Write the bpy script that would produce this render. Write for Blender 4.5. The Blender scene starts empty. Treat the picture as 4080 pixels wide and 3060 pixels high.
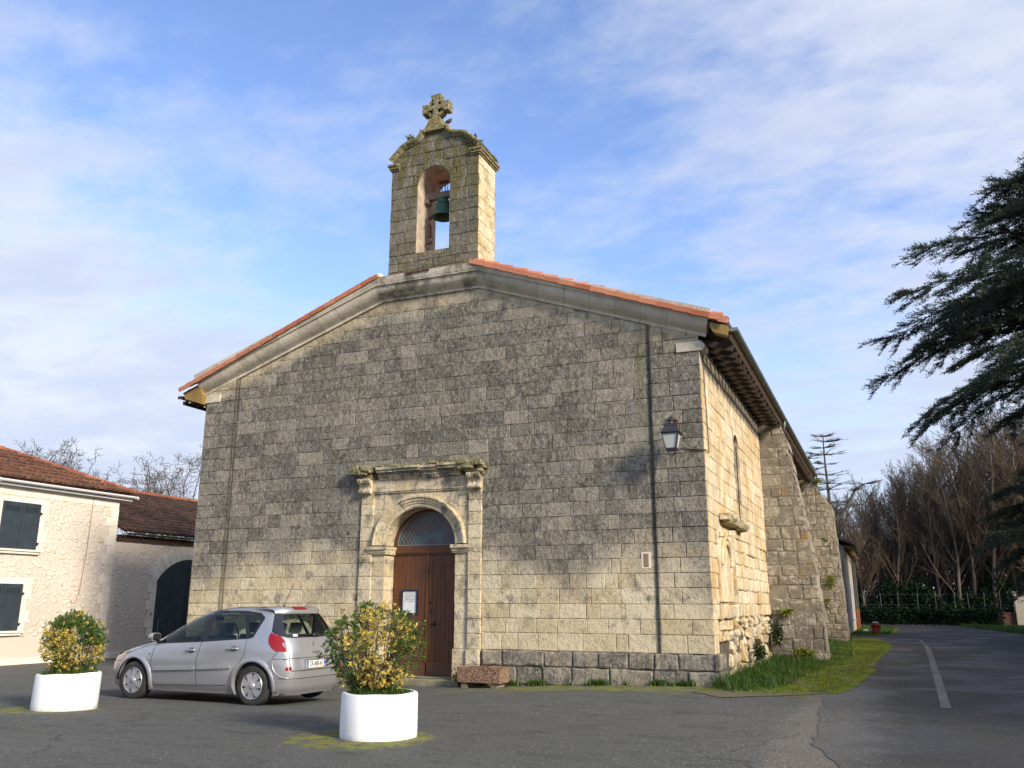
import bpy, bmesh, math, random
import numpy as np
from mathutils import Vector, Matrix, geometry
R = math.radians
C = bpy.context.scene.collection
rng = random.Random(7)
nr = np.random.default_rng(11)

# ------------------------------------------------------------------ camera, sky, sun
cam_d = bpy.data.cameras.new("camera"); cam = bpy.data.objects.new("camera", cam_d); C.objects.link(cam)
pitch, roll, yaw = R(14.25), R(-0.12), R(-22.8)
fwd = Vector((math.cos(pitch)*math.sin(yaw), math.cos(pitch)*math.cos(yaw), math.sin(pitch)))
rt = fwd.cross(Vector((0, 0, 1))).normalized(); dn = fwd.cross(rt)
r2 = math.cos(roll)*rt + math.sin(roll)*dn; d2 = -math.sin(roll)*rt + math.cos(roll)*dn
cam.matrix_world = Matrix(((r2.x, -d2.x, -fwd.x, 0), (r2.y, -d2.y, -fwd.y, 0), (r2.z, -d2.z, -fwd.z, 1.6), (0, 0, 0, 1)))
cam_d.sensor_width = 36; cam_d.lens = 30.44; cam_d.clip_start = 0.1; cam_d.clip_end = 3000
bpy.context.scene.camera = cam
vs = bpy.context.scene.view_settings
vs.view_transform = 'Standard'; vs.look = 'None'; vs.gamma = 1; vs.exposure = 0.70; vs.use_curve_mapping = False

SUN_AZ, SUN_EL = R(25), R(27)          # azimuth from +X towards -Y
sdir = Vector((math.cos(SUN_AZ)*math.cos(SUN_EL), -math.sin(SUN_AZ)*math.cos(SUN_EL), math.sin(SUN_EL)))
sun_d = bpy.data.lights.new("sun", 'SUN'); sun = bpy.data.objects.new("sun", sun_d); C.objects.link(sun)
sun_d.energy = 3.7; sun_d.angle = R(12); sun_d.color = (1.0, 0.885, 0.72)   # sun veiled by thin high cloud: soft-edged shadows
sun.rotation_euler = sdir.to_track_quat('Z', 'Y').to_euler()

# ------------------------------------------------------------------ node helper
class NT:
    def __init__(s, tree): s.t = tree; s.t.nodes.clear()
    def n(s, typ, ins=None, **kw):
        nd = s.t.nodes.new(typ)
        for k, v in kw.items(): setattr(nd, k, v)
        if ins:
            for k, v in ins.items():
                sock = nd.inputs[k]
                if isinstance(v, bpy.types.NodeSocket): s.t.links.new(v, sock)
                else: sock.default_value = v
        return nd
    def math(s, op, a, b=0.0, c=0.0, clamp=False):
        nd = s.n('ShaderNodeMath', {0: a, 1: b, 2: c}, operation=op, use_clamp=clamp); return nd.outputs[0]
    def mix(s, f, a, b, blend='MIX'):
        nd = s.n('ShaderNodeMix', None, data_type='RGBA', blend_type=blend)
        for i, v in ((0, f), (6, a), (7, b)):
            if isinstance(v, bpy.types.NodeSocket): s.t.links.new(v, nd.inputs[i])
            else: nd.inputs[i].default_value = (tuple(v)+(1,))[:4] if i else v
        return nd.outputs[2]
    def noise(s, vec, scale, detail=4, rough=0.55, dist=0.0, out=0):
        nd = s.n('ShaderNodeTexNoise', {'Vector': vec, 'Scale': scale, 'Detail': detail, 'Roughness': rough, 'Distortion': dist}); return nd.outputs[out]
    def ramp(s, v, a, b, lo=0.0, hi=1.0):
        nd = s.n('ShaderNodeMapRange', {0: v, 1: a, 2: b, 3: lo, 4: hi}); nd.clamp = True; return nd.outputs[0]
    def smooth(s, v, a, b, lo=0.0, hi=1.0):
        nd = s.n('ShaderNodeMapRange', {0: v, 1: a, 2: b, 3: lo, 4: hi}); nd.interpolation_type = 'SMOOTHSTEP'; return nd.outputs[0]
    def scale(s, vec, sc, loc=(0, 0, 0), rot=(0, 0, 0)):
        return s.n('ShaderNodeMapping', {'Vector': vec, 'Scale': sc, 'Location': loc, 'Rotation': rot}).outputs[0]
    def xyz(s, vec): return s.n('ShaderNodeSeparateXYZ', {0: vec}).outputs

world = bpy.data.worlds.new("World"); bpy.context.scene.world = world; world.use_nodes = True
w = NT(world.node_tree)
sky = w.n('ShaderNodeTexSky'); sky.sky_type = 'NISHITA'; sky.sun_disc = False
sky.sun_elevation = SUN_EL; sky.sun_rotation = math.atan2(sdir.x, sdir.y)
sky.air_density = 1.0; sky.dust_density = 0.6; sky.ozone_density = 3.0
tc = w.n('ShaderNodeTexCoord').outputs['Generated']
X, Y, Z = w.xyz(tc)
den = w.math('ADD', w.math('MAXIMUM', Z, 0.0), 0.12)
px = w.math('DIVIDE', X, den); py = w.math('DIVIDE', Y, den)
pv = w.n('ShaderNodeCombineXYZ', {0: px, 1: py, 2: 0.0}).outputs[0]
big = w.noise(w.scale(pv, (0.55, 0.42, 1), (3.1, 1.7, 0)), 1.0, 3, 0.5, 0.4)
mid = w.noise(w.scale(pv, (1.25, 1.7, 1), (0.3, 5.2, 0), (0, 0, 0.5)), 2.1, 8, 0.58, 0.25)
fin = w.noise(w.scale(pv, (3.2, 4.6, 1), (1.3, 2.2, 0), (0, 0, 0.75)), 2.4, 6, 0.6, 0.2)
# broad distribution of the cloud sheet over the sky: denser low down and to the west (left) and to the upper right
left = w.smooth(w.math('SUBTRACT', w.math('MULTIPLY', X, -1.0), w.math('MULTIPLY', Z, 0.55)), 0.28, 0.85)
low = w.smooth(Z, 0.42, 0.05)
rightc = w.smooth(w.math('ADD', X, w.math('MULTIPLY', Z, 0.5)), -0.05, 0.45)
cov = w.math('ADD', w.math('MULTIPLY', left, 0.46), w.math('ADD', w.math('MULTIPLY', low, 0.24), w.math('MULTIPLY', rightc, 0.21)))
dens = w.math('ADD', w.math('ADD', w.math('MULTIPLY', big, 0.40), w.math('MULTIPLY', mid, 0.62)), w.math('ADD', w.math('MULTIPLY', fin, 0.30), cov))
f1 = w.smooth(dens, 0.59, 1.00)
skyc = w.mix(1.0, w.n('ShaderNodeHueSaturation', {'Saturation': 1.03, 'Value': 1.42, 'Color': sky.outputs[0]}).outputs[0], (1.04, 0.955, 1.04), 'MULTIPLY')
skyc = w.mix(w.math('MULTIPLY', low, 0.6), skyc, (2.7, 3.4, 4.7))
cloudc = w.mix(w.smooth(w.math('ADD', mid, w.math('MULTIPLY', low, 0.15)), 0.40, 0.72), (4.2, 4.4, 4.95), (3.3, 3.65, 4.5))
col = w.mix(w.math('MULTIPLY', f1, 0.92), skyc, cloudc)
bg = w.n('ShaderNodeBackground', {'Color': col, 'Strength': 0.125})
w.t.links.new(bg.outputs[0], w.n('ShaderNodeOutputWorld').inputs[0])

# ------------------------------------------------------------------ mesh helpers
class MB:
    def __init__(s): s.v = []; s.f = []; s.m = []; s.t = []
    def face(s, pts, m=0, tone=None):
        b = len(s.v); s.v.extend([tuple(p) for p in pts]); s.f.append(tuple(range(b, b+len(pts)))); s.m.append(m); s.t.append(tone)
    def quads(s, vs, fs, m=0, tone=None):
        b = len(s.v); s.v.extend([tuple(p) for p in vs])
        for f in fs: s.f.append(tuple(b+i for i in f)); s.m.append(m); s.t.append(tone)
    def box(s, x0, x1, y0, y1, z0, z1, m=0, tone=None, rot=None, org=None):
        vs = [Vector((x, y, z)) for z in (z0, z1) for y in (y0, y1) for x in (x0, x1)]
        if rot is not None:
            o = Vector(org or (0, 0, 0)); vs = [rot @ v + o for v in vs]
        s.quads(vs, ((0, 2, 3, 1), (4, 5, 7, 6), (0, 1, 5, 4), (2, 6, 7, 3), (0, 4, 6, 2), (1, 3, 7, 5)), m, tone)
    def bar(s, a, b, wd, ht, m=0, up=(0, 0, 1), tone=None):
        a = Vector(a); b = Vector(b); d = (b-a); L = d.length
        if L < 1e-6: return
        d /= L; u = Vector(up); sx = d.cross(u)
        if sx.length < 1e-4: sx = d.cross(Vector((1, 0, 0)))
        sx.normalize(); uu = sx.cross(d)
        vs = [p + sx*i*wd/2 + uu*j*ht/2 for p in (a, b) for (i, j) in ((-1, -1), (1, -1), (1, 1), (-1, 1))]
        s.quads(vs, ((3, 2, 1, 0), (4, 5, 6, 7), (0, 1, 5, 4), (1, 2, 6, 5), (2, 3, 7, 6), (3, 0, 4, 7)), m, tone)
    def tube(s, pts, rad, k=8, m=0, cap=True, tone=None):
        pts = [Vector(p) for p in pts]; n = len(pts)
        rads = rad if isinstance(rad, (list, tuple)) else [rad]*n
        ref = None; rings = []
        for i, p in enumerate(pts):
            d = (pts[min(i+1, n-1)]-pts[max(i-1, 0)]).normalized()
            if ref is None: ref = d.orthogonal().normalized()
            ref = (ref - d*ref.dot(d)).normalized(); o = d.cross(ref)
            rings.append([p + (ref*math.cos(2*math.pi*j/k)+o*math.sin(2*math.pi*j/k))*rads[i] for j in range(k)])
        vs = [q for r_ in rings for q in r_]; fs = []
        for i in range(n-1):
            for j in range(k): fs.append((i*k+j, i*k+(j+1) % k, (i+1)*k+(j+1) % k, (i+1)*k+j))
        if cap: fs.append(tuple(range(k-1, -1, -1))); fs.append(tuple((n-1)*k+j for j in range(k)))
        s.quads(vs, fs, m, tone)
    def lathe(s, prof, cen, axis='Z', k=32, m=0, a0=0.0, a1=2*math.pi, tone=None):
        full = abs(a1-a0-2*math.pi) < 1e-6; kk = k if full else k+1; vs = []; c = Vector(cen)
        for (r_, h) in prof:
            for j in range(kk):
                a = a0+(a1-a0)*j/k; p = (r_*math.cos(a), r_*math.sin(a), h)
                if axis == 'Y': p = (p[0], p[2], p[1])
                if axis == 'X': p = (p[2], p[0], p[1])
                vs.append(c+Vector(p))
        fs = []
        for i in range(len(prof)-1):
            for j in range(k): fs.append((i*kk+j, i*kk+(j+1) % kk, (i+1)*kk+(j+1) % kk, (i+1)*kk+j))
        s.quads(vs, fs, m, tone)
    def prism(s, poly, fn, d0, d1, m=0, tone=None):
        n = len(poly); vs = [fn(u, v, d0) for u, v in poly]+[fn(u, v, d1) for u, v in poly]
        fs = [tuple(range(n-1, -1, -1)), tuple(range(n, 2*n))]+[(i, (i+1) % n, n+(i+1) % n, n+i) for i in range(n)]
        s.quads(vs, fs, m, tone)

def finish(name, me, mats, parent=None, smooth=False):
    for mm in (mats if isinstance(mats, (list, tuple)) else [mats]): me.materials.append(mm)
    o = bpy.data.objects.new(name, me); C.objects.link(o)
    if parent is not None: o.parent = parent
    if smooth: me.polygons.foreach_set('use_smooth', [True]*len(me.polygons))
    return o
def world_loc(parent):
    v = Vector((0, 0, 0))
    while parent is not None: v += parent.location; parent = parent.parent
    return v
def obj(name, mb, mats, parent=None, smooth=False, local=False, fix=True, bev=0.0, autos=None):
    off = Vector((0, 0, 0)) if local else world_loc(parent)
    me = bpy.data.meshes.new(name)
    me.from_pydata([(v[0]-off.x, v[1]-off.y, v[2]-off.z) for v in mb.v], [], mb.f)
    me.polygons.foreach_set('material_index', mb.m)
    if any(t is not None for t in mb.t):
        at = me.color_attributes.new('tone', 'FLOAT_COLOR', 'CORNER'); arr = []
        for f, t in zip(mb.f, mb.t): arr.extend((tuple(t)+(1,))*len(f) if t is not None else (.5, .5, .5, 1)*len(f))
        at.data.foreach_set('color', arr)
    if fix:
        bm = bmesh.new(); bm.from_mesh(me); bmesh.ops.remove_doubles(bm, verts=bm.verts, dist=0.0002)
        bmesh.ops.recalc_face_normals(bm, faces=bm.faces)
        if bev:
            es = [e for e in bm.edges if e.is_manifold and e.calc_face_angle(0) > 0.6]
            bmesh.ops.bevel(bm, geom=es, offset=bev, segments=2, profile=0.6, affect='EDGES', clamp_overlap=True)
        if autos:
            for e in bm.edges:
                if e.is_manifold and e.calc_face_angle(0) > autos: e.smooth = False
        bm.to_mesh(me); bm.free()
    me.update()
    o = finish(name, me, mats, parent, smooth or bool(autos))
    return o
def tag(o, label=None, cat=None, group=None, kind=None):
    if label: o['label'] = label
    if cat: o['category'] = cat
    if group: o['group'] = group
    if kind: o['kind'] = kind
    return o
def thing(name, loc, label, cat, group=None, kind=None):
    o = bpy.data.objects.new(name, None); C.objects.link(o); o.location = loc; o.empty_display_size = 0.2
    return tag(o, label, cat, group, kind)
def copy_tree(o, parent=None):
    c = o.copy(); C.objects.link(c); c.parent = parent
    for ch in list(o.children): copy_tree(ch, c)
    return c
def np_mesh(name, verts, faces, mats, parent=None, col=None, smooth=False):
    """verts (n,3), faces (m,k) same k; col (m,3) per face"""
    verts = np.asarray(verts, np.float32); faces = np.asarray(faces, np.int32); m, k = faces.shape
    me = bpy.data.meshes.new(name); me.vertices.add(len(verts)); me.vertices.foreach_set('co', verts.ravel())
    me.loops.add(m*k); me.loops.foreach_set('vertex_index', faces.ravel())
    me.polygons.add(m); me.polygons.foreach_set('loop_start', np.arange(0, m*k, k, dtype=np.int32)); me.polygons.foreach_set('loop_total', np.full(m, k, np.int32))
    me.update(calc_edges=True)
    if col is not None:
        at = me.color_attributes.new('tone', 'FLOAT_COLOR', 'CORNER')
        cc = np.ones((m, k, 4), np.float32); cc[:, :, :3] = np.asarray(col)[:, None, :]
        at.data.foreach_set('color', cc.ravel())
    return finish(name, me, mats, parent, smooth)
def sstep(x): x = max(0.0, min(1.0, x)); return x*x*(3-2*x)
def gz(x, y): return -0.2*sstep((-3.3-x)/7)*sstep((y-9)/9.5)

# ------------------------------------------------------------------ materials
def new_mat(name):
    m = bpy.data.materials.new(name); m.use_nodes = True; return m, NT(m.node_tree)
def out(nt, bsdf, disp=None):
    o = nt.n('ShaderNodeOutputMaterial'); nt.t.links.new(bsdf, o.inputs[0])
def simple(name, col, rough=0.6, metal=0.0, spec=0.5, noise=0.0, nscale=8.0, bump=0.0, bscale=40.0, coat=0.0):
    m, t = new_mat(name); p = t.n('ShaderNodeNewGeometry').outputs['Position']
    c = tuple(col)+(1,)
    if noise:
        nz = t.noise(p, nscale, 6, 0.6)
        c = t.mix(t.ramp(nz, 0.3, 0.7), tuple(x*(1-noise) for x in col), tuple(min(1, x*(1+noise)) for x in col))
    ins = {'Base Color': c, 'Roughness': rough, 'Metallic': metal, 'Specular IOR Level': spec, 'Coat Weight': coat}
    if bump: ins['Normal'] = t.n('ShaderNodeBump', {'Strength': bump, 'Distance': 0.01, 'Height': t.noise(p, bscale, 6, 0.65)}).outputs[0]
    out(t, t.n('ShaderNodeBsdfPrincipled', ins).outputs[0]); return m

def stone(name, mode):
    m, t = new_mat(name)
    P = t.n('ShaderNodeNewGeometry').outputs['Position']; x, y, z = t.xyz(P)
    tone = t.n('ShaderNodeSeparateColor', {0: t.n('ShaderNodeAttribute', attribute_name='tone').outputs[0]}).outputs
    n_low = t.noise(P, 0.55, 4, 0.6); n_mid = t.noise(P, 2.6, 6, 0.6); n_fine = t.noise(P, 13, 9, 0.72, 0.6)
    n_sp = t.noise(t.scale(P, (1, 1, 0.6)), 30, 7, 0.7, 1.0)
    if mode in ('facade', 'plinth', 'towerf', 'trim'):
        clean = t.mix(tone[0], (0.53, 0.435, 0.275), (0.65, 0.57, 0.405))
        clean = t.mix(t.math('MULTIPLY', t.ramp(n_mid, 0.5, 0.72), 0.45), clean, (0.50, 0.37, 0.20))
        grey = t.mix(tone[1], (0.135, 0.130, 0.114), (0.245, 0.235, 0.205))
        grey = t.mix(t.ramp(n_mid, 0.35, 0.65, 0.0, 0.7), grey, (0.28, 0.262, 0.215))
        if mode == 'facade':
            up = t.smooth(t.math('ADD', z, t.math('MULTIPLY', t.math('SUBTRACT', n_low, 0.5), 4.2)), 1.5, 3.4)
            # clean band washed under the raking cornice and round the doorway
            dx = t.math('ABSOLUTE', t.math('ADD', x, 10.1))
            gable = t.math('SUBTRACT', t.math('MINIMUM', t.math('SUBTRACT', 9.8, t.math('MULTIPLY', dx, 0.355)), 9.28), z)
            band = t.smooth(t.math('ADD', gable, t.math('MULTIPLY', t.math('SUBTRACT', n_mid, 0.5), 0.9)), 0.05, 0.62, 0.22, 1.0)
            D = t.math('MULTIPLY', up, band)
            D = t.math('MAXIMUM', D, t.math('MULTIPLY', t.smooth(n_mid, 0.5, 0.7), t.smooth(z, 0.3, 2.0, 0.15, 0.75)))
        elif mode == 'plinth': D = t.smooth(n_mid, 0.25, 0.55, 0.35, 0.95)
        elif mode == 'towerf': D = t.smooth(n_mid, 0.2, 0.5, 0.85, 1.0)
        else: D = t.smooth(t.math('ADD', n_mid, t.math('MULTIPLY', t.smooth(z, 3.6, 4.9), 0.1)), 0.50, 0.68, 0.05, 0.8)
        D = t.math('MULTIPLY', D, t.math('ADD', 0.80, t.math('MULTIPLY', tone[2], 0.30)), clamp=True)
        col = t.mix(D, clean, grey)
        streak = t.noise(t.scale(P, (1, 1, 0.55)), 10, 9, 0.76, 1.1); streak2 = t.noise(t.scale(P, (1, 1, 0.6), (7, 7, 7)), 24, 7, 0.75, 0.8)
        shift = t.math('ADD', t.math('ADD', t.math('MULTIPLY', t.math('SUBTRACT', n_mid, 0.5), 0.20), t.math('MULTIPLY', t.math('SUBTRACT', n_low, 0.5), 0.12)), t.math('MULTIPLY', t.math('SUBTRACT', tone[2], 0.5), 0.045))
        b1 = t.smooth(t.math('ADD', streak, shift), 0.505, 0.585); b2 = t.smooth(t.math('ADD', streak2, shift), 0.49, 0.56, 0.0, 0.8)
        blk = t.math('MULTIPLY', t.math('MAXIMUM', b1, b2), D)
        col = t.mix(t.math('MULTIPLY', blk, 0.80), col, (0.060, 0.055, 0.044))
        pale = t.math('MULTIPLY', t.smooth(t.noise(t.scale(P, (1, 1, 0.8), (9, 4, 2)), 10, 8, 0.72, 0.8), 0.54, 0.61), 0.55)
        col = t.mix(pale, col, t.mix(D, (0.66, 0.57, 0.40), (0.37, 0.352, 0.30)))
        if mode == 'facade' or mode == 'plinth':
            vor = t.n('ShaderNodeTexVoronoi', {'Vector': P, 'Scale': 3.1}).outputs['Distance']
            spot = t.math('MULTIPLY', t.smooth(t.math('ADD', vor, t.math('MULTIPLY', n_fine, 0.12)), 0.145, 0.12), t.math('MULTIPLY', D, 0.55))
            col = t.mix(spot, col, (0.50, 0.50, 0.46))
        if mode == 'towerf':
            gs = t.smooth(t.noise(t.scale(P, (1, 1, 0.25)), 4.5, 5, 0.6, 0.5), 0.42, 0.56)
            gs = t.math('MULTIPLY', gs, t.smooth(z, 10.6, 12.6, 0.35, 1.0))
            col = t.mix(0.25, col, (0.10, 0.095, 0.07))
            col = t.mix(t.math('MULTIPLY', gs, 0.85), col, t.mix(n_fine, (0.070, 0.067, 0.022), (0.165, 0.152, 0.056)))
            yl = t.math('MULTIPLY', t.smooth(n_fine, 0.55, 0.62), t.smooth(z, 11.0, 10.3, 0.1, 0.75))
            col = t.mix(yl, col, (0.33, 0.26, 0.06))
        if mode == 'facade':
            gs = t.math('MULTIPLY', t.smooth(t.math('ABSOLUTE', t.math('ADD', x, 4.66)), 0.14, 0.05), t.math('MULTIPLY', t.smooth(z, 4.9, 6.2), 0.35))
            col = t.mix(gs, col, (0.15, 0.14, 0.05))
            for xg in (4.44, 15.99):  # dark stain at the pilaster joints, with the right groove's shade painted in
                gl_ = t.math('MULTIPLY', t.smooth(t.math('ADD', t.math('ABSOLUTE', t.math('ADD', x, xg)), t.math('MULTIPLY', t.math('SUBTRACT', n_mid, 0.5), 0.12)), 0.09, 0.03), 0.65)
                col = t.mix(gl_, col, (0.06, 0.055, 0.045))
        bmp = 0.75
    elif mode in ('side', 'towers'):
        clean = t.mix(tone[0], (0.60, 0.50, 0.335), (0.72, 0.64, 0.47))
        ora = t.math('MULTIPLY', t.smooth(t.noise(t.scale(P, (1, 1, 0.4)), 2.2, 7, 0.65, 0.4), 0.45, 0.62), 0.85 if mode == 'side' else 0.4)
        col = t.mix(ora, clean, (0.54, 0.36, 0.155))
        gr = t.math('MULTIPLY', t.smooth(n_mid, 0.50, 0.64), t.smooth(z, 2.4, 0.3, 0.35, 0.85) if mode == 'side' else 0.6)
        col = t.mix(gr, col, (0.33, 0.31, 0.265))
        col = t.mix(t.math('MULTIPLY', t.smooth(n_sp, 0.60, 0.68), 0.45), col, (0.16, 0.12, 0.07))
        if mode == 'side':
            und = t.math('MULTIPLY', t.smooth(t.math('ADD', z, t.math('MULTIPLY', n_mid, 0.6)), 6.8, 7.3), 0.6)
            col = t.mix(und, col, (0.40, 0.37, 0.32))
        else:
            yl = t.math('MULTIPLY', t.smooth(n_mid, 0.5, 0.6), 0.5); col = t.mix(yl, col, (0.42, 0.34, 0.12))
        bmp = 0.7
    elif mode == 'butt':
        a = t.mix(tone[0], (0.20, 0.172, 0.135), (0.37, 0.325, 0.255)); b = t.mix(n_fine, (0.12, 0.10, 0.085), (0.30, 0.27, 0.22))
        D = t.smooth(t.math('ADD', t.noise(P, 1.6, 7, 0.68, 0.5), t.math('MULTIPLY', t.math('SUBTRACT', tone[2], 0.5), 0.12)), 0.42, 0.58)
        col = t.mix(D, a, b)
        wht = t.math('MULTIPLY', t.smooth(t.noise(P, 4.5, 8, 0.74, 0.5), 0.52, 0.60), 0.7)
        col = t.mix(wht, col, (0.52, 0.48, 0.41))
        och = t.math('MULTIPLY', t.smooth(t.noise(t.scale(P, (1, 1, 1), (3, 8, 1)), 1.7, 5, 0.6), 0.60, 0.68), 0.75)
        col = t.mix(och, col, (0.33, 0.20, 0.06))
        mo = t.math('MULTIPLY', t.smooth(t.noise(t.scale(P, (1, 1, 1), (13, 2, 5)), 2.3, 5, 0.6), 0.63, 0.66), t.smooth(y, 36, 40))
        col = t.mix(mo, col, (0.035, 0.075, 0.015))
        bmp = 0.9
    elif mode == 'cornice':
        a = t.mix(tone[0], (0.50, 0.455, 0.36), (0.64, 0.585, 0.47))
        rightside = t.smooth(t.math('ABSOLUTE', t.math('ADD', x, 10.0)), 2.3, 0.9)
        dk = t.math('MULTIPLY', t.smooth(n_mid, 0.42, 0.62), t.math('ADD', 0.22, t.math('MULTIPLY', rightside, 0.65)))
        col = t.mix(dk, a, (0.17, 0.155, 0.12))
        col = t.mix(t.math('MULTIPLY', t.smooth(n_sp, 0.58, 0.66), 0.4), col, (0.10, 0.09, 0.07))
        bmp = 0.5
    elif mode == 'mossy':
        a = t.mix(n_mid, (0.24, 0.215, 0.13), (0.42, 0.38, 0.28))
        col = t.mix(t.smooth(n_fine, 0.42, 0.58), a, (0.15, 0.14, 0.045))
        col = t.mix(t.math('MULTIPLY', t.smooth(n_sp, 0.55, 0.63), 0.7), col, (0.08, 0.075, 0.05))
        col = t.mix(t.math('MULTIPLY', t.smooth(t.noise(P, 5, 5, 0.6), 0.58, 0.66), 0.7), col, (0.36, 0.19, 0.04))
        bmp = 0.9
    h1 = t.math('ADD', t.math('MULTIPLY', n_fine, 0.6), t.math('MULTIPLY', n_sp, 0.5))
    pits = t.smooth(t.noise(t.scale(P, (1, 1, 0.7), (5, 5, 5)), 11, 6, 0.65, 0.8), 0.40, 0.52)
    h = t.math('ADD', h1, t.math('MULTIPLY', pits, 0.8))
    bump = t.n('ShaderNodeBump', {'Strength': bmp, 'Distance': 0.022, 'Height': h}).outputs[0]
    out(t, t.n('ShaderNodeBsdfPrincipled', {'Base Color': col, 'Roughness': 0.92, 'Specular IOR Level': 0.2, 'Normal': bump}).outputs[0])
    return m
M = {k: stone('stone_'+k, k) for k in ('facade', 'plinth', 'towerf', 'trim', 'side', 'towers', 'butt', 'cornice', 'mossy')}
M['buttmortar'] = simple('smeared_mortar', (0.21, 0.185, 0.145), 0.95, noise=0.5, nscale=4, bump=0.7, bscale=14)
M['mortar'] = simple('mortar', (0.105, 0.09, 0.068), 0.95, noise=0.5, nscale=5)
M['mortar_light'] = simple('mortar_light', (0.30, 0.24, 0.16), 0.95, noise=0.35, nscale=6, bump=0.5, bscale=20)

def wood_mat():
    m, t = new_mat('door_wood'); P = t.n('ShaderNodeNewGeometry').outputs['Position']; z = t.xyz(P)[2]
    g = t.noise(t.scale(P, (22, 22, 1.1)), 1.0, 7, 0.65, 0.3); g2 = t.noise(P, 1.4, 4, 0.6)
    tone = t.n('ShaderNodeSeparateColor', {0: t.n('ShaderNodeAttribute', attribute_name='tone').outputs[0]}).outputs
    c = t.mix(t.ramp(g, 0.3, 0.7), (0.055, 0.022, 0.010), (0.155, 0.065, 0.025))
    c = t.mix(t.math('MULTIPLY', tone[0], 0.5), c, (0.10, 0.035, 0.015))
    c = t.mix(t.math('MULTIPLY', t.smooth(t.math('ADD', z, t.math('MULTIPLY', g2, 0.5)), 0.65, 0.1), 0.5), c, (0.12, 0.075, 0.05))
    b = t.n('ShaderNodeBump', {'Strength': 0.35, 'Distance': 0.01, 'Height': g}).outputs[0]
    out(t, t.n('ShaderNodeBsdfPrincipled', {'Base Color': c, 'Roughness': 0.5, 'Specular IOR Level': 0.4, 'Normal': b}).outputs[0]); return m
M['door'] = wood_mat()
M['rafter'] = simple('old_rafter_wood', (0.045, 0.032, 0.022), 0.85, noise=0.5, nscale=6, bump=0.4)
M['slat'] = simple('gutter_board', (0.30, 0.17, 0.085), 0.8, noise=0.4, nscale=9)
M['yellow'] = simple('yellow_board', (0.25, 0.165, 0.045), 0.6, noise=0.2, nscale=5)
M['zinc'] = simple('zinc', (0.17, 0.19, 0.19), 0.5, 0.35, noise=0.25, nscale=4)
M['darkzinc'] = simple('dark_zinc', (0.045, 0.048, 0.052), 0.65, 0.0, noise=0.25, nscale=4)
M['whitepvc'] = simple('white_pvc', (0.78, 0.78, 0.80), 0.35)
M['rust'] = simple('rusty_iron', (0.10, 0.045, 0.028), 0.85, 0.2, noise=0.5, nscale=30, bump=0.3)
M['black'] = simple('black_metal', (0.018, 0.018, 0.022), 0.42, 0.3, noise=0.3, nscale=20)
M['lampmetal'] = simple('lantern_metal', (0.055, 0.056, 0.065), 0.42, 0.5, noise=0.35, nscale=25)
M['bronze'] = simple('green_bronze', (0.045, 0.115, 0.08), 0.6, 0.35, noise=0.35, nscale=12, bump=0.15)
M['frost'] = simple('frosted_pane', (0.46, 0.50, 0.46), 0.35, 0.0, 0.5, noise=0.06, nscale=9)
M['shutter'] = simple('blue_grey_shutter', (0.026, 0.040, 0.052), 0.55, noise=0.22, nscale=3, bump=0.15, bscale=25)
M['barndoor'] = simple('blue_green_barn_door', (0.022, 0.038, 0.044), 0.6, noise=0.35, nscale=3, bump=0.3, bscale=25)
M['plastic'] = simple('black_plastic', (0.012, 0.012, 0.014), 0.4)
M['paper'] = simple('paper', (0.62, 0.66, 0.68), 0.7); M['ink'] = simple('ink', (0.12, 0.12, 0.13), 0.8)
M['white'] = simple('white_paint_sheet', (0.78, 0.78, 0.78), 0.5)
M['soil'] = simple('soil', (0.06, 0.045, 0.03), 0.95, noise=0.4, nscale=10, bump=0.6)
M['red'] = simple('faded_red_paint', (0.30, 0.035, 0.02), 0.5, noise=0.3, nscale=9)

def tile_mat(name, c1, c2, c3, moss):
    m, t = new_mat(name); P = t.n('ShaderNodeNewGeometry').outputs['Position']
    tone = t.n('ShaderNodeSeparateColor', {0: t.n('ShaderNodeAttribute', attribute_name='tone').outputs[0]}).outputs
    c = t.mix(tone[0], c1, c2); nf = t.noise(P, 9, 8, 0.7); nm = t.noise(P, 1.3, 5, 0.6)
    c = t.mix(t.math('MULTIPLY', t.smooth(nf, 0.42, 0.6), moss), c, c3)
    c = t.mix(t.math('MULTIPLY', t.smooth(nm, 0.45, 0.65), moss*0.6), c, tuple(v*0.6 for v in c3))
    b = t.n('ShaderNodeBump', {'Strength': 0.4, 'Distance': 0.01, 'Height': nf}).outputs[0]
    out(t, t.n('ShaderNodeBsdfPrincipled', {'Base Color': c, 'Roughness': 0.88, 'Specular IOR Level': 0.2, 'Normal': b}).outputs[0]); return m
M['tile'] = tile_mat('new_terracotta', (0.40, 0.115, 0.055), (0.56, 0.23, 0.13), (0.30, 0.16, 0.11), 0.35)
M['oldtile'] = tile_mat('old_terracotta', (0.10, 0.045, 0.030), (0.21, 0.095, 0.058), (0.055, 0.038, 0.028), 0.8)
M['barntile'] = tile_mat('dark_mossy_tile', (0.060, 0.036, 0.029), (0.11, 0.062, 0.047), (0.034, 0.026, 0.023), 0.85)
M['ridgetile'] = tile_mat('ridge_terracotta', (0.30, 0.085, 0.04), (0.38, 0.14, 0.07), (0.09, 0.05, 0.035), 0.55)

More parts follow.
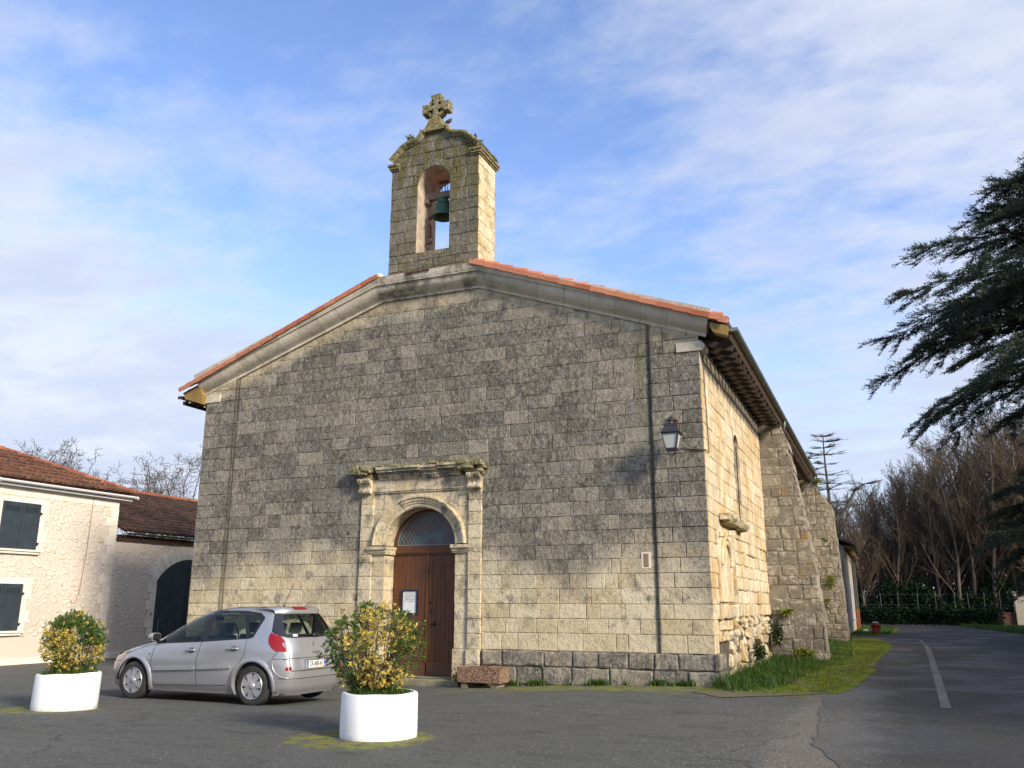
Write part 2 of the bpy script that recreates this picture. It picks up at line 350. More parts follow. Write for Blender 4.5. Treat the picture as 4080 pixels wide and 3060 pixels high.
def rubble_mat():
    m, t = new_mat('rubble_render'); P = t.n('ShaderNodeNewGeometry').outputs['Position']; x, y, z = t.xyz(P)
    w1 = t.noise(P, 4, 3, 0.5, 0, 1)
    Pw = t.n('ShaderNodeMix', None, data_type='VECTOR'); Pw.inputs[0].default_value = 0.10
    t.t.links.new(P, Pw.inputs[4]); t.t.links.new(w1, Pw.inputs[5]); Pv = t.scale(Pw.outputs[1], (1, 1, 1.45))
    v1 = t.n('ShaderNodeTexVoronoi', {'Vector': Pv, 'Scale': 5.2, 'Randomness': 0.95})
    v2 = t.n('ShaderNodeTexVoronoi', {'Vector': t.scale(Pv, (1, 1, 1), (3, 1, 5)), 'Scale': 11.5, 'Randomness': 1.0})
    rnd = t.n('ShaderNodeSeparateColor', {0: v1.outputs['Color']}).outputs; rnd2 = t.n('ShaderNodeSeparateColor', {0: v2.outputs['Color']}).outputs
    nf = t.noise(P, 26, 6, 0.65)
    size = t.math('MULTIPLY', rnd[0], 0.50)
    s1 = t.smooth(t.math('SUBTRACT', v1.outputs['Distance'], t.math('ADD', size, t.math('MULTIPLY', nf, 0.1))), 0.02, -0.05)
    s2 = t.smooth(t.math('SUBTRACT', v2.outputs['Distance'], t.math('ADD', t.math('MULTIPLY', rnd2[0], 0.42), 0.0)), 0.02, -0.05)
    s = t.math('MAXIMUM', s1, s2)
    low = t.smooth(z, 2.6, 1.0)
    mort = t.mix(t.math('ADD', t.math('MULTIPLY', t.noise(P, 0.8, 4, 0.6), 0.5), t.math('MULTIPLY', low, 0.4)), (0.64, 0.575, 0.50), (0.53, 0.455, 0.385))
    stn = t.mix(rnd[1], (0.72, 0.66, 0.56), (0.68, 0.60, 0.47)); stn = t.mix(t.math('MULTIPLY', t.smooth(rnd[2], 0.85, 1.0), 0.4), stn, (0.50, 0.33, 0.16))
    c = t.mix(t.math('MULTIPLY', s, 0.8), mort, stn)
    plin = t.math('MULTIPLY', t.smooth(z, 0.625, 0.595), 1.0)
    c = t.mix(plin, c, t.mix(t.noise(P, 1.5, 4, 0.6), (0.62, 0.54, 0.46), (0.55, 0.47, 0.40)))
    hs = t.math('MULTIPLY', t.math('SUBTRACT', 1.0, plin), s)
    b = t.n('ShaderNodeBump', {'Strength': 0.85, 'Distance': 0.03, 'Height': t.math('ADD', hs, t.math('MULTIPLY', nf, 0.22))}).outputs[0]
    out(t, t.n('ShaderNodeBsdfPrincipled', {'Base Color': c, 'Roughness': 0.95, 'Specular IOR Level': 0.15, 'Normal': b}).outputs[0]); return m
M['rubble'] = rubble_mat()
M['dressed'] = simple('pale_dressed_stone', (0.71, 0.66, 0.57), 0.9, noise=0.14, nscale=2.5, bump=0.25, bscale=14)
M['render'] = simple('grey_render', (0.42, 0.37, 0.30), 0.95, noise=0.15, nscale=2, bump=0.2, bscale=20)
M['render_dark'] = simple('dark_render', (0.24, 0.21, 0.17), 0.95, noise=0.3, nscale=2, bump=0.3, bscale=20)

def asphalt(name, base, kind):
    m, t = new_mat(name); P = t.n('ShaderNodeNewGeometry').outputs['Position']; x, y, z = t.xyz(P)
    g1 = t.noise(P, 90, 3, 0.7); g2 = t.noise(P, 22, 8, 0.85); lowf = t.noise(P, 0.45, 5, 0.6, 0.5); mid = t.noise(t.scale(P, (0.7, 1.6, 1)), 1.9, 6, 0.65, 0.6)
    c = t.mix(t.ramp(g2, 0.3, 0.7), tuple(v*0.35 for v in base), tuple(v*1.8 for v in base))
    c = t.mix(t.math('MULTIPLY', t.smooth(mid, 0.48, 0.70), 0.55), c, tuple(v*0.42 for v in base))
    c = t.mix(t.math('MULTIPLY', t.smooth(lowf, 0.52, 0.66), 0.35), c, tuple(v*1.5 for v in base))
    coarse = t.noise(t.scale(P, (1, 1, 1), (3, 3, 3)), 11, 10, 0.9)
    c = t.mix(t.math('MULTIPLY', t.smooth(coarse, 0.44, 0.36), 0.55), c, tuple(v*0.3 for v in base))
    c = t.mix(t.math('MULTIPLY', t.smooth(coarse, 0.56, 0.66), 0.5), c, tuple(v*2.1 for v in base))
    if kind == 'gravel':
        vor = t.n('ShaderNodeTexVoronoi', {'Vector': P, 'Scale': 38.0}); vr = t.n('ShaderNodeSeparateColor', {0: vor.outputs['Color']}).outputs
        nearwall = t.math('ADD', t.smooth(y, 13.5, 18.0, 0.0, 0.16), t.smooth(x, -3.5, -1.2, 0.0, 0.16))
        st = t.math('MULTIPLY', t.smooth(vor.outputs['Distance'], 0.34, 0.26), t.smooth(t.math('ADD', vr[0], t.math('ADD', nearwall, t.math('MULTIPLY', lowf, 0.1))), 0.95, 0.99))
        c = t.mix(st, c, t.mix(vr[1], (0.26, 0.23, 0.20), (0.50, 0.46, 0.41)))
        # moss rings at the planters and along the foot of the church
        def ring(cx, cy, r0, r1, sx=1.0):
            dx = t.math('MULTIPLY', t.math('SUBTRACT', x, cx), sx); dy = t.math('SUBTRACT', y, cy)
            d = t.math('SQRT', t.math('ADD', t.math('MULTIPLY', dx, dx), t.math('MULTIPLY', dy, dy)))
            return t.smooth(t.math('ADD', d, t.math('MULTIPLY', t.math('SUBTRACT', t.noise(P, 2.1, 6, 0.7), 0.5), 0.9)), r1, r0)
        mo = t.math('MAXIMUM', ring(-6.10, 9.72, 0.70, 1.00), ring(-12.3, 10.5, 0.55, 0.85))
        wall = t.smooth(t.math('ADD', y, t.math('MULTIPLY', t.math('SUBTRACT', t.noise(t.scale(P, (0.6, 1.5, 1)), 1.5, 6, 0.7), 0.5), 4.2)), 16.6, 17.5)
        mo = t.math('MAXIMUM', mo, t.math('MULTIPLY', wall, t.smooth(x, -9.2, -7.0)))
        mo = t.math('MULTIPLY', mo, t.math('MULTIPLY', t.smooth(g2, 0.30, 0.46), t.smooth(t.noise(t.scale(P, (1, 1, 1), (6, 1, 4)), 4.2, 10, 0.84), 0.44, 0.55)))
        mc = t.mix(t.noise(P, 6, 5, 0.7), (0.045, 0.075, 0.010), (0.34, 0.33, 0.012))
        c = t.mix(t.math('MULTIPLY', mo, 0.88), c, mc)
        dust = t.math('MULTIPLY', t.smooth(t.math('ADD', x, t.math('MULTIPLY', t.math('SUBTRACT', t.noise(P, 2.4, 6, 0.7), 0.5), 1.2)), -1.65, -1.2), t.smooth(g2, 0.42, 0.55))
        c = t.mix(t.math('MULTIPLY', dust, 0.5), c, (0.24, 0.20, 0.155))
    if kind == 'road':
        v2 = t.n('ShaderNodeTexVoronoi', {'Vector': P, 'Scale': 34.0}); vr2 = t.n('ShaderNodeSeparateColor', {0: v2.outputs['Color']}).outputs
        edge = t.smooth(t.math('ADD', x, t.math('MULTIPLY', t.math('SUBTRACT', t.noise(P, 1.6, 7, 0.75), 0.5), 1.5)), 0.15, -0.75)
        edge = t.math('MULTIPLY', edge, t.smooth(y, 24, 17)); c = t.mix(t.math('MULTIPLY', edge, 0.9), c, t.mix(t.ramp(g2, 0.3, 0.7), (0.035, 0.036, 0.033), (0.15, 0.15, 0.135)))
        peb = t.math('MULTIPLY', t.smooth(v2.outputs['Distance'], 0.36, 0.28), t.smooth(t.math('ADD', vr2[0], t.math('MULTIPLY', edge, 0.10)), 0.95, 0.99)); c = t.mix(peb, c, (0.36, 0.32, 0.28))
        lane = t.math('MULTIPLY', t.smooth(t.math('ABSOLUTE', t.math('SUBTRACT', x, 2.2)), 0.9, 0.2), 0.25); c = t.mix(lane, c, (0.085, 0.083, 0.078))
    ck = t.n('ShaderNodeTexVoronoi', {'Vector': t.n('ShaderNodeVectorMath', {0: P, 1: t.n('ShaderNodeVectorMath', {0: t.noise(P, 1.2, 6, 0.7, 0, 1), 3: 1.1}, operation='SCALE').outputs[0]}, operation='ADD').outputs[0], 'Scale': 0.33}, feature='DISTANCE_TO_EDGE').outputs['Distance']
    c = t.mix(t.math('MULTIPLY', t.math('MULTIPLY', t.smooth(ck, 0.010, 0.003), t.smooth(lowf, 0.45, 0.55)), 0.6), c, (0.018, 0.018, 0.017))
    b = t.n('ShaderNodeBump', {'Strength': 0.7, 'Distance': 0.012, 'Height': t.math('ADD', g1, t.math('MULTIPLY', g2, 0.8))}).outputs[0]
    wet = t.smooth(lowf, 0.40, 0.60, 0.55, 0.9) if kind != 'gravel' else 0.9
    out(t, t.n('ShaderNodeBsdfPrincipled', {'Base Color': c, 'Roughness': wet, 'Specular IOR Level': 0.35, 'Normal': b}).outputs[0]); return m
M['gravel'] = asphalt('forecourt_gravel', (0.080, 0.082, 0.075), 'gravel')
M['road'] = asphalt('road_asphalt', (0.037, 0.037, 0.036), 'road')
M['line'] = simple('worn_road_paint', (0.12, 0.115, 0.11), 0.85, noise=0.6, nscale=5)

def grass_ground():
    m, t = new_mat('turf'); P = t.n('ShaderNodeNewGeometry').outputs['Position']; x, y, z = t.xyz(P)
    n1 = t.noise(P, 1.3, 6, 0.65, 0.5); n2 = t.noise(P, 45, 5, 0.7)
    c = t.mix(n2, (0.018, 0.040, 0.006), (0.075, 0.125, 0.018))
    c = t.mix(t.math('MULTIPLY', t.smooth(n1, 0.36, 0.52), 0.85), c, (0.155, 0.175, 0.014))
    bare = t.smooth(t.noise(t.scale(P, (1.6, 0.8, 1)), 1.25, 6, 0.7, 0.8), 0.55, 0.62)
    edge = t.math('MULTIPLY', t.smooth(t.math('ADD', y, t.math('MULTIPLY', t.math('SUBTRACT', n1, 0.5), 2.5)), 18.2, 17.0), t.smooth(y, 30, 20))
    bare = t.math('MAXIMUM', t.math('MULTIPLY', bare, t.math('MULTIPLY', t.smooth(y, 36, 28), t.smooth(x, -3.6, -1.9))), edge)
    c = t.mix(t.math('MULTIPLY', bare, 0.85), c, t.mix(n2, (0.10, 0.085, 0.06), (0.27, 0.23, 0.18)))
    b = t.n('ShaderNodeBump', {'Strength': 0.9, 'Distance': 0.03, 'Height': n2}).outputs[0]
    out(t, t.n('ShaderNodeBsdfPrincipled', {'Base Color': c, 'Roughness': 0.95, 'Specular IOR Level': 0.1, 'Normal': b}).outputs[0]); return m
M['turf'] = grass_ground()

def leafmat(name, c1, c2, c3=None, rough=0.55, trans=0.25, spec=0.35):
    m, t = new_mat(name)
    tone = t.n('ShaderNodeSeparateColor', {0: t.n('ShaderNodeAttribute', attribute_name='tone').outputs[0]}).outputs
    c = t.mix(tone[0], c1, c2)
    if c3: c = t.mix(tone[1], c, c3)
    p = t.n('ShaderNodeBsdfPrincipled', {'Base Color': c, 'Roughness': rough, 'Specular IOR Level': spec}).outputs[0]
    tr = t.n('ShaderNodeBsdfTranslucent', {'Color': c}).outputs[0]
    out(t, t.n('ShaderNodeMixShader', {0: trans, 1: p, 2: tr}).outputs[0]); return m
M['shrubleaf'] = leafmat('euonymus_leaf', (0.035, 0.085, 0.012), (0.10, 0.18, 0.03), (0.72, 0.54, 0.12), 0.4)
M['grassblade'] = leafmat('grass_blade', (0.022, 0.060, 0.008), (0.075, 0.155, 0.02), (0.22, 0.25, 0.03), 0.5)
M['cedarleaf'] = leafmat('cedar_needles', (0.016, 0.036, 0.026), (0.050, 0.085, 0.048), (0.13, 0.14, 0.06), 0.6, 0.1)
M['ivyleaf'] = leafmat('evergreen_leaf', (0.007, 0.018, 0.009), (0.016, 0.036, 0.012), (0.08, 0.10, 0.02), 0.85, 0.12, 0.12)
M['bark'] = simple('shrub_bark', (0.10, 0.075, 0.05), 0.9, noise=0.4, nscale=20)
M['cedarbark'] = simple('cedar_bark', (0.035, 0.028, 0.022), 0.95, noise=0.4, nscale=6, bump=0.5, bscale=8)
M['barebark'] = simple('bare_tree_bark', (0.12, 0.095, 0.07), 0.9, noise=0.5, nscale=0.8)
M['baretwig'] = simple('bare_twigs', (0.085, 0.060, 0.040), 0.9, noise=0.45, nscale=0.5)
M['greytwig'] = simple('grey_twigs', (0.10, 0.085, 0.07), 0.9, noise=0.4, nscale=1.0)

# ------------------------------------------------------------------ ground sheets
def inside(p, poly):
    x, y = p; c = False; n = len(poly)
    for i in range(n):
        x1, y1 = poly[i]; x2, y2 = poly[i-1]
        if (y1 > y) != (y2 > y) and x < (x2-x1)*(y-y1)/(y2-y1)+x1: c = not c
    return c
def densify(poly, step, closed=True):
    o = []; n = len(poly)
    for i in range(n if closed else n-1):
        a = poly[i]; b = poly[(i+1) % n]; L = math.dist(a, b); k = max(1, int(L/step))
        for j in range(k): o.append((a[0]+(b[0]-a[0])*j/k, a[1]+(b[1]-a[1])*j/k))
    if not closed: o.append(poly[-1])
    return o
def sheet(name, poly, off, step, mat, jit=0.0, kind='structure'):
    P = densify(poly, step if not jit else 0.9)
    if jit:
        P = [(a+rng.uniform(-jit, jit), b+rng.uniform(-jit, jit)) for a, b in P]; P = densify(P, 0.16); P = [(a+rng.uniform(-jit, jit)*.55, b+rng.uniform(-jit, jit)*.55) for a, b in P]
    n = len(P); pts = [Vector(p) for p in P]
    xs = [p[0] for p in P]; ys = [p[1] for p in P]
    x = min(xs)+step*.5
    while x < max(xs):
        y = min(ys)+step*.5
        while y < max(ys):
            if inside((x, y), P): pts.append(Vector((x, y)))
            y += step
        x += step
    v, e, f, *_ = geometry.delaunay_2d_cdt(pts, [], [list(range(n))], 1, 1e-5)
    me = bpy.data.meshes.new(name); me.from_pydata([(q.x, q.y, gz(q.x, q.y)+off) for q in v], [], [tuple(t) for t in f]); me.update()
    if len(me.polygons) and sum(p.normal.z for p in me.polygons) < 0: me.flip_normals()
    o = finish(name, me, mat, None, True); return tag(o, kind=kind)
gxs = [-900, -300, -120, -60]+[x for x in range(-40, 24, 2)]+[30, 50, 120, 300, 900]
gys = [-900, -200, -40]+[y for y in range(-20, 60, 2)]+[70, 90, 130, 200, 500, 1200]
gv = [(x, y, gz(x, y)-0.03) for y in gys for x in gxs]; nx_ = len(gxs)
gf = [(j*nx_+i, j*nx_+i+1, (j+1)*nx_+i+1, (j+1)*nx_+i) for j in range(len(gys)-1) for i in range(nx_-1)]
me = bpy.data.meshes.new('ground'); me.from_pydata(gv, [], gf); tag(finish('ground', me, M['turf'], None, True), kind='structure')
sheet('forecourt', [(-42, -18), (-0.4, -18), (-0.4, 30), (-42, 30)], 0.002, 1.0, M['gravel'])
sheet('road', [(-0.55, -18), (-0.5, 9.5), (-1.0, 11.5), (-1.05, 14), (-1.25, 17.6), (-1.2, 46.8), (-3.0, 47.3), (-3.0, 50.4), (-1.4, 50.9), (-1.0, 60), (-2.6, 78), (-30, 80), (-30, 98), (-2.6, 94.6), (4.9, 80), (6.2, 65), (6.8, 57), (9, 46), (14, 30), (22, -18)], 0.008, 2.0, M['road'], jit=0.06)
sheet('grass_verge', [(-3.45, 17.1), (-2.8, 16.45), (-2.1, 16.9), (-1.5, 17.45), (-0.9, 18.0), (-0.55, 21.5), (-0.43, 27.7), (-0.12, 34), (-0.02, 42.4), (-0.45, 47.1), (-1.55, 47.6), (-3.6, 47.6)], 0.013, 0.8, M['turf'], jit=0.10)
sheet('grass_island', [(-2.6, 50.4), (-1.6, 50.5), (0.2, 53.6), (0.6, 69), (-0.05, 75), (-2.6, 76)], 0.02, 1.5, M['turf'], jit=0.06)
# painted centre line, worn: dashes following the bend
ln = MB(); pts = [(0.71, 16.05, .075), (0.9, 23, .08), (1.12, 31.2, .085), (1.27, 38.5, .09), (1.25, 47, .07)]
for (x0, y0, w0), (x1, y1, w1) in zip(pts, pts[1:]):
    ln.face([(x0-w0, y0, 0.016), (x0+w0, y0, 0.016), (x1+w1, y1, 0.016), (x1-w1, y1, 0.016)])
tag(obj('road_marking', ln, M['line']), kind='structure')

# ------------------------------------------------------------------ masonry
def clip_poly(poly, hp):
    for (a, b, c) in hp:            # keep a*u+b*v<=c
        res = []; n = len(poly)
        for i in range(n):
            p = poly[i]; q = poly[(i+1) % n]; dp = a*p[0]+b*p[1]-c; dq = a*q[0]+b*q[1]-c
            if dp <= 0: res.append(p)
            if dp*dq < 0:
                t = dp/(dp-dq); res.append((p[0]+(q[0]-p[0])*t, p[1]+(q[1]-p[1])*t))
        poly = res
        if len(poly) < 3: return []
    return poly
def area(p): return 0.5*sum(p[i][0]*p[(i+1) % len(p)][1]-p[(i+1) % len(p)][0]*p[i][1] for i in range(len(p)))
def inset(poly, d):
    n = len(poly); o = []; s = 1 if area(poly) > 0 else -1
    for i in range(n):
        a = Vector(poly[i-1]); b = Vector(poly[i]); c = Vector(poly[(i+1) % n])
        e1 = (b-a); e2 = (c-b)
        if e1.length < 1e-6 or e2.length < 1e-6: o.append(tuple(b)); continue
        e1.normalize(); e2.normalize(); n1 = Vector((-e1.y, e1.x))*s; n2 = Vector((-e2.y, e2.x))*s
        m = n1+n2
        if m.length < 1e-4: m = n1
        m = m.normalized(); k = d/max(0.4, m.dot(n1)); o.append((b.x+m.x*k, b.y+m.y*k))
    return o
def block(mb, poly, fn, proud, joint, gap=0.005, bev=0.012, jit=0.004, m=0, tone=None, r=rng):
    if len(poly) < 3 or abs(area(poly)) < 0.004: return
    P = inset(poly, gap); P = densify(P, 0.16)
    P = [(a+r.uniform(-jit, jit), b+r.uniform(-jit, jit)) for a, b in P]
    Q = inset(P, bev); n = len(P)
    tone = tone or (r.random(), r.random(), r.random())
    vs = [fn(u, v, -joint) for u, v in P]+[fn(u, v, proud-bev*0.55) for u, v in P]+[fn(u, v, proud) for u, v in Q]
    fs = []
    for k in (0, n):
        for i in range(n): fs.append((k+i, k+(i+1) % n, k+n+(i+1) % n, k+n+i))
    fs.append(tuple(range(2*n, 3*n))); mb.quads(vs, fs, m, tone)
def wall(mb, fn, u0, u1, zs, holes=(), hp=(), wmin=0.4, wmax=0.85, joint=0.02, mback=1, mstone=0, jit=0.004, bev=0.012, gap=0.005, prd=0.004, mfn=None, blocks=True, backoff=None):
    bo = joint if backoff is None else backoff
    for z0, z1 in zip(zs, zs[1:]):
        segs = [(u0, u1)]
        for (a, b, c, d) in holes:
            if c < (z0+z1)/2 < d:
                ns = []
                for (s, e) in segs:
                    if b <= s or a >= e: ns.append((s, e)); continue
                    if a > s: ns.append((s, a))
                    if b < e: ns.append((b, e))
                segs = ns
        for (s, e) in segs:
            back = clip_poly([(s, z0), (e, z0), (e, z1), (s, z1)], hp)
            if back: mb.face([fn(u, v, -bo*0.9) for u, v in back], mback)
            if not blocks: continue
            cuts = [s]
            while e-cuts[-1] > wmax*1.25: cuts.append(cuts[-1]+rng.uniform(wmin, wmax)*(0.62 if rng.random() < 0.22 else 1))
            cuts.append(e)
            zj = 0.004
            for a, b in zip(cuts, cuts[1:]):
                if b-a < 0.02: continue
                p = clip_poly([(a, z0), (b, z0), (b, z1), (a, z1)], hp)
                if p: block(mb, p, fn, rng.uniform(-prd, prd), joint, gap, bev, jit, mfn(0.5*(a+b), 0.5*(z0+z1)) if mfn else mstone)
YF, XR, XL = 18.52, -3.3, -17.05
F_f = lambda u, v, d: Vector((u, YF-d, v))
F_s = lambda u, v, d: Vector((XR+d, u, v))
church = thing('church', (-10.1, YF, 0), 'weathered grey and cream stone village church with a bell gable and a brown arched door', 'church')
zs = [-0.45, -0.1, 0.28, 0.61, 0.98, 1.29, 1.60, 1.93, 2.24]
while zs[-1] < 9.3: zs.append(round(zs[-1]+rng.choice([0.30, 0.315, 0.32, 0.335]), 3))
gable_hp = [(0.355, 1, 7.34+0.355*(-3.15)), (-0.355, 1, 7.34+0.355*17.05), (0, 1, 9.34)]
fw = MB(); SUR0, SUR1 = -11.82, -8.53
holes = [(SUR0, SUR1, -1, 4.75)]
wall(fw, F_f, -15.98, -4.42, zs[3:8], holes, gable_hp, wmin=0.38, wmax=0.76, joint=0.016, gap=0.004, bev=0.011)
wall(fw, F_f, -15.98, -4.42, zs[7:], holes, gable_hp, wmin=0.32, wmax=0.68, jit=0.006, joint=0.014, gap=0.0035, bev=0.010)
for (a, b) in ((XL, -15.98), (-4.42, XR)):
    wall(fw, lambda u, v, d: F_f(u, v, d+0.045), a, b, zs[3:], (), gable_hp, wmin=0.42, wmax=0.7, joint=0.06)
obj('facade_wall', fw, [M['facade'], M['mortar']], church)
for (a, b) in ((XL-0.05, SUR0-0.05), (SUR1+0.05, XR+0.09)):
    pw = MB(); wall(pw, lambda u, v, d: F_f(u, v, d+0.075), a, b, zs[:4], (), (), wmin=0.55, wmax=1.0, joint=0.09, jit=0.013, bev=0.03, gap=0.008, prd=0.016)
    if b > -5: wall(pw, lambda u, v, d: F_s(u, v, d+0.09), YF-0.09, 19.3, zs[:4], (), (), joint=0.09, jit=0.013, bev=0.03, gap=0.008, prd=0.012)
    obj('plinth', pw, [M['plinth'], M['mortar']], church)
# flat core behind the dressed faces (left side, back and body of the nave)
nb = MB()
def hull(x0, x1, y0, y1): nb.box(x0, x1, y0, y1, -0.45, 7.0)
nb.box(XL-0.02, -11.2, YF+0.05, 43, -0.45, 7.0); nb.box(-9.15, XR-0.45, YF+0.05, 43, -0.45, 7.0); nb.box(-11.2, -9.15, 19.2, 43, -0.45, 7.0)
nb.box(-11.2, -9.15, YF+0.06, 19.2, 4.2, 7.0)
gp = [(XL, 7.0), (XR-0.05, 7.0), (XR-0.05, 7.3), (-8.6, 9.28), (-11.5, 9.28), (XL, 7.3)]
nb.prism(gp, lambda u, v, d: Vector((u, YF+0.05+d, v)), 0, 0.5)
obj('nave_body', nb, M['facade'], church, fix=False)

# side wall facing the road
sw = MB(); WY0, WY1, WZ0, WZ1 = 22.7, 23.6, zs[12], zs[19]
side_holes = [(WY0, WY1, WZ0, WZ1+0.3)]
zs_side = [z for z in zs if 1.2 < z < 7.3]+[7.4]
zl_ = [z for z in zs_side if z < 3.35]; zu_ = [z for z in zs_side if z > 3.0]; zu_ = [z for z in zs_side if z >= zl_[-1]]
wall(sw, F_s, 19.0, 28.3, zu_, side_holes, (), wmin=0.45, wmax=0.95, jit=0.007, prd=0.008)
wall(sw, F_s, 19.0, 28.3, zl_, side_holes, (), wmin=0.32, wmax=0.85, jit=0.020, prd=0.030, bev=0.030, gap=0.008, joint=0.05)
wall(sw, lambda u, v, d: F_s(u, v, d+0.012), YF-0.045, 19.0, [z for z in zs if 0.6 < z < 7.3], (), (), wmin=0.3, wmax=0.5, joint=0.03)
wall(sw, F_s, 29.6, 42.2, [-0.1, 0.3, 0.7, 1.1, 1.5, 1.9, 2.3, 2.7, 3.1, 3.5, 3.9, 4.3, 4.7, 5.1, 5.5, 5.9, 6.3, 6.7, 7.1, 7.4], (), (), wmin=0.4, wmax=0.9, jit=0.012, prd=0.015)
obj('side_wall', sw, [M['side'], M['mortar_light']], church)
# eroded rubble foot of the side wall: rounded stones standing out of dark hollows
rb = MB(); rb.box(XR-0.35, XR-0.14, 19.05, 28.3, -0.2, 1.3, 1)
rr = random.Random(3)
def rock(mb, cen, sx, sy, sz, m=0, seed=0):
    q = random.Random(seed); bm = bmesh.new(); bmesh.ops.create_icosphere(bm, subdivisions=2, radius=1)
    ph = [q.uniform(0, 6.28) for _ in range(6)]
    vs = []
    for v in bm.verts:
        c = v.co; p = Vector([math.copysign(abs(a)**0.48, a) for a in c])*0.86
        k = 1+0.12*math.sin(3.1*c.x+ph[0]+2*c.z)+0.12*math.sin(4.3*c.y+ph[1])+0.10*math.sin(5.2*c.z+ph[2]+c.x)+q.uniform(-0.05, 0.05)
        vs.append((cen[0]+p.x*k*sx, cen[1]+p.y*k*sy, cen[2]+p.z*k*sz))
    mb.quads(vs, [tuple(v.index for v in f.verts) for f in bm.faces], m, (q.random(), q.random(), q.random())); bm.free()
y = 19.15
zrows = [(-0.12, 0.2), (0.2, 0.5), (0.5, 0.78), (0.78, 1.04), (1.04, 1.3)]
for i, (a, b) in enumerate(zrows):
    y = 19.1+rr.uniform(0, 0.2)
    while y < 28.2:
        wd = rr.uniform(0.22, 0.72); ero = 0.14 if i < 3 else 0.05
        if not (i < 4 and rr.random() < 0.14):
            rock(rb, (XR-0.15-rr.uniform(0, ero), y+wd/2, (a+b)/2+rr.uniform(-.05, .05)), 0.17+rr.uniform(-.02, .04), wd*rr.uniform(.44, .56), (b-a)*rr.uniform(.46, .66), 0, rr.randint(0, 9999))
        y += wd+rr.uniform(0.0, 0.03)
obj('wall_foot', rb, [M['side'], M['mortar']], church, fix=False)

# lancet window
wn = MB()
zc = WZ1-0.1; hw = (WY1-WY0)/2; ycn = (WY0+WY1)/2
arc = [(WY0, WZ0), (WY1, WZ0)]+[(ycn+hw*math.cos(a), zc+0.34*math.sin(a)) for a in [math.pi*i/12 for i in range(13)]]
n = len(arc)
vs = [F_s(u, v, 0.0) for u, v in arc]+[F_s(u, v, -0.34) for u, v in [(ycn+(u-ycn)*0.62, WZ0+0.08+(v-WZ0)*0.96) for u, v in arc]]
wn.quads(vs, [(i, (i+1) % n, n+(i+1) % n, n+i) for i in range(n)], 0, (0.3, .3, .3))
wn_o = obj('lancet_window', wn, [M['trim']], church)
# masonry round the arched head
hd = MB()
top = [(ycn+hw*math.cos(a), zc+0.34*math.sin(a)) for a in [math.pi*i/12 for i in range(13)]]
for i in range(12):
    a, b = top[i], top[i+1]
    hd.quads([F_s(a[0], a[1], 0.004), F_s(b[0], b[1], 0.004), F_s(b[0], zs[20], 0.004), F_s(a[0], zs[20], 0.004)], ((0, 1, 2, 3),), 0, (0.6, .5, .3))
obj('window_head', hd, [M['side']], church, fix=False)
M['leadglass'] = simple('dark_lead_glass', (0.035, 0.035, 0.04), 0.25, noise=0.4, nscale=7)
gl = MB(); gl.box(XR-0.36, XR-0.33, ycn-0.3, ycn+0.3, WZ0+0.05, WZ1+0.2); obj('pane', gl, M['leadglass'], wn_o)
br = MB()
for k in range(6): zz_ = WZ0+0.3+k*0.37; br.bar((XR-0.31, ycn-0.28, zz_), (XR-0.31, ycn+0.28, zz_), 0.02, 0.02)
br.bar((XR-0.05, WY1-0.14, WZ0), (XR-0.05, WY1-0.1, WZ1), 0.025, 0.025)
obj('saddle_bar', br, M['rust'], wn_o)

# blocked niche with a broken hood on the side wall
nc = MB()
nc.box(XR-0.02, XR+0.03, 19.45, 21.35, 1.65, 3.28, 0, (0.75, .5, .2))
for k, rr_ in enumerate((0.62, 0.50)):
    pts = [F_s(20.35+rr_*1.1*math.cos(a), 2.45+rr_*math.sin(a), 0.05) for a in [math.pi*i/14 for i in range(15)]]
    nc.tube(pts, [0.055]*9+[0.045, 0.05, 0.04, 0.05, 0.035, 0.03], 8, 0, tone=(0.6, .5, .3))
nc.bar(F_s(21.3, 1.8, 0.05), F_s(21.3, 3.2, 0.05), 0.08, 0.09, tone=(.7, .4, .4)); nc.bar(F_s(19.5, 3.1, 0.04), F_s(21.9, 3.3, 0.04), 0.05, 0.12, tone=(.7, .4, .4))
nc_o = obj('niche', nc, [M['side']], church, bev=0.008)
hd = MB()
for k in range(5):
    a = 20.1+k*0.56; hd.prism([(0, 3.36), (0.20+0.02*(k % 2), 3.40), (0.30-0.03*(k % 3), 3.50), (0.28, 3.58), (0, 3.60)], lambda u, v, d: Vector((XR+u, d, v)), a, a+0.55, 0, (rr.random(), .5, .9))
rock(hd, (XR+0.14, 20.0, 3.52), 0.15, 0.22, 0.10, 0, 5); rock(hd, (XR+0.12, 21.0, 3.62), 0.14, 0.5, 0.035, 0, 6); rock(hd, (XR+0.12, 22.3, 3.62), 0.14, 0.45, 0.04, 0, 8)
obj('niche_hood', hd, [M['trim']], church, bev=0.012)

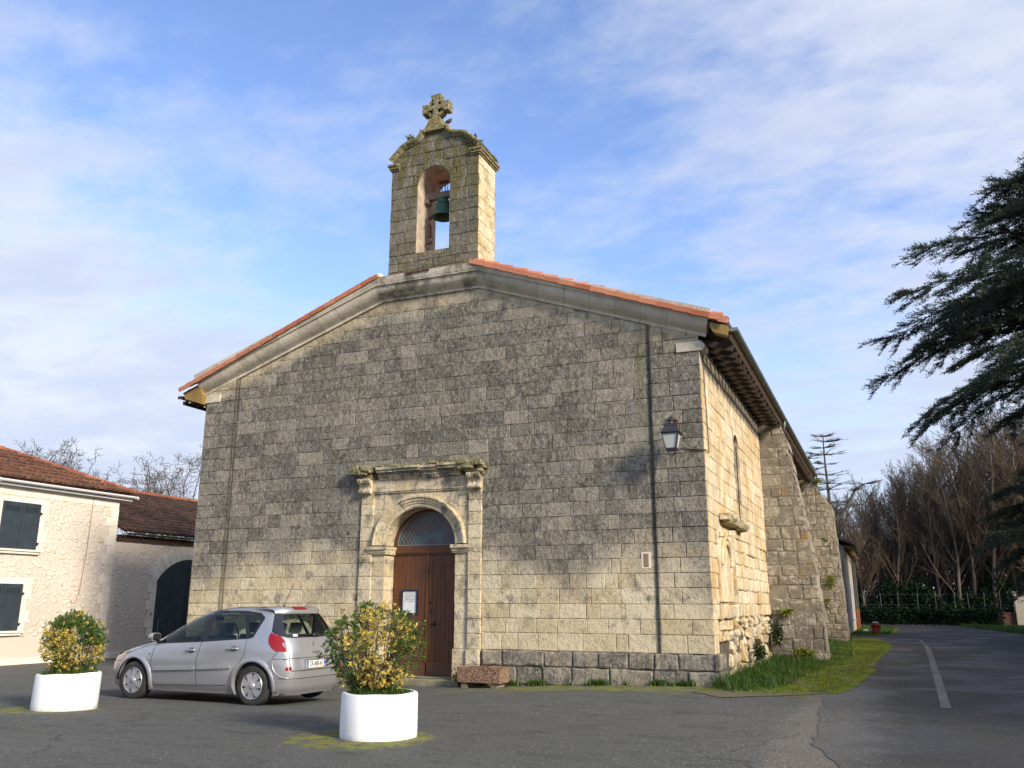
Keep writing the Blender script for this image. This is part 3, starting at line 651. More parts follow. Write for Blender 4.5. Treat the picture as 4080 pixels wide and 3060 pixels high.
# buttresses
def buttress(y0, y1, prof, seed, rough):
    q = MB(); global rng; keep = rng; rng = random.Random(seed)
    X0 = XR-0.2
    hp = []
    for (xa, za), (xb, zb) in zip(prof, prof[1:]):
        a, b = (zb-za), -(xb-xa); L = math.hypot(a, b); hp.append((a/L, b/L, (a*xa+b*za)/L))
    zz = [-0.15]
    while zz[-1] < prof[-1][1]: zz.append(zz[-1]+rng.uniform(0.26, 0.42))
    zz[-1] = prof[-1][1]
    wall(q, lambda u, v, d: Vector((u, y0-d, v)), XR-0.05, -0.5, zz, (), hp, wmin=0.28, wmax=0.62, joint=0.016+.012*(rough > 1.8), jit=0.014*rough, bev=0.020*rough, gap=0.003*rough, prd=0.010*rough)
    P = [(X0, prof[0][1])]+list(prof)+[(X0, prof[-1][1])]
    # outer faces in courses with slightly wavering edge
    for (xa, za), (xb, zb) in zip(prof, prof[1:]):
        k = max(1, int((zb-za)/0.33))
        for j in range(k):
            t0, t1 = j/k, (j+1)/k; o = rng.uniform(-0.015, 0.012)*rough
            a = (xa+(xb-xa)*t0+o, za+(zb-za)*t0); b = (xa+(xb-xa)*t1+o, za+(zb-za)*t1-0.01)
            tn = (rng.random(), rng.random(), rng.random()*0.4)
            q.quads([Vector((a[0]-0.25, y0+0.012, a[1])), Vector((a[0], y0+0.012, a[1])), Vector((b[0], y0+0.012, b[1])), Vector((b[0]-0.25, y0+0.012, b[1])),
                     Vector((a[0]-0.25, y1, a[1])), Vector((a[0], y1, a[1])), Vector((b[0], y1, b[1])), Vector((b[0]-0.25, y1, b[1]))],
                    ((1, 5, 6, 2), (3, 2, 6, 7), (0, 1, 2, 3), (5, 4, 7, 6)), 0, tn)
    q.prism([(X0, prof[0][1])]+[(a-0.03, b) for a, b in prof]+[(X0, prof[-1][1])], lambda u, v, d: Vector((u, d, v)), y0+0.05, y1-0.02, 1)
    rng = keep
    return obj('buttress', q, [M['butt'], M['buttmortar']], church, fix=False)
buttress(28.3, 29.7, [(-1.74, -0.15), (-1.80, 1.3), (-1.90, 2.5), (-2.0, 3.5), (-2.15, 4.6), (-2.32, 5.7), (-2.47, 6.7), (-2.66, 7.3)], 5, 1.7)
b2 = buttress(42.0, 44.0, [(-1.70, -0.15), (-1.72, 1.6), (-1.78, 3.2), (-1.86, 5.0), (-1.90, 5.9), (-2.35, 6.6), (-2.75, 7.35)], 9, 2.0); b2['label'] = 'rough mossy buttress with loose stones'

# raking cornice: short moulded stones along the two slopes and the level top
co = MB()
prof = [(0.0, -0.02), (0.055, -0.02), (0.055, 0.045), (0.09, 0.07), (0.16, 0.10), (0.24, 0.165), (0.285, 0.25), (0.30, 0.325), (0.345, 0.335), (0.345, 0.36), (0.365, 0.39), (0.38, 0.545), (0.0, 0.545)]
line = [Vector((XL-0.05, 7.265)), Vector((-11.42, 9.28)), Vector((-8.65, 9.28)), Vector((XR+0.17, 7.265+0.07))]
def miter(i):
    if i in (0, 3): return None
    a = (line[i]-line[i-1]).normalized(); b = (line[i+1]-line[i]).normalized()
    m = Vector((-a.y-b.y, a.x+b.x)); m.normalize(); return m/m.dot(Vector((-a.y, a.x)))
for i in range(3):
    A, B = line[i], line[i+1]; L = (B-A).length; d = (B-A).normalized(); nn = Vector((-d.y, d.x))
    cuts = [0.0]
    while L-cuts[-1] > 0.95: cuts.append(cuts[-1]+rng.uniform(0.55, 0.85))
    cuts.append(L)
    for j, (s, e) in enumerate(zip(cuts, cuts[1:])):
        n0 = miter(i) if j == 0 and miter(i) is not None else nn; n1 = miter(i+1) if j == len(cuts)-2 and miter(i+1) is not None else nn
        g = 0.004; P0 = A+d*(s+(g if j else 0)); P1 = A+d*(e-(g if j < len(cuts)-2 else 0)); o1 = rng.uniform(-0.006, 0.006); tn = (rng.random(), rng.random(), rng.random())
        v0 = [Vector((P0.x+n0.x*h, YF-(p+o1 if p > 0.01 else 0), P0.y+n0.y*h)) for p, h in prof]
        v1 = [Vector((P1.x+n1.x*h, YF-(p+o1 if p > 0.01 else 0), P1.y+n1.y*h)) for p, h in prof]; k = len(prof)
        co.quads(v0+v1, [(q, (q+1) % k, k+(q+1) % k, k+q) for q in range(k)]+[tuple(range(k-1, -1, -1)), tuple(range(k, 2*k))], 0, tn)
obj('cornice', co, [M['cornice']], church, autos=0.5)
kn = None   # kneeler blocks under the cornice ends
for sx, xe in ((1, XR), (-1, XL)):
    kn = MB()
    kn.box(min(xe-0.5*sx, xe+0.07*sx), max(xe-0.5*sx, xe+0.07*sx), YF-0.075, YF+0.03, 7.02, 7.24, 0, (.7, .5, .3))
    kn.tube([(xe+0.03*sx, YF-0.05, 7.12), (xe+0.03*sx, YF+0.42, 7.12)], 0.105, 14, 0, tone=(.6, .4, .4)); obj('kneeler_stone', kn, [M['cornice']], church, bev=0.01)

# ------------------------------------------------------------------ roof
def rake(x, side): return (7.56+0.36*(-2.62-x)) if side > 0 else (7.40+0.36*(x+17.72))
roof = MB(); zr_r, XC = 0, -10.1
for side in (1, -1):
    xe = -2.62 if side > 0 else -17.72; zr = rake(XC, side); ze = rake(xe, side)
    zr = 10.22
    # board underside and batten edge
    a = (xe, ze-0.10); b = (XC, zr-0.10)
    roof.prism([(a[0], a[1]), (b[0], b[1]), (b[0], b[1]+0.035), (a[0], a[1]+0.035)], lambda u, v, d: Vector((u, d, v)), YF+1.2, 43.2, 1)
    xk = -8.8 if side > 0 else -11.4; zk = b[1]+(a[1]-b[1])*abs(xk-XC)/abs(xe-XC)
    roof.prism([(a[0], a[1]), (xk, zk), (xk, zk+0.035), (a[0], a[1]+0.035)], lambda u, v, d: Vector((u, d, v)), YF-0.26, YF+1.198, 1)
    y = YF-0.05; 
    while y < 43.1:
        for lap in range(10):
            t0, t1 = lap/10, (lap+1.08)/10
            xa, za = xe+(XC-xe)*t0, ze+(zr-ze)*t0; xb, zb = xe+(XC-xe)*min(t1, 1), ze+(zr-ze)*min(t1, 1)
            if abs(xb-XC) < 1.35 and y < YF+1.3: continue
            vs = []
            for (xx, zz_, rad) in ((xa, za+0.045, 0.088), (xb, zb+0.0, 0.07)):
                for k in range(5):
                    an = math.pi*k/4; vs.append(Vector((xx, y+rad*math.cos(an), zz_-0.06+rad*math.sin(an))))
            roof.quads(vs, [(k, k+1, 6+k, 5+k) for k in range(4)], 0, (rng.random(), 0, 0))
        y += 0.21
roof_o = obj('roof', roof, [M['tile'], M['rafter']], church, fix=False)
# verge tiles along the gable edge, each lapping the next
vt = MB()
for side in (1, -1):
    xe = -2.60 if side > 0 else -17.74; xt = -8.72 if side > 0 else -11.48
    zt = 9.885; ze = rake(xe, side)+0.03; L = math.hypot(xt-xe, zt-ze); nseg = 16; ux = (xt-xe)/L; uz = (zt-ze)/L
    nxv, nzv = (-uz, ux) if side < 0 else (uz, -ux)
    for k in range(nseg):
        s0 = L*k/nseg-0.02; s1 = L*(k+1)/nseg+0.05; tn = (rng.random(), rng.random(), 0)
        lift0 = 0.014
        def pt(s, h, yy): return Vector((xe+ux*s+nxv*h, yy, ze+uz*s+nzv*h))
        for (ya, yb, h0, h1) in ((YF-0.405, YF-0.385, -0.10, 0.015), (YF-0.385, YF-0.22, -0.005, 0.015)):
            sk = 0.012
            vs = [pt(s0, h0+lift0, ya-sk), pt(s0, h0+lift0, yb-sk), pt(s0, h1+lift0, yb-sk), pt(s0, h1+lift0, ya-sk), pt(s1, h0, ya), pt(s1, h0, yb), pt(s1, h1, yb), pt(s1, h1, ya)]
            vt.quads(vs, ((3, 2, 1, 0), (4, 5, 6, 7), (0, 1, 5, 4), (1, 2, 6, 5), (2, 3, 7, 6), (3, 0, 4, 7)), 0, tn)
        vs = []
        s0b, s1b = s0+0.18, s1+0.18
        for (s, l, rad) in ((s0b, 0.085, 0.10), (min(s1b, L), 0.045, 0.085)):
            for q in range(7):
                an = math.pi*q/6; vs.append(pt(s, l+rad*math.sin(an)*0.9-0.03, YF-0.22+rad*math.cos(an)))
        vt.quads(vs, [(q, q+1, 8+q, 7+q) for q in range(6)]+[tuple(range(7))], 0, (rng.random(), rng.random(), 0))
    obj('verge_tile_row', vt, M['tile'], church, fix=False); vt = MB()
mo = MB()
mo.box(-11.5, -11.34, YF-0.40, YF+0.1, 9.83, 9.93, 0, (.5, .5, .5)); obj('mortar_fillet', mo, M['dressed'], church, bev=0.02)
# lead flashing and iron strap on the level cornice
fl = MB(); fl.box(-11.3, -8.75, YF-0.36, YF+0.06, 9.826, 9.842); fl.bar((-10.6, YF-0.40, 9.80), (-9.9, YF-0.41, 9.81), 0.03, 0.03); fl.bar((-10.55, YF-0.42, 9.73), (-10.5, YF-0.35, 9.80), 0.02, 0.02); fl.bar((-9.95, YF-0.42, 9.76), (-9.9, YF-0.35, 9.83), 0.02, 0.02)
obj('flashing', fl, M['rust'], church)
# eaves: rafters, board, gutter, fascia
for side in (1, -1):
    xw = XR if side > 0 else XL; xo = -2.60 if side > 0 else -17.74; dz = 0 if side > 0 else -0.14
    y = YF+0.25; dzr = 0 if side > 0 else 0.02
    while y < 43:
        z0 = 7.30+dzr+rng.uniform(-.015, .015); rf = MB(); rf.bar((xw-0.1*side, y, z0+0.02), (xo+rng.uniform(-.02, .02), y, z0-0.235), 0.085, 0.13); obj('rafter', rf, M['rafter'], church); y += rng.uniform(0.48, 0.60)
    bd = MB(); bd.bar((xo, YF-0.2, 7.20+dz), (xo, 43, 7.20+dz), 0.03, 0.10); y = YF-0.1
    while y < 43: bd.box(xo-0.03, xo+0.035, y, y+0.09, 7.255+dz, 7.36+dz, 1); y += 0.2
    obj('eaves_board', bd, [M['rafter'], M['slat']], church)
    gt = MB(); xg = xo+0.10*side; zg = 7.40+dz
    prof_g = [(0.082*math.cos(a), 0.082*math.sin(a)) for a in [math.pi+math.pi*i/10 for i in range(11)]]
    ring = prof_g+[(p*0.9, q*0.9) for p, q in reversed(prof_g)]
    gt.prism(ring, lambda u, v, d: Vector((xg+u, d, zg+v)), YF-0.22, 42.45)
    k = YF
    while k < 42: gt.lathe([(0.088, 0), (0.088, 0.03)], (xg, k, zg), axis='Y', k=10, a0=math.pi, a1=2*math.pi); k += 1.0
    gt.box(xg-0.08, xg+0.08, YF-0.235, YF-0.22, zg-0.08, zg)
    obj('gutter', gt, M['zinc'] if side > 0 else M['darkzinc'], church, fix=False)
    fb = MB()
    xa, xb = (-3.02, -2.64) if side > 0 else (-17.70, -17.24)
    zz0 = 7.20+dz
    if side > 0: fb.prism([(-3.0, 7.47), (-2.93, 7.33), (-2.64, 7.22), (-2.60, 7.36), (-2.62, 7.44), (-2.98, 7.56)], lambda u, v, d: Vector((u, YF-0.30+d, v)), 0, 0.25)
    else: fb.prism([(-17.70, 7.30), (-17.66, 7.16), (-17.08, 6.98), (-17.04, 7.22), (-17.16, 7.50), (-17.3, 7.48)], lambda u, v, d: Vector((u, YF-0.24+d, v)), 0, 0.25)
    obj('yellow_fascia', fb, M['yellow'], church, bev=0.004)
dp = MB(); dp.tube([(-2.5, 28.6, 7.33), (-2.52, 28.62, 7.15), (-2.6, 28.7, 6.95)], 0.045, 8); obj('downpipe', dp, M['zinc'], church, smooth=True); dp = MB(); dp.tube([(-2.5, 42.0, 7.33), (-2.55, 42.0, 7.15), (-3.0, 41.9, 6.75), (-3.15, 41.9, 6.6)], 0.05, 8)
obj('downpipe', dp, M['zinc'], church, smooth=True)

# ------------------------------------------------------------------ bell gable
tw = MB(); TX0, TX1, TY0, TY1 = -11.39, -8.76, YF+0.07, YF+1.13; XC2 = -10.085
OX0, OX1, OZ0, OZ1 = -10.57, -9.60, 10.54, 12.50
tz = [9.80, 10.08, 10.31, OZ0, 10.87, 11.2, 11.54, 11.86, 12.18, OZ1, 12.80, 13.10]
T_f = lambda u, v, d: Vector((u, TY0-d, v)); T_s = lambda u, v, d: Vector((TX1+d, u, v)); T_l = lambda u, v, d: Vector((TX0-d, u, v)); T_b = lambda u, v, d: Vector((u, TY1+d, v))
OR = (OX1-OX0)/2; OC = (OX0+OX1)/2
# the pediment outline (ogee)
ogr = [(TX1-0.02, 13.10), (TX1-0.05, 13.30), (-9.02, 13.50), (-9.20, 13.66), (-9.42, 13.72), (-9.60, 13.77), (-9.74, 13.90), (-9.80, 14.05)]
ogl = [(2*XC2-a, b) for a, b in ogr]
def ocut(z): return math.sqrt(max(0.0, OR*OR-(z-OZ1)**2)) if z > OZ1 else OR
arch_holes = [(OX0, OX1, OZ0, OZ1)]
for fn, mi in ((T_f, 0), (T_b, 0)):
    for (s, e) in ((TX0, OX0), (OX1, TX1)): wall(tw, fn, s, e, tz[3:10], (), (), wmin=0.35, wmax=0.6, joint=0.022, mback=2, mstone=mi, jit=0.008, bev=0.014, prd=0.006)
    wall(tw, fn, TX0, TX1, tz[:4], (), (), wmin=0.4, wmax=0.7, joint=0.022, mback=2, mstone=mi, jit=0.008, bev=0.014, prd=0.006)
    # above the springing: solid sheet with arched cut, as blocks either side + voussoirs
    outer = list(ogr)+list(reversed(ogl))
    N = 14; inner = [(OC+OR*math.cos(math.pi*i/N), OZ1+OR*math.sin(math.pi*i/N)) for i in range(N+1)]
    yy = 0.0
    top = [p for p in outer]
    base_r = [(TX1, OZ1), (TX1, 13.10)]+ogr[1:]
    full = [(TX1, OZ1)]+[(TX1, 13.08)]+ogr[1:]+list(reversed(ogl[1:]))+[(TX0, 13.08), (TX0, OZ1)]+list(reversed(inner))
    pts = [Vector(p) for p in full]
    v, e, f, *_ = geometry.delaunay_2d_cdt(pts, [], [list(range(len(full)))], 1, 1e-6)
    tw.quads([fn(q.x, q.y, -0.02) for q in v], [tuple(t) for t in f], mi, (.5, .5, .5))
    # ashlar blocks above, skipping the arch ring
    rows = [OZ1, 12.80, 13.10, 13.42, 13.72, 14.02]
    for z0, z1 in zip(rows, rows[1:]):
        zm = (z0+z1)/2
        def xo(z):
            for (a, b), (c, d) in zip(ogr, ogr[1:]):
                if b <= z <= d: return a+(c-a)*(z-b)/(d-b)
            return TX1 if z < 13.1 else -9.8
        xr0, xr1 = xo(z0)-0.02, xo(z1)-0.02
        inn = max(0.0, (OR+0.17)**2-(z0-OZ1)**2); ih = math.sqrt(inn) if inn > 0 else 0
        for sg in (1, -1):
            a = XC2+sg*ih if ih else XC2; 
            lo0, lo1 = (a, XC2+sg*(xr0-XC2)), (a, XC2+sg*(xr1-XC2))
            nb_ = 1 if abs(lo0[1]-a) < 0.6 else 2
            for q in range(nb_):
                p = [(lo0[0]+(lo0[1]-lo0[0])*q/nb_, z0), (lo0[0]+(lo0[1]-lo0[0])*(q+1)/nb_, z0), (lo1[0]+(lo1[1]-lo1[0])*(q+1)/nb_, z1), (lo1[0]+(lo1[1]-lo1[0])*q/nb_, z1)]
                if area(p) < 0: p = p[::-1]
                if abs(area(p)) > 0.01: block(tw, p, fn, rng.uniform(-.004, .004), 0.022, 0.005, 0.012, 0.006, mi)
    for i in range(7):
        a0, a1 = math.pi*i/7, math.pi*(i+1)/7
        p = [(OC+OR*math.cos(a0), OZ1+OR*math.sin(a0)), (OC+(OR+.2)*math.cos(a0), OZ1+(OR+.2)*math.sin(a0)), (OC+(OR+.2)*math.cos(a1), OZ1+(OR+.2)*math.sin(a1)), (OC+OR*math.cos(a1), OZ1+OR*math.sin(a1))]
        block(tw, p, fn, 0.006+rng.uniform(-.003, .003), 0.022, 0.004, 0.01, 0.005, mi)
for fn in (T_s, T_l): wall(tw, fn, TY0, TY1, tz, (), (), wmin=0.38, wmax=0.62, joint=0.02, mback=2, mstone=1, jit=0.007, bev=0.012, prd=0.005)
# reveal of the opening
rv = [(OX0, OZ0)]+[(OC-OR*math.cos(math.pi*i/12), OZ1+OR*math.sin(math.pi*i/12)) for i in range(13)]+[(OX1, OZ0)]
for (a, b) in zip(rv, rv[1:]): tw.quads([Vector((a[0], TY0, a[1])), Vector((b[0], TY0, b[1])), Vector((b[0], TY1, b[1])), Vector((a[0], TY1, a[1]))], ((0, 1, 2, 3),), 3, (.6, .5, .4))
tw.box(OX0, OX1, TY0, TY1, OZ0-0.1, OZ0, 4, (.5, .5, .5))
M['reveal'] = simple('pinkish_reveal_stone', (0.40, 0.335, 0.255), 0.95, noise=0.35, nscale=4, bump=0.5, bscale=12)
bg_o = obj('bell_gable', tw, [M['towerf'], M['towers'], M['mortar'], M['reveal'], M['mossy']], church, fix=False)
# coping that follows the ogee, carried back over the thickness, with side string
cp = MB()
def sweep(path, yfront, yback, h=0.13):
    P = [Vector(p) for p in path]; n = len(P); secs = []
    for i in range(n):
        d = (P[min(i+1, n-1)]-P[max(i-1, 0)]).normalized(); nn = Vector((-d.y, d.x))
        if nn.y < 0 and abs(nn.y) > 0.2: nn = -nn
        secs.append([(P[i]+nn*hh, pr) for hh, pr in ((-0.02, 0.02), (0.02, 0.06), (0.055, 0.115), (0.10, 0.125), (0.135, 0.10))])
    for i in range(n-1):
        A, B = secs[i], secs[i+1]
        va = [Vector((p.x, yfront-pr, p.y)) for p, pr in A]+[Vector((p.x, yback+pr, p.y)) for p, pr in reversed(A)]
        vb = [Vector((p.x, yfront-pr, p.y)) for p, pr in B]+[Vector((p.x, yback+pr, p.y)) for p, pr in reversed(B)]
        k = len(va); cp.quads(va+vb, [(q, (q+1) % k, k+(q+1) % k, k+q) for q in range(k)]+([tuple(range(k-1, -1, -1))] if i == 0 else [])+([tuple(range(k, 2*k))] if i == n-2 else []), 0, (rng.random(),)*3)
def spl(pts, k=3):
    o = []
    for i in range(len(pts)-1):
        p0 = Vector(pts[max(i-1, 0)]); p1 = Vector(pts[i]); p2 = Vector(pts[i+1]); p3 = Vector(pts[min(i+2, len(pts)-1)])
        for j in range(k):
            t = j/k; o.append(tuple(0.5*((2*p1)+(-p0+p2)*t+(2*p0-5*p1+4*p2-p3)*t*t+(-p0+3*p1-3*p2+p3)*t**3)))
    o.append(tuple(pts[-1])); return o
sr = spl(ogr[1:]); sweep(sr[::-1], TY0, TY1); sweep([(2*XC2-a, b) for a, b in sr], TY0, TY1)
for x0, x1, sg in ((TX1, TX1, 1), (TX0, TX0, -1)):
    for (h0, h1, p) in ((13.05, 13.10, 0.03), (13.10, 13.17, 0.065), (13.17, 13.23, 0.095)):
        cp.box(min(x0-0.25*sg, x0+p*sg), max(x0-0.25*sg, x0+p*sg), TY0-p, TY1+p, h0, h1-0.002, 0, (.5, .5, .5))
# pedestal of the cross
cp.prism([(-0.31, 13.99), (0.31, 13.99), (0.33, 14.06), (0.27, 14.10), (0.20, 14.22), (0.17, 14.30), (0.17, 14.36), (-0.17, 14.36), (-0.17, 14.30), (-0.20, 14.22), (-0.27, 14.10), (-0.33, 14.06)], lambda u, v, d: Vector((XC2+u, d, v)), TY0-0.10, TY0+0.42, 0, (.5, .5, .5))
obj('coping', cp, [M['mossy']], bg_o, autos=0.7)
# ringed stone cross
cr = MB(); CC = Vector((XC2, TY0+0.10, 14.72)); th = 0.13
def cx(u, v, d): return Vector((CC.x+u, CC.y+d, CC.z+v))
for k in range(4):
    a = k*math.pi/2; ca, sa = math.cos(a), math.sin(a)
    arm = [(-0.055, 0.0), (0.055, 0.0), (0.075, 0.24), (0.135, 0.27), (0.145, 0.40), (-0.145, 0.40), (-0.135, 0.27), (-0.075, 0.24)]
    if k == 2: arm = [(-0.055, 0), (0.055, 0), (0.085, 0.26), (0.15, 0.38), (-0.15, 0.38), (-0.085, 0.26)]
    cr.prism([(u*ca+v*sa, -u*sa+v*ca) for u, v in arm], cx, -th-0.002*k, th+0.002*k, 0, (.5, .5, .5))
RN = 28; ringv = []
for i in range(RN):
    a = 2*math.pi*i/RN
    for (r_, d) in ((0.20, -0.10), (0.29, -0.10), (0.29, 0.10), (0.20, 0.10)): ringv.append(cx(r_*math.cos(a), r_*math.sin(a), d))
cr.quads(ringv, [(4*i+q, 4*i+(q+1) % 4, 4*((i+1) % RN)+(q+1) % 4, 4*((i+1) % RN)+q) for i in range(RN) for q in range(4)], 0, (.5, .5, .5))
obj('stone_cross', cr, [M['mossy']], bg_o, bev=0.008)

# bell, beam and pulley
BC = Vector((-10.05, (TY0+TY1)/2-0.03, 11.70))
bell = thing('bell', BC, 'green bronze bell hanging in the arched opening of the bell gable', 'bell')
q = MB(); q.lathe([(0.0, 0.50), (0.10, 0.50), (0.165, 0.475), (0.185, 0.42), (0.195, 0.30), (0.215, 0.17), (0.26, 0.07), (0.31, 0.0), (0.305, -0.02), (0.27, 0.0), (0.20, 0.12), (0.17, 0.30), (0.0, 0.42)], BC, k=32); q.lathe([(0.199, 0.34), (0.205, 0.35), (0.199, 0.36)], BC, k=32)
obj('bell_body', q, M['bronze'], bell, autos=0.8)
q = MB(); q.bar(BC+Vector((0, 0, 0.35)), BC+Vector((0.02, 0, -0.02)), 0.03, 0.03); rock(q, BC+Vector((0.02, 0, -0.04)), 0.045, 0.045, 0.05, 0, 2); obj('clapper', q, M['rust'], bell)
q = MB()
for i in (-1, 1):
    for j in (-1, 1): q.bar(BC+Vector((0.05*i, 0.05*j, 0.48)), BC+Vector((0.10*i, 0.07*j, 1.02)), 0.018, 0.018)
    q.tube([BC+Vector((0.02*i, 0, 0.49)), BC+Vector((0.09*i, 0, 0.53)), BC+Vector((0.07*i, 0, 0.58)), BC+Vector((0, 0, 0.60))], 0.018, 6)
q.bar(BC+Vector((-0.14, 0, 1.03)), BC+Vector((0.14, 0, 1.03)), 0.09, 0.05)
obj('hanger', q, M['rust'], bell)
q = MB(); q.box(OX0-0.05, OX1+0.05, BC.y-0.07, BC.y+0.09, 12.24, 12.42); q.box(OX0-0.02, OX0+0.12, BC.y-0.12, BC.y+0.12, 12.12, 12.26); obj('beam', q, simple('grey_oak', (0.17, 0.14, 0.12), 0.9, noise=0.4, nscale=9, bump=0.4), bg_o, bev=0.01)
q = MB(); X0_ = OX0+0.15
q.tube([(X0_, TY0+0.45, 11.75), (X0_, TY0+0.45, 10.6)], 0.008, 6); q.lathe([(0.0, -0.03), (0.07, -0.03), (0.07, 0.03), (0, 0.03)], (X0_, TY0+0.45, 11.72), axis='X', k=14)
q.box(X0_-0.03, X0_+0.03, TY0+0.40, TY0+0.5, 11.15, 11.5); q.box(X0_-0.09, X0_+0.06, TY0+0.42, TY0+0.48, 10.95, 11.03); obj('pulley', q, M['rust'], bg_o)
q = MB(); q.box(-9.80, -9.69, TY0+0.55, TY0+0.65, OZ0+0.10, OZ0+0.33); q.box(-9.77, -9.72, TY0+0.57, TY0+0.63, OZ0, OZ0+0.10); tag(obj('floodlight', q, M['white'], bev=0.008), 'small white floodlight box on the sill under the bell', 'floodlight')

def pigeon(loc, rz, label):
    t = thing('pigeon', loc, label, 'bird', 'pigeons perched on the bell gable')
    q = MB(); L = Vector(loc); rot = Matrix.Rotation(rz, 3, 'Z')
    prof = [(0.0, -0.13), (0.018, -0.11), (0.03, -0.07), (0.055, -0.02), (0.062, 0.03), (0.05, 0.075), (0.032, 0.10), (0.0, 0.115)]
    vs = []; k = 10
    for (r_, h) in prof:
        for j in range(k):
            a = 2*math.pi*j/k; v = Vector((h, r_*math.cos(a), r_*math.sin(a)*1.05+0.085+h*0.45)); vs.append(L+rot @ v)
    q.quads(vs, [(i*k+j, i*k+(j+1) % k, (i+1)*k+(j+1) % k, (i+1)*k+j) for i in range(len(prof)-1) for j in range(k)])
    rock(q, L+rot @ Vector((0.085, 0, 0.165)), 0.028, 0.026, 0.03, 0, 3)
    q.bar(L+rot @ Vector((0.108, 0, 0.162)), L+rot @ Vector((0.13, 0, 0.155)), 0.008, 0.008)
    for s in (-1, 1): q.bar(L+rot @ Vector((0.0, 0.02*s, 0.05)), L+rot @ Vector((0.01, 0.02*s, 0.0)), 0.008, 0.008)
    obj('pigeon_body', q, simple('pigeon_grey', (0.035, 0.03, 0.045), 0.7), t, smooth=True)
pigeon((TX1-0.02, TY1-0.08, 13.265), 1.2, 'dark pigeon at the far right shoulder of the bell gable')
pigeon((-9.12, TY0+0.45, 13.72), -0.8, 'dark pigeon on the right curve of the bell gable coping')
pigeon((-9.90, TY0+0.36, 14.36), 0.4, 'reddish dark pigeon just right of the foot of the stone cross')
pigeon((-10.30, TY0+0.34, 14.12), 2.6, 'dark pigeon just left of the foot of the stone cross')

# ------------------------------------------------------------------ doorway
DC, DR, DSP, ZK = -10.175, 0.955, 2.97, 0.93; OPL, OPR, DY = -11.13, -9.22, 18.98
ds = MB()
zz = [-0.45, -0.1, 0.28, 0.61, 0.95, 1.27, 1.60, 1.92, 2.24, 2.56, 2.76]
zz2 = zz+[3.08, 3.40, 3.70, 3.98, 4.24]
def col(u0, u1, zlist, d, mi=0, jit=0.005, j=0.05):
    for z0, z1 in zip(zlist, zlist[1:]):
        dd = d+(0.075 if z1 <= 0.62 else 0)
        block(ds, [(u0, z0), (u1, z0), (u1, z1), (u0, z1)], lambda u, v, q, dd=dd: F_f(u, v, q+dd), rng.uniform(-.003, .003), j+dd, 0.004, 0.012, jit if z0 < 1.5 else 0.004, mi)
col(SUR0, -11.47, zz2, 0.055); col(-8.87, SUR1, zz2, 0.055)
def jamb(u0, u1, zlist, rx):
    # pier blocks that turn the corner into the reveal
    for z0, z1 in zip(zlist, zlist[1:]):
        dd = 0.075 if z1 <= 0.62 else rng.uniform(-.004, .004); g = 0.004; tn = (rng.random(), rng.random(), rng.random()); e = rng.uniform(-0.006, 0.006)
        x0, x1 = min(u0, u1)+(e if rx < u1 and rx == u0 else 0), max(u0, u1)
        if rx == u1: x1 += e-0.002
        ds.box(x0+g, x1-g, YF-dd, DY, z0+g, z1-g, 0, tn)
jamb(-11.47, OPL, zz, OPL); jamb(OPR, -8.87, zz, OPR)
for z0, z1 in zip(zz2[10:], zz2[11:]): pass
# spandrel area between the pilasters above the imposts: backing plus blocks clipped to the arch
N = 22; RO = 1.25; arc_o = [(DC+RO*math.cos(math.pi*i/N), DSP+RO*ZK*math.sin(math.pi*i/N)) for i in range(N+1)]
full = [(-8.87, 2.93), (-8.87, 4.24), (-11.47, 4.24), (-11.47, 2.93), (DC-RO, 2.93)]+list(reversed(arc_o))+[(DC+RO, 2.93)]
v, e, f, *_ = geometry.delaunay_2d_cdt([Vector(p) for p in full], [], [list(range(len(full)))], 1, 1e-6)
ds.quads([F_f(q_.x, q_.y, 0.0) for q_ in v], [tuple(t) for t in f], 0, (.55, .5, .5))
for (z_, xs_) in ((3.40, None), (3.85, None)):
    for sg in (-1, 1):
        h = math.sqrt(max(0, 1-((z_-DSP)/(RO*ZK))**2))*RO
        a = DC+sg*h; b = -8.87 if sg > 0 else -11.47; ds.bar(F_f(a, z_, 0.0), F_f(b, z_, 0.0), 0.006, 0.008, 1, up=(0, 1, 0))
for xs_, z0 in ((-11.2, 3.85), (-9.15, 3.85), (-10.6, 4.14), (-9.75, 4.14)): ds.bar(F_f(xs_, z0, 0.0), F_f(xs_, 4.24, 0.0), 0.006, 0.008, 1, up=(0, 1, 0))
# archivolt: moulded voussoirs with soffit
prf = [(DR, -0.46), (DR, 0.03), (DR+0.03, 0.045), (DR+0.10, 0.045), (DR+0.11, 0.07), (DR+0.16, 0.075), (DR+0.17, 0.10), (DR+0.235, 0.11), (DR+0.25, 0.14), (DR+0.285, 0.145), (DR+0.295, 0.0)]
NV = 11
for k in range(NV):
    a0, a1 = math.pi*k/NV+0.004, math.pi*(k+1)/NV-0.004; secs = []; o_ = rng.uniform(-.006, .006); wear = 0.6 if k in (7,) else 1.0
    for s in range(5):
        a = a0+(a1-a0)*s/4; secs.append([F_f(DC+r_*math.cos(a), DSP+r_*ZK*math.sin(a), d*wear+o_ if d > 0 else d) for r_, d in prf])
    n = len(prf); ds.quads([p for s in secs for p in s], [(s*n+i, s*n+i+1, (s+1)*n+i+1, (s+1)*n+i) for s in range(4) for i in range(n-1)]+[tuple(range(n)), tuple(range(4*n, 5*n))], 0, (rng.random(), rng.random(), rng.random()))
# imposts
for (x0, x1) in ((-11.55, OPL+0.05), (OPR-0.05, -8.84)):
    for (h0, h1, p) in ((2.76, 2.80, 0.03), (2.80, 2.87, 0.055), (2.87, 2.945, 0.10)):
        ds.box(x0-p*0.3, x1+p*0.3, YF-p-0.02, DY, h0+0.001, h1-0.001, 0, (.4, .3, .8))
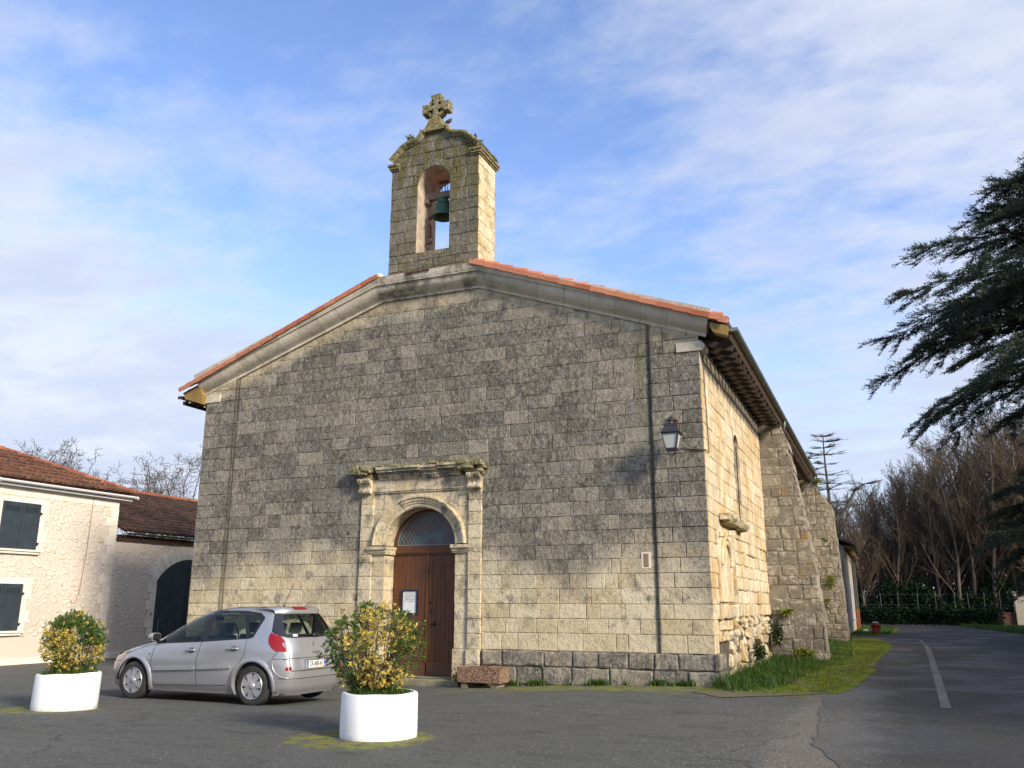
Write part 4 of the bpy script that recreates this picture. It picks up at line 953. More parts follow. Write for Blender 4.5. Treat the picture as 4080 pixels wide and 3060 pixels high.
# architrave moulding, frieze, cornice with dentils
x = -11.47
while x < -8.9:
    x1 = min(x+rng.uniform(0.5, 0.75), -8.87)
    if -8.87-x1 < 0.25: x1 = -8.87
    tn = (rng.random(), rng.random(), rng.random()*.6)
    ds.box(x+.003, x1-.003, YF-0.035, YF+0.05, 4.24, 4.275, 0, tn); ds.box(x+.003, x1-.003, YF-0.055, YF+0.05, 4.277, 4.31, 0, tn); ds.box(x+.003, x1-.003, YF-0.02, YF+0.05, 4.312, 4.57, 0, tn); x = x1
ds.box(-11.82, -11.47, YF-0.04, YF+.05, 4.24, 4.60, 0, (.2, .2, .9)); ds.box(-8.87, -8.53, YF-0.04, YF+.05, 4.24, 4.60, 0, (.6, .5, .3))
ent = MB()
x = -11.33
for wd, pr, dz in ((0.62, 0.24, -0.005), (0.60, 0.26, 0.0), (0.48, 0.225, -0.015), (0.56, 0.25, 0.01)):
    x0, x1 = x+0.005, x+wd-0.006; tn = (rng.random(), rng.random(), 0.6)
    for (h0, h1, p) in ((4.57, 4.60, 0.06), (4.60, 4.635, 0.09), (4.635, 4.71, 0.10), (4.71, 4.74, 0.155), (4.74, 4.80, pr-0.02), (4.80, 4.86, pr+0.02)):
        ent.box(x0, x1, YF-p, YF+0.05, h0+dz+.001, h1+dz, 0, tn)
    xx = x0+0.02
    while xx < x1-0.05: ent.box(xx, xx+0.035, YF-0.145, YF-0.09, 4.645+dz, 4.705+dz, 0, tn); xx += 0.068
    x += wd
obj('door_surround', ds, [M['trim'], M['mortar']], church, fix=False)
ent_o = obj('entablature', ent, [M['trim']], church, bev=0.004)
q_ = random.Random(21); lm = MB()
for i in range(26):
    u = q_.uniform(-11.3, -9.1); rock(lm, (u, YF-q_.uniform(0.02, 0.18), 4.88+q_.uniform(-0.01, 0.03)), q_.uniform(.12, .26), q_.uniform(.06, .12), q_.uniform(.02, .045), 0, i)
obj('mossy_ledge', lm, [M['mossy']], church, fix=False)
for (xa, xb) in ((-12.08, -11.36), (-9.06, -8.30)):
    lm = MB()
    for i in range(12): rock(lm, (q_.uniform(xa+.12, xb-.12), YF-q_.uniform(0.04, 0.27), q_.uniform(4.74, 4.88)), q_.uniform(.10, .22), q_.uniform(.08, .14), q_.uniform(.05, .09), 0, 50+i)
    for i in range(6): rock(lm, (q_.uniform(xa+.2, xb-.2), YF-q_.uniform(0.02, 0.14), q_.uniform(4.60, 4.70)), q_.uniform(.10, .18), q_.uniform(.06, .1), q_.uniform(.05, .08), 0, 80+i)
    obj('broken_cap', lm, [M['mossy']], church, fix=False)
for (xa, xb) in ((-11.86, -11.50), (-8.86, -8.52)):
    cn = MB()
    side = [(0.02, 4.24), (0.10, 4.22), (0.15, 4.26), (0.155, 4.31), (0.11, 4.34), (0.10, 4.40), (0.13, 4.46), (0.20, 4.50), (0.235, 4.55), (0.235, 4.60), (0.02, 4.60)]
    w_ = (xb-xa)
    for k in range(3): cn.prism(side if k != 1 else [(a*0.9+0.0, b) for a, b in side], lambda u, v, d: Vector((d, YF-u-0.03, v)), xa+w_*k/3+0.004, xa+w_*(k+1)/3-0.004, 0, (.6, .5, .4))
    obj('console', cn, [M['trim']], church, bev=0.012)
st = MB(); st.box(-11.3, -8.95, 18.22, DY+0.05, -0.5, -0.07); st.box(-11.12, -9.23, 18.60, DY+0.05, -0.06, -0.045)
obj('threshold_step', st, simple('worn_step', (0.22, 0.20, 0.13), 0.95, noise=0.4, nscale=3, bump=0.5, bscale=15), church, bev=0.02)

# door leaves, planks with nails
def leaf(x0, x1, hinge):
    q = MB(); n = 8; wd = (x1-x0)/n
    for k in range(n):
        tn = (rng.random(), 0, 0); q.box(x0+k*wd+0.003, x0+(k+1)*wd-0.003, DY-rng.uniform(.0, .004), DY+0.04, 0.28, 2.76, 0, tn)
    q.box(x0, x1, DY+0.012, DY+0.05, -0.04, 2.76, 1)
    q.box(x0+.002, x1-.002, DY-0.018, DY+0.03, -0.035, 0.275, 0, (.9, 0, 0))
    for z_ in (0.42, 1.15, 1.72, 2.45):
        for k in range(n): q.box(x0+(k+.5)*wd-.008, x0+(k+.5)*wd+.008, DY-0.011, DY, z_-.008, z_+.008, 1)
    o = obj('door_leaf', q, [M['door'], M['black']], church, bev=0.0025); return o
l1 = leaf(OPL+0.01, -10.19, 0); l2 = leaf(-10.155, OPR-0.01, 1)
q = MB(); q.bar((-10.173, DY-0.02, 0.26), (-10.173, DY-0.02, 2.76), 0.05, 0.035, up=(0, 1, 0)); obj('astragal', q, M['door'], church, bev=0.006)
q = MB(); q.lathe([(0.0, -0.07), (0.022, -0.065), (0.03, -0.045), (0.02, -0.03), (0.012, -0.01), (0.045, -0.008), (0.045, 0.0)], (-9.98, DY-0.004, 1.14), axis='Y', k=16); obj('knob', q, M['black'], l2, smooth=True)
q = MB(); q.box(-10.09, -10.04, DY-0.012, DY, 1.40, 1.47); q.box(-10.11, -10.07, DY-0.014, DY, 1.60, 1.64); obj('lock_plate', q, M['black'], l2)
q = MB()
q.box(OPL, OPR, DY-0.035, DY+0.05, 2.762, 2.80); q.box(OPL, OPR, DY-0.06, DY+0.05, 2.801, 2.86); q.box(OPL, OPR, DY-0.03, DY+0.05, 2.861, 2.985)
arcw = [(DC+r_*math.cos(math.pi*i/24), DSP+0.01+r_*ZK*math.sin(math.pi*i/24)) for r_ in (0.96, 0.86) for i in range(25)]
q.quads([Vector((a, DY-0.03, b)) for a, b in arcw]+[Vector((a, DY+0.04, b)) for a, b in arcw[25:]], [(i, i+1, 26+i, 25+i) for i in range(24)]+[(25+i, 26+i, 51+i, 50+i) for i in range(24)])
fr_o = obj('fanlight_frame', q, [M['door']], church)
q = MB(); gp = [(DC+0.87*math.cos(math.pi*i/24), DSP+0.015+0.87*ZK*math.sin(math.pi*i/24)) for i in range(25)]
def glass_dark():
    m, t = new_mat('leaded_fanlight_glass'); P = t.n('ShaderNodeNewGeometry').outputs['Position']
    c = t.mix(t.smooth(t.noise(P, 2.2, 3, 0.5), 0.42, 0.62), (0.020, 0.034, 0.045), (0.075, 0.045, 0.035)); c = t.mix(t.smooth(t.noise(t.scale(P, (1, 1, 1), (4, 4, 4)), 3.0, 3, 0.5), 0.5, 0.65), c, (0.05, 0.09, 0.10))
    out(t, t.n('ShaderNodeBsdfPrincipled', {'Base Color': c, 'Roughness': 0.3, 'Specular IOR Level': 0.5}).outputs[0]); return m
q.face([Vector((a, DY+0.0, b)) for a, b in gp]); obj('pane', q, glass_dark(), fr_o, fix=False)
q = MB(); st_ = 0.105; slope = 1.55
for k in range(-30, 31):
    for sg in (-1, 1):
        pts = []
        for i in range(80):
            zz_ = 0.0+i*0.0115; xx = k*st_+sg*zz_/slope
            if zz_ >= 0 and (xx/0.85)**2+(zz_/(0.85*ZK))**2 < 1: pts.append((xx, zz_))
        if len(pts) > 2: q.bar((DC+pts[0][0], DY-0.004, DSP+0.015+pts[0][1]), (DC+pts[-1][0], DY-0.004, DSP+0.015+pts[-1][1]), 0.007, 0.007, up=(0, 1, 0))
pts = [Vector((DC+0.85*math.cos(math.pi*i/24), DY-0.006, DSP+0.02+0.85*ZK*math.sin(math.pi*i/24))) for i in range(25)]
q.tube(pts, 0.010, 6); q.bar(pts[0], pts[-1], 0.02, 0.02)
obj('lead_came', q, simple('lead', (0.25, 0.26, 0.27), 0.6, 0.1), fr_o, fix=False)

# notice board on the left leaf
nbT = thing('notice_board', (-10.64, DY-0.02, 1.36), 'black framed notice board with a white sheet on the left door leaf', 'notice board')
x0, x1, z0, z1 = -10.86, -10.42, 1.35, 1.93; q = MB()
for (a, b, c, d) in ((x0, x1, z0, z0+.035), (x0, x1, z1-.035, z1), (x0, x0+.035, z0+.035, z1-.035), (x1-.035, x1, z0+.035, z1-.035)): q.box(a, b, DY-0.05, DY-0.005, c, d)
obj('frame', q, simple('navy_frame', (0.010, 0.012, 0.035), 0.4), nbT, bev=0.003)
q = MB(); q.box(x0+.03, x1-.03, DY-0.028, DY-0.012, z0+.03, z1-.03); sh = obj('notice_sheet', q, M['paper'], nbT)
q = MB(); yk = DY-0.0295
for k, (a, b, zz_) in enumerate([(.06, .30, 1.845), (.03, .345, 1.805), (.03, .33, 1.775), (.03, .335, 1.738), (.03, .33, 1.70), (.03, .325, 1.662), (.16, .28, 1.640)]): q.box(x0+.04+a, x0+.04+b, yk-0.001, yk, zz_, zz_+.006)
for (a, zz_) in ((0.02, 1.87), (0.18, 1.87), (0.34, 1.87), (0.02, 1.63), (0.18, 1.62), (0.34, 1.63)): q.box(x0+.04+a, x0+.055+a, yk-0.001, yk, zz_, zz_+.012)
for k in range(14): a = x0+.08+rng.uniform(0, .2); zz_ = 1.68+0.03*(k % 5)+.012; q.box(a, a+rng.uniform(.03, .08), yk-.001, yk, zz_, zz_+.003)
obj('printed_lines', q, M['ink'], sh)

# two small slits in the facade beside the right pilaster: blocked putlog stones
for i, (a, b, c, d) in enumerate(((-4.76, -4.56, 2.34, 2.68), (-4.76, -4.58, 4.60, 4.86))):
    q = MB(); q.box(a, b, YF-0.012, YF+.01, c, d, 0); q.box(a+.045, b-.045, YF-0.018, YF, c+.03, d-.03, 1)
    if i == 0: obj('patch_stone', q, [M['dressed'], simple('brown_stone', (0.23, 0.17, 0.10), 0.95, noise=0.4, nscale=20)], church)
for (hx, hz) in ((-8.67, 6.21), (-13.0, 5.95), (-12.2, 3.3), (-8.4, 6.9)):
    q = MB(); q.box(hx-.05, hx+.05, YF-0.012, YF+.02, hz-.05, hz+.05); obj('putlog_hole', q, M['mortar'], church, bev=0.01)

# ------------------------------------------------------------------ wall lantern
LX, LY, LZ = -3.90, 18.06, 4.78
lan = thing('wall_lantern', (LX, YF-0.05, LZ), 'dark metal four-sided lantern with frosted panes on the right corner of the facade', 'lantern')
def sq(h, s): return [Vector((LX+i*s, LY+j*s, LZ+h)) for i, j in ((-1, -1), (1, -1), (1, 1), (-1, 1))]
def frustum(mb, levels, m=0):
    vs = [p for h, s in levels for p in sq(h, s)]; n = len(levels)
    mb.quads(vs, [(4*i+j, 4*i+(j+1) % 4, 4*(i+1)+(j+1) % 4, 4*(i+1)+j) for i in range(n-1) for j in range(4)]+[(3, 2, 1, 0), tuple(4*(n-1)+j for j in range(4))], m)
q = MB(); frustum(q, [(0.345, 0.20), (0.36, 0.205), (0.375, 0.185), (0.43, 0.155), (0.50, 0.125), (0.515, 0.13), (0.53, 0.125), (0.545, 0.09), (0.57, 0.06)])
q.lathe([(0.055, 0.56), (0.045, 0.59), (0.05, 0.62), (0.075, 0.63), (0.075, 0.645), (0.05, 0.66), (0.02, 0.68), (0, 0.685)], (LX, LY, LZ), k=20)
obj('lantern_cap', q, M['lampmetal'], lan, autos=0.6)
q = MB()
for i, j in ((-1, -1), (1, -1), (1, 1), (-1, 1)): q.bar((LX+i*.105, LY+j*.105, LZ), (LX+i*.175, LY+j*.175, LZ+.345), 0.026, 0.026)
frustum(q, [(-0.02, 0.112), (0.01, 0.118)])
for k in range(4):
    c = [(-1, -1), (1, -1), (1, 1), (-1, 1)]; a, b = c[k], c[(k+1) % 4]
    for s, h in ((0.11, 0.018), (0.172, 0.335)): q.bar((LX+a[0]*s, LY+a[1]*s, LZ+h), (LX+b[0]*s, LY+b[1]*s, LZ+h), 0.022, 0.022)
for i, j in ((-1, -1), (1, -1), (1, 1), (-1, 1)): q.tube([(LX+i*.10, LY+j*.10, LZ-.01), (LX+i*.095, LY+j*.095, LZ-.055), (LX+i*.07, LY+j*.07, LZ-.10), (LX, LY, LZ-.125)], 0.009, 6)
q.lathe([(0.0, -0.15), (0.015, -0.135), (0.01, -0.12)], (LX, LY, LZ), k=10)
obj('lantern_frame', q, M['lampmetal'], lan)
q = MB(); frustum(q, [(0.012, 0.103), (0.34, 0.168)]); obj('lantern_glass', q, M['frost'], lan)
q = MB(); q.bar((LX+.03, LY, LZ+.68), (LX+.03, YF-.03, LZ+.74), 0.03, 0.03); q.bar((LX+.03, LY, LZ+.63), (LX+.03, LY, LZ+.72), 0.03, 0.03); q.box(LX-.0, LX+.07, YF-.07, YF-.045, LZ+.40, LZ+.72); q.tube([(LX+.03, YF-.06, LZ+.45), (LX+.03, LY+.2, LZ+.52), (LX+.03, LY+.05, LZ+.66)], 0.012, 6)
obj('bracket', q, M['rust'], lan)
q = MB(); q.box(LX-.06, LX+.05, YF-.13, YF-.05, LZ+.72, LZ+.84); obj('junction_box', q, M['zinc'], lan, bev=.005)
q = MB(); q.tube([(LX+.15, YF-.07, LZ+.12), (-3.62, YF-.062, LZ+.06), (-3.4, YF-.064, LZ+.04), (XR+.03, YF-.06, LZ+.03), (XR+.035, 18.85, LZ+.02), (XR+.035, 18.80, LZ+.9), (XR+.035, 18.74, 6.1), (XR+.035, 18.70, 6.95)], 0.011, 6)
tag(obj('cable', q, M['rust']), 'thin dark cable from the lantern round the corner and up to the eaves', 'cable')

# ------------------------------------------------------------------ concrete trough beside the door
def trough():
    m, t = new_mat('exposed_aggregate'); P = t.n('ShaderNodeNewGeometry').outputs['Position']
    v = t.n('ShaderNodeTexVoronoi', {'Vector': P, 'Scale': 42.0}); r_ = t.n('ShaderNodeSeparateColor', {0: v.outputs['Color']}).outputs
    c = t.mix(r_[0], (0.30, 0.16, 0.09), (0.46, 0.31, 0.20)); c = t.mix(t.smooth(v.outputs['Distance'], 0.35, 0.6), c, (0.10, 0.06, 0.045))
    b = t.n('ShaderNodeBump', {'Strength': 1.0, 'Distance': 0.012, 'Height': t.math('SUBTRACT', 1.0, v.outputs['Distance'])}).outputs[0]
    out(t, t.n('ShaderNodeBsdfPrincipled', {'Base Color': c, 'Roughness': 0.9, 'Normal': b}).outputs[0])
    T = thing('planter_trough', (-8.22, 17.75, -0.17), 'rectangular brown pebble-dash concrete trough right of the church door', 'planter')
    R_ = Matrix.Rotation(R(-3), 3, 'Z'); O_ = Vector((-8.22, 17.95, -0.14)); q = MB()
    q.box(-.52, .52, -.22, -.17, .10, .42, rot=R_, org=O_); q.box(-.52, .52, .17, .22, .10, .42, rot=R_, org=O_); q.box(-.52, -.47, -.17, .17, .10, .42, rot=R_, org=O_); q.box(.47, .52, -.17, .17, .10, .42, rot=R_, org=O_); q.box(-.47, .47, -.17, .17, .10, .34, rot=R_, org=O_)
    obj('trough_body', q, m, T, bev=0.008)
    for xx in (-.36, .36): q = MB(); q.box(xx-.07, xx+.07, -.18, .18, -.04, .098, rot=R_, org=O_); obj('foot', q, simple('concrete_foot', (0.17, 0.13, 0.09), 0.95, noise=.3), T)
trough()

# ------------------------------------------------------------------ silver people carrier
def car_paint():
    m, t = new_mat('silver_paint'); P = t.n('ShaderNodeNewGeometry').outputs['Position']; z = t.xyz(P)[2]
    n1 = t.noise(P, 3.0, 5, 0.6)
    dirt = t.math('MULTIPLY', t.smooth(t.math('ADD', z, t.math('MULTIPLY', n1, 0.35)), 0.50, 0.10), 0.6)
    c = t.mix(dirt, (0.42, 0.425, 0.44), (0.19, 0.165, 0.14))
    out(t, t.n('ShaderNodeBsdfPrincipled', {'Base Color': c, 'Metallic': t.math('MULTIPLY', t.math('SUBTRACT', 1.0, dirt), 0.62), 'Roughness': t.math('ADD', 0.30, t.math('MULTIPLY', n1, 0.10)), 'Coat Weight': 0.6, 'Coat Roughness': 0.08}).outputs[0]); return m
def car_glass(tint):
    m, t = new_mat('car_glass'); f = t.n('ShaderNodeFresnel', {'IOR': 1.45}).outputs[0]
    f = t.math('MULTIPLY', f, 0.9, clamp=True)
    a = t.n('ShaderNodeBsdfTransparent', {'Color': tint+(1,)}).outputs[0]; g = t.n('ShaderNodeBsdfGlossy', {'Roughness': 0.03, 'Color': (.9, .95, 1, 1)}).outputs[0]
    out(t, t.n('ShaderNodeMixShader', {0: f, 1: a, 2: g}).outputs[0]); return m
MP = car_paint(); MGL = car_glass((0.80, 0.92, 0.86))
MRED = simple('tail_lamp_red', (0.24, 0.002, 0.004), 0.2, coat=0.3); MCLR = simple('lamp_clear', (0.30, 0.26, 0.26), 0.12, 0.3, coat=1.0)
MINT = simple('car_interior', (0.035, 0.045, 0.055), 0.85); MTYR = simple('tyre_rubber', (0.028, 0.027, 0.026), 0.85, noise=0.35, nscale=8); MHUB = simple('hubcap_silver', (0.42, 0.42, 0.44), 0.35, 0.55, noise=0.15, nscale=12)
CA = R(-1); CARO = Vector((-11.3, 13.35, -0.075)); CR_ = Matrix.Rotation(CA, 3, 'Z')
def cw(p): return CARO + CR_ @ Vector(p)
ZZ = [.18, .3, .5, .7, .9, 1.0, 1.08, 1.2, 1.35, 1.45, 1.52, 1.57, 1.60]
WW = [.80, .865, .885, .895, .885, .87, .855, .815, .762, .72, .67, .585, .45]
XFz = [.18, .25, .45, .62, .72, .80, .88, .95, 1.02, 1.1, 1.2, 1.3, 1.4, 1.48, 1.54, 1.575, 1.60]
XFx = [-2.05, -2.14, -2.19, -2.17, -2.10, -1.96, -1.72, -1.42, -1.12, -.97, -.79, -.60, -.40, -.20, .00, .18, .45]
XRz = [.18, .3, .45, .6, .72, .85, 1.0, 1.1, 1.2, 1.3, 1.4, 1.5, 1.55, 1.60]
XRx = [1.95, 2.04, 2.07, 2.07, 2.05, 2.03, 1.985, 1.94, 1.885, 1.825, 1.765, 1.70, 1.63, 1.30]
def smi(z, a, b):
    return sum(float(np.interp(z+d, a, b)) for d in (-.03, -.015, 0, .015, .03))/5
class NEXP:
    def __init__(s, z): s.f = float(np.interp(z, [.2, .9, 1.2, 1.6], [5.0, 4.6, 4.2, 3.6])); s.r = float(np.interp(z, [.2, .9, 1.2, 1.6], [7.0, 7.0, 5.6, 4.0]))
    def __call__(s, c): return s.r if c > 0 else s.f
def cpar(z):
    xf, xr, w_ = smi(z, XFz, XFx), smi(z, XRz, XRx), smi(z, ZZ, WW); return (xf+xr)/2, (xr-xf)/2, w_, NEXP(z)
def cpt(ph, z, off=0.0):
    xm, hx, w_, n = cpar(z); c, s = math.cos(ph), math.sin(ph); n = n(c); r_ = (abs(c)**n+abs(s)**n)**(-1/n)
    p = Vector((xm+hx*r_*c, w_*r_*s, z))
    if off:
        e = 0.01; a = cpt(ph+e, z)-cpt(ph-e, z); b = cpt(ph, min(z+e, 1.6))-cpt(ph, z-e); nn = a.cross(b); nn.normalize(); p += nn*off
    return p
def phs(x, z, sg=-1):
    xm, hx, w_, n = cpar(z); c = max(-.999, min(.999, (x-xm)/hx)); n = n(c); return (math.atan2(sg*(1-abs(c)**n)**(1/n), c), z)
def phr(y, z):
    xm, hx, w_, n = cpar(z); s = max(-.999, min(.999, y/w_)); n = n(1); return (math.atan2(s, (1-abs(s)**n)**(1/n)), z)
def phf(y, z):
    xm, hx, w_, n = cpar(z); s = max(-.999, min(.999, y/w_)); n = n(-1); return (math.atan2(s, -(1-abs(s)**n)**(1/n)), z)
def dside(pts, sg, closed=True):
    return [phs(x, z, sg) for x, z in densify(pts, 0.05, closed)]
regs = []   # (name, polygon)
def circ(cx_, cz, r_, a0=0, a1=2*math.pi, n=40): return [(cx_+r_*math.cos(a0+(a1-a0)*i/n), cz+r_*math.sin(a0+(a1-a0)*i/n)) for i in range(n+(0 if abs(a1-a0) > 6.2 else 1))]
WB = 1.3425
for sg in (-1, 1):
    for ax in (-WB, WB):
        pts = [(ax+0.385*math.cos(math.pi*i/24), max(.18, .33+0.385*math.sin(math.pi*i/24))) for i in range(25)]
        regs.append(('cut', [phs(x, z, sg) for x, z in [(ax+.385, .181)]+pts+[(ax-.385, .181)]]))
    regs.append(('glass_front', dside([(-.80, .985), (-.66, 1.165), (-.52, 1.31), (-.44, 1.385), (-.50, 1.00)], sg)))
    regs.append(('glass_frontdoor', dside([(-.465, 1.003), (-.40, 1.40), (-.26, 1.475), (-.12, 1.512), (.205, 1.53), (.146, 1.04)], sg)))
    regs.append(('glass_reardoor', dside([(.315, 1.06), (.325, 1.532), (.94, 1.522), (1.135, 1.10)], sg)))
    regs.append(('glass_quarter', dside([(1.03, 1.505), (1.24, 1.485), (1.345, 1.43), (1.245, 1.135), (1.21, 1.118)], sg)))
    regs.append(('trim', dside([(-.87, .968), (-.70, 1.17), (-.50, 1.37), (-.30, 1.49), (-.12, 1.538), (.25, 1.556), (.95, 1.548), (1.27, 1.515), (1.385, 1.45), (1.40, 1.42), (1.29, 1.115), (1.22, 1.088), (.2, 1.018)], sg)))
    tl = densify([(1.60, 1.195), (1.59, 1.10), (1.615, 1.02), (1.69, .935), (1.77, .887)], .04, False)
    s_ = -1 if sg < 0 else 1
    P_ = [phs(x, z, sg) for x, z in tl]+[phr(s_*y, z) for y, z in ((.78, .885), (.72, .888), (.715, .95), (.72, 1.02), (.73, 1.08), (.735, 1.13))]+[phs(1.66, 1.165, sg)]
    clr = [phr(s_*y, z) for y, z in ((.717, .945), (.755, .95), (.77, .99), (.765, 1.02), (.745, 1.035), (.722, 1.03))]
    regs.append(('clear', clr)); regs.append(('lamp', P_))
    rg = [phs(1.62, 1.205, sg)]
    hl = [phf(s_*.86, .66), phf(s_*.60, .64), phf(s_*.50, .70), phf(s_*.62, .80), phf(s_*.80, .83), phs(-1.60, .80, sg), phs(-1.66, .72, sg)]
    regs.append(('headlamp', hl))
    ws = [(sg*3.1415, 1.06), (sg*3.1415, 1.06)]
    k = [phf(s_*y, 1.06) for y in (.1, .3, .5, .66, .70)]+[phf(s_*.64, 1.25), phf(s_*.55, 1.46)]+[phf(s_*y, 1.49) for y in (.4, .2, .05)]
    regs.append(('windscreen', [(sg*3.14, 1.06)]+k+[(sg*3.14, 1.49)]))
rear_glass = [phr(y, 1.15) for y in np.linspace(-.66, .66, 15)]+[phr(y, z) for y, z in ((.645, 1.25), (.60, 1.38), (.54, 1.475))]+[phr(y, 1.49) for y in np.linspace(.50, -.50, 11)]+[phr(y, z) for y, z in ((-.54, 1.475), (-.60, 1.38), (-.645, 1.25))]
regs.append(('rear_glass', rear_glass))
regs.append(('blackrear', [phr(y, 1.105) for y in np.linspace(-.66, .66, 11)]+[phr(.735, 1.135), phs(1.665, 1.17, 1), phs(1.61, 1.205, 1), phs(1.57, 1.35, 1), phs(1.52, 1.50, 1)]+[phr(y, 1.525) for y in np.linspace(.56, -.56, 11)]+[phs(1.52, 1.50, -1), phs(1.57, 1.35, -1), phs(1.61, 1.205, -1), phs(1.665, 1.17, -1), phr(-.735, 1.135)]))
regs.append(('tailgate', [phr(y, .575) for y in np.linspace(-.70, .70, 11)]+[phr(.715, .70), phr(.715, .885), phr(.72, 1.04), phr(.735, 1.13)]+[phr(y, 1.10) for y in np.linspace(.6, -.6, 9)]+[phr(-.735, 1.13), phr(-.72, 1.04), phr(-.715, .885), phr(-.715, .70)]))
regs.append(('bumper', [phs(1.76, .19, -1), phs(1.735, .45, -1), phs(1.67, .60, -1), phs(1.70, .76, -1), phr(-.79, .77), phr(-.70, .57)]+[phr(y, .57) for y in np.linspace(-.6, .6, 9)]+[phr(.70, .57), phr(.79, .77), phs(1.70, .76, 1), phs(1.67, .60, 1), phs(1.735, .45, 1), phs(1.76, .19, 1)]+[phr(y, .19) for y in np.linspace(.7, -.7, 9)]))
for sg in (-1, 1):
    regs.append(('front_door', dside([(-.885, .95), (-.935, .68), (-.90, .45), (-.85, .27), (.134, .30), (.105, .71), (.19, 1.02), (-.3, .99)], sg)))
    regs.append(('rear_door', dside([(.19, 1.02), (.105, .71), (.134, .30), (.80, .32), (.906, .545), (1.08, .72), (1.156, .85), (1.165, 1.088)], sg)))
vts = []; eds = []
for nm, P_ in regs:
    b = len(vts); vts += [Vector(p) for p in P_]; eds += [(b+i, b+(i+1) % len(P_)) for i in range(len(P_))]
rect = densify([(-math.pi, .18), (math.pi, .18), (math.pi, 1.60), (-math.pi, 1.60)], 0.05); b = len(vts)
vts += [Vector(p) for p in rect]; eds += [(b+i, b+(i+1) % len(rect)) for i in range(len(rect))]
z = .21
while z < 1.59:
    ph = -math.pi+.03
    while ph < math.pi-.02: vts.append(Vector((ph, z))); ph += 0.05
    z += 0.028
V2, E2, F2, *_ = geometry.delaunay_2d_cdt(vts, eds, [], 0, 1e-5)
prio = ['cut', 'clear', 'lamp', 'headlamp', 'windscreen', 'glass_front', 'glass_frontdoor', 'glass_reardoor', 'glass_quarter', 'rear_glass', 'trim', 'blackrear', 'tailgate', 'bumper', 'front_door', 'rear_door']
rp = sorted(regs, key=lambda r_: prio.index(r_[0])); bbs = [(min(p[0] for p in P_), max(p[0] for p in P_), min(p[1] for p in P_), max(p[1] for p in P_)) for _, P_ in rp]
groups = {}
for f in F2:
    c = ((V2[f[0]].x+V2[f[1]].x+V2[f[2]].x)/3, (V2[f[0]].y+V2[f[1]].y+V2[f[2]].y)/3)
    if not (.18 <= c[1] <= 1.6 and abs(c[0]) < math.pi): continue
    nm = 'body'
    for (n_, P_), bb in zip(rp, bbs):
        if bb[0] <= c[0] <= bb[1] and bb[2] <= c[1] <= bb[3] and inside(c, P_): nm = n_; break
    if nm == 'cut': continue
    if nm not in ('body', 'rear_glass', 'blackrear', 'tailgate', 'bumper', 'windscreen'): nm += '_near' if c[0] < 0 else '_far'
    groups.setdefault(nm, []).append(tuple(f))
car = thing('car', CARO, 'silver people carrier parked in front of the church, left of its door', 'car')
def skin(key, name, mat, off=0.0, parent=None, extra=None):
    fs = groups.get(key, [])
    if not fs: return None
    used = sorted({i for f in fs for i in f}); ix = {u: i for i, u in enumerate(used)}
    pts = [cw(cpt(V2[u].x, V2[u].y, off)) for u in used]; po = world_loc(parent or car)
    me = bpy.data.meshes.new(name); me.from_pydata([p-po for p in pts], [], [tuple(ix[i] for i in f) for f in fs]); me.update()
    nrm = []
    for u in used:
        p, z = V2[u].x, V2[u].y; e = 0.012; a = cpt(p+e, z)-cpt(p-e, z); z1 = min(z+e, 1.6); b = cpt(p, z1)-cpt(p, z-e); q = CR_ @ a.cross(b); q.normalize(); nrm.append(q)
    f0 = me.polygons[0]
    if f0.normal.dot(nrm[f0.vertices[0]]) < 0: me.flip_normals()
    me.polygons.foreach_set('use_smooth', [True]*len(me.polygons))
    o = finish(name, me, mat, parent or car); me.normals_split_custom_set_from_vertices(nrm); return o
bodyo = skin('body', 'body', MP)
# roof panel with dark sunroof
xm, hx, w_, n_ = cpar(1.60); rv_ = []; ks = [1, .93, .8, .6, .4, .2, 0.02]
q = MB(); NN = 48
for s in ks:
    for i in range(NN):
        a = 2*math.pi*i/NN; ne = 4.0 if math.cos(a) > 0 else 3.6; r_ = (abs(math.cos(a))**ne+abs(math.sin(a))**ne)**(-1/ne)
        rv_.append(cw((xm+hx*s*r_*math.cos(a), w_*s*r_*math.sin(a), 1.60+.022*(1-s*s))))
q.quads(rv_, [(i*NN+j, i*NN+(j+1) % NN, (i+1)*NN+(j+1) % NN, (i+1)*NN+j) for i in range(len(ks)-1) for j in range(NN)]+[tuple((len(ks)-1)*NN+j for j in range(NN))])
obj('roof_panel', q, MP, car, smooth=True)
q = MB(); sr_ = []
for i in range(11):
    for j in range(9):
        xx = -.12+1.30*i/10; yy = -.50+1.0*j/8
        # height of the shell at (x,y)
        lo, hi = 1.45, 1.60
        for _ in range(18):
            md = (lo+hi)/2; xm_, hx_, ww_, nn_ = cpar(md)
            if abs((xx-xm_)/hx_)**nn_(xx-xm_)+abs(yy/ww_)**nn_(xx-xm_) > 1: hi = md
            else: lo = md
        zt = lo if lo < 1.5995 else 1.60+.022*(1-min(1, max(abs((xx-xm)/hx), abs(yy/w_)))**2)
        sr_.append(cw((xx, yy, zt+0.006)))
q.quads(sr_, [(i*9+j, i*9+j+1, (i+1)*9+j+1, (i+1)*9+j) for i in range(10) for j in range(8)])
obj('sunroof', q, simple('sunroof_glass', (0.03, 0.028, 0.03), 0.12, coat=1), car, smooth=True)
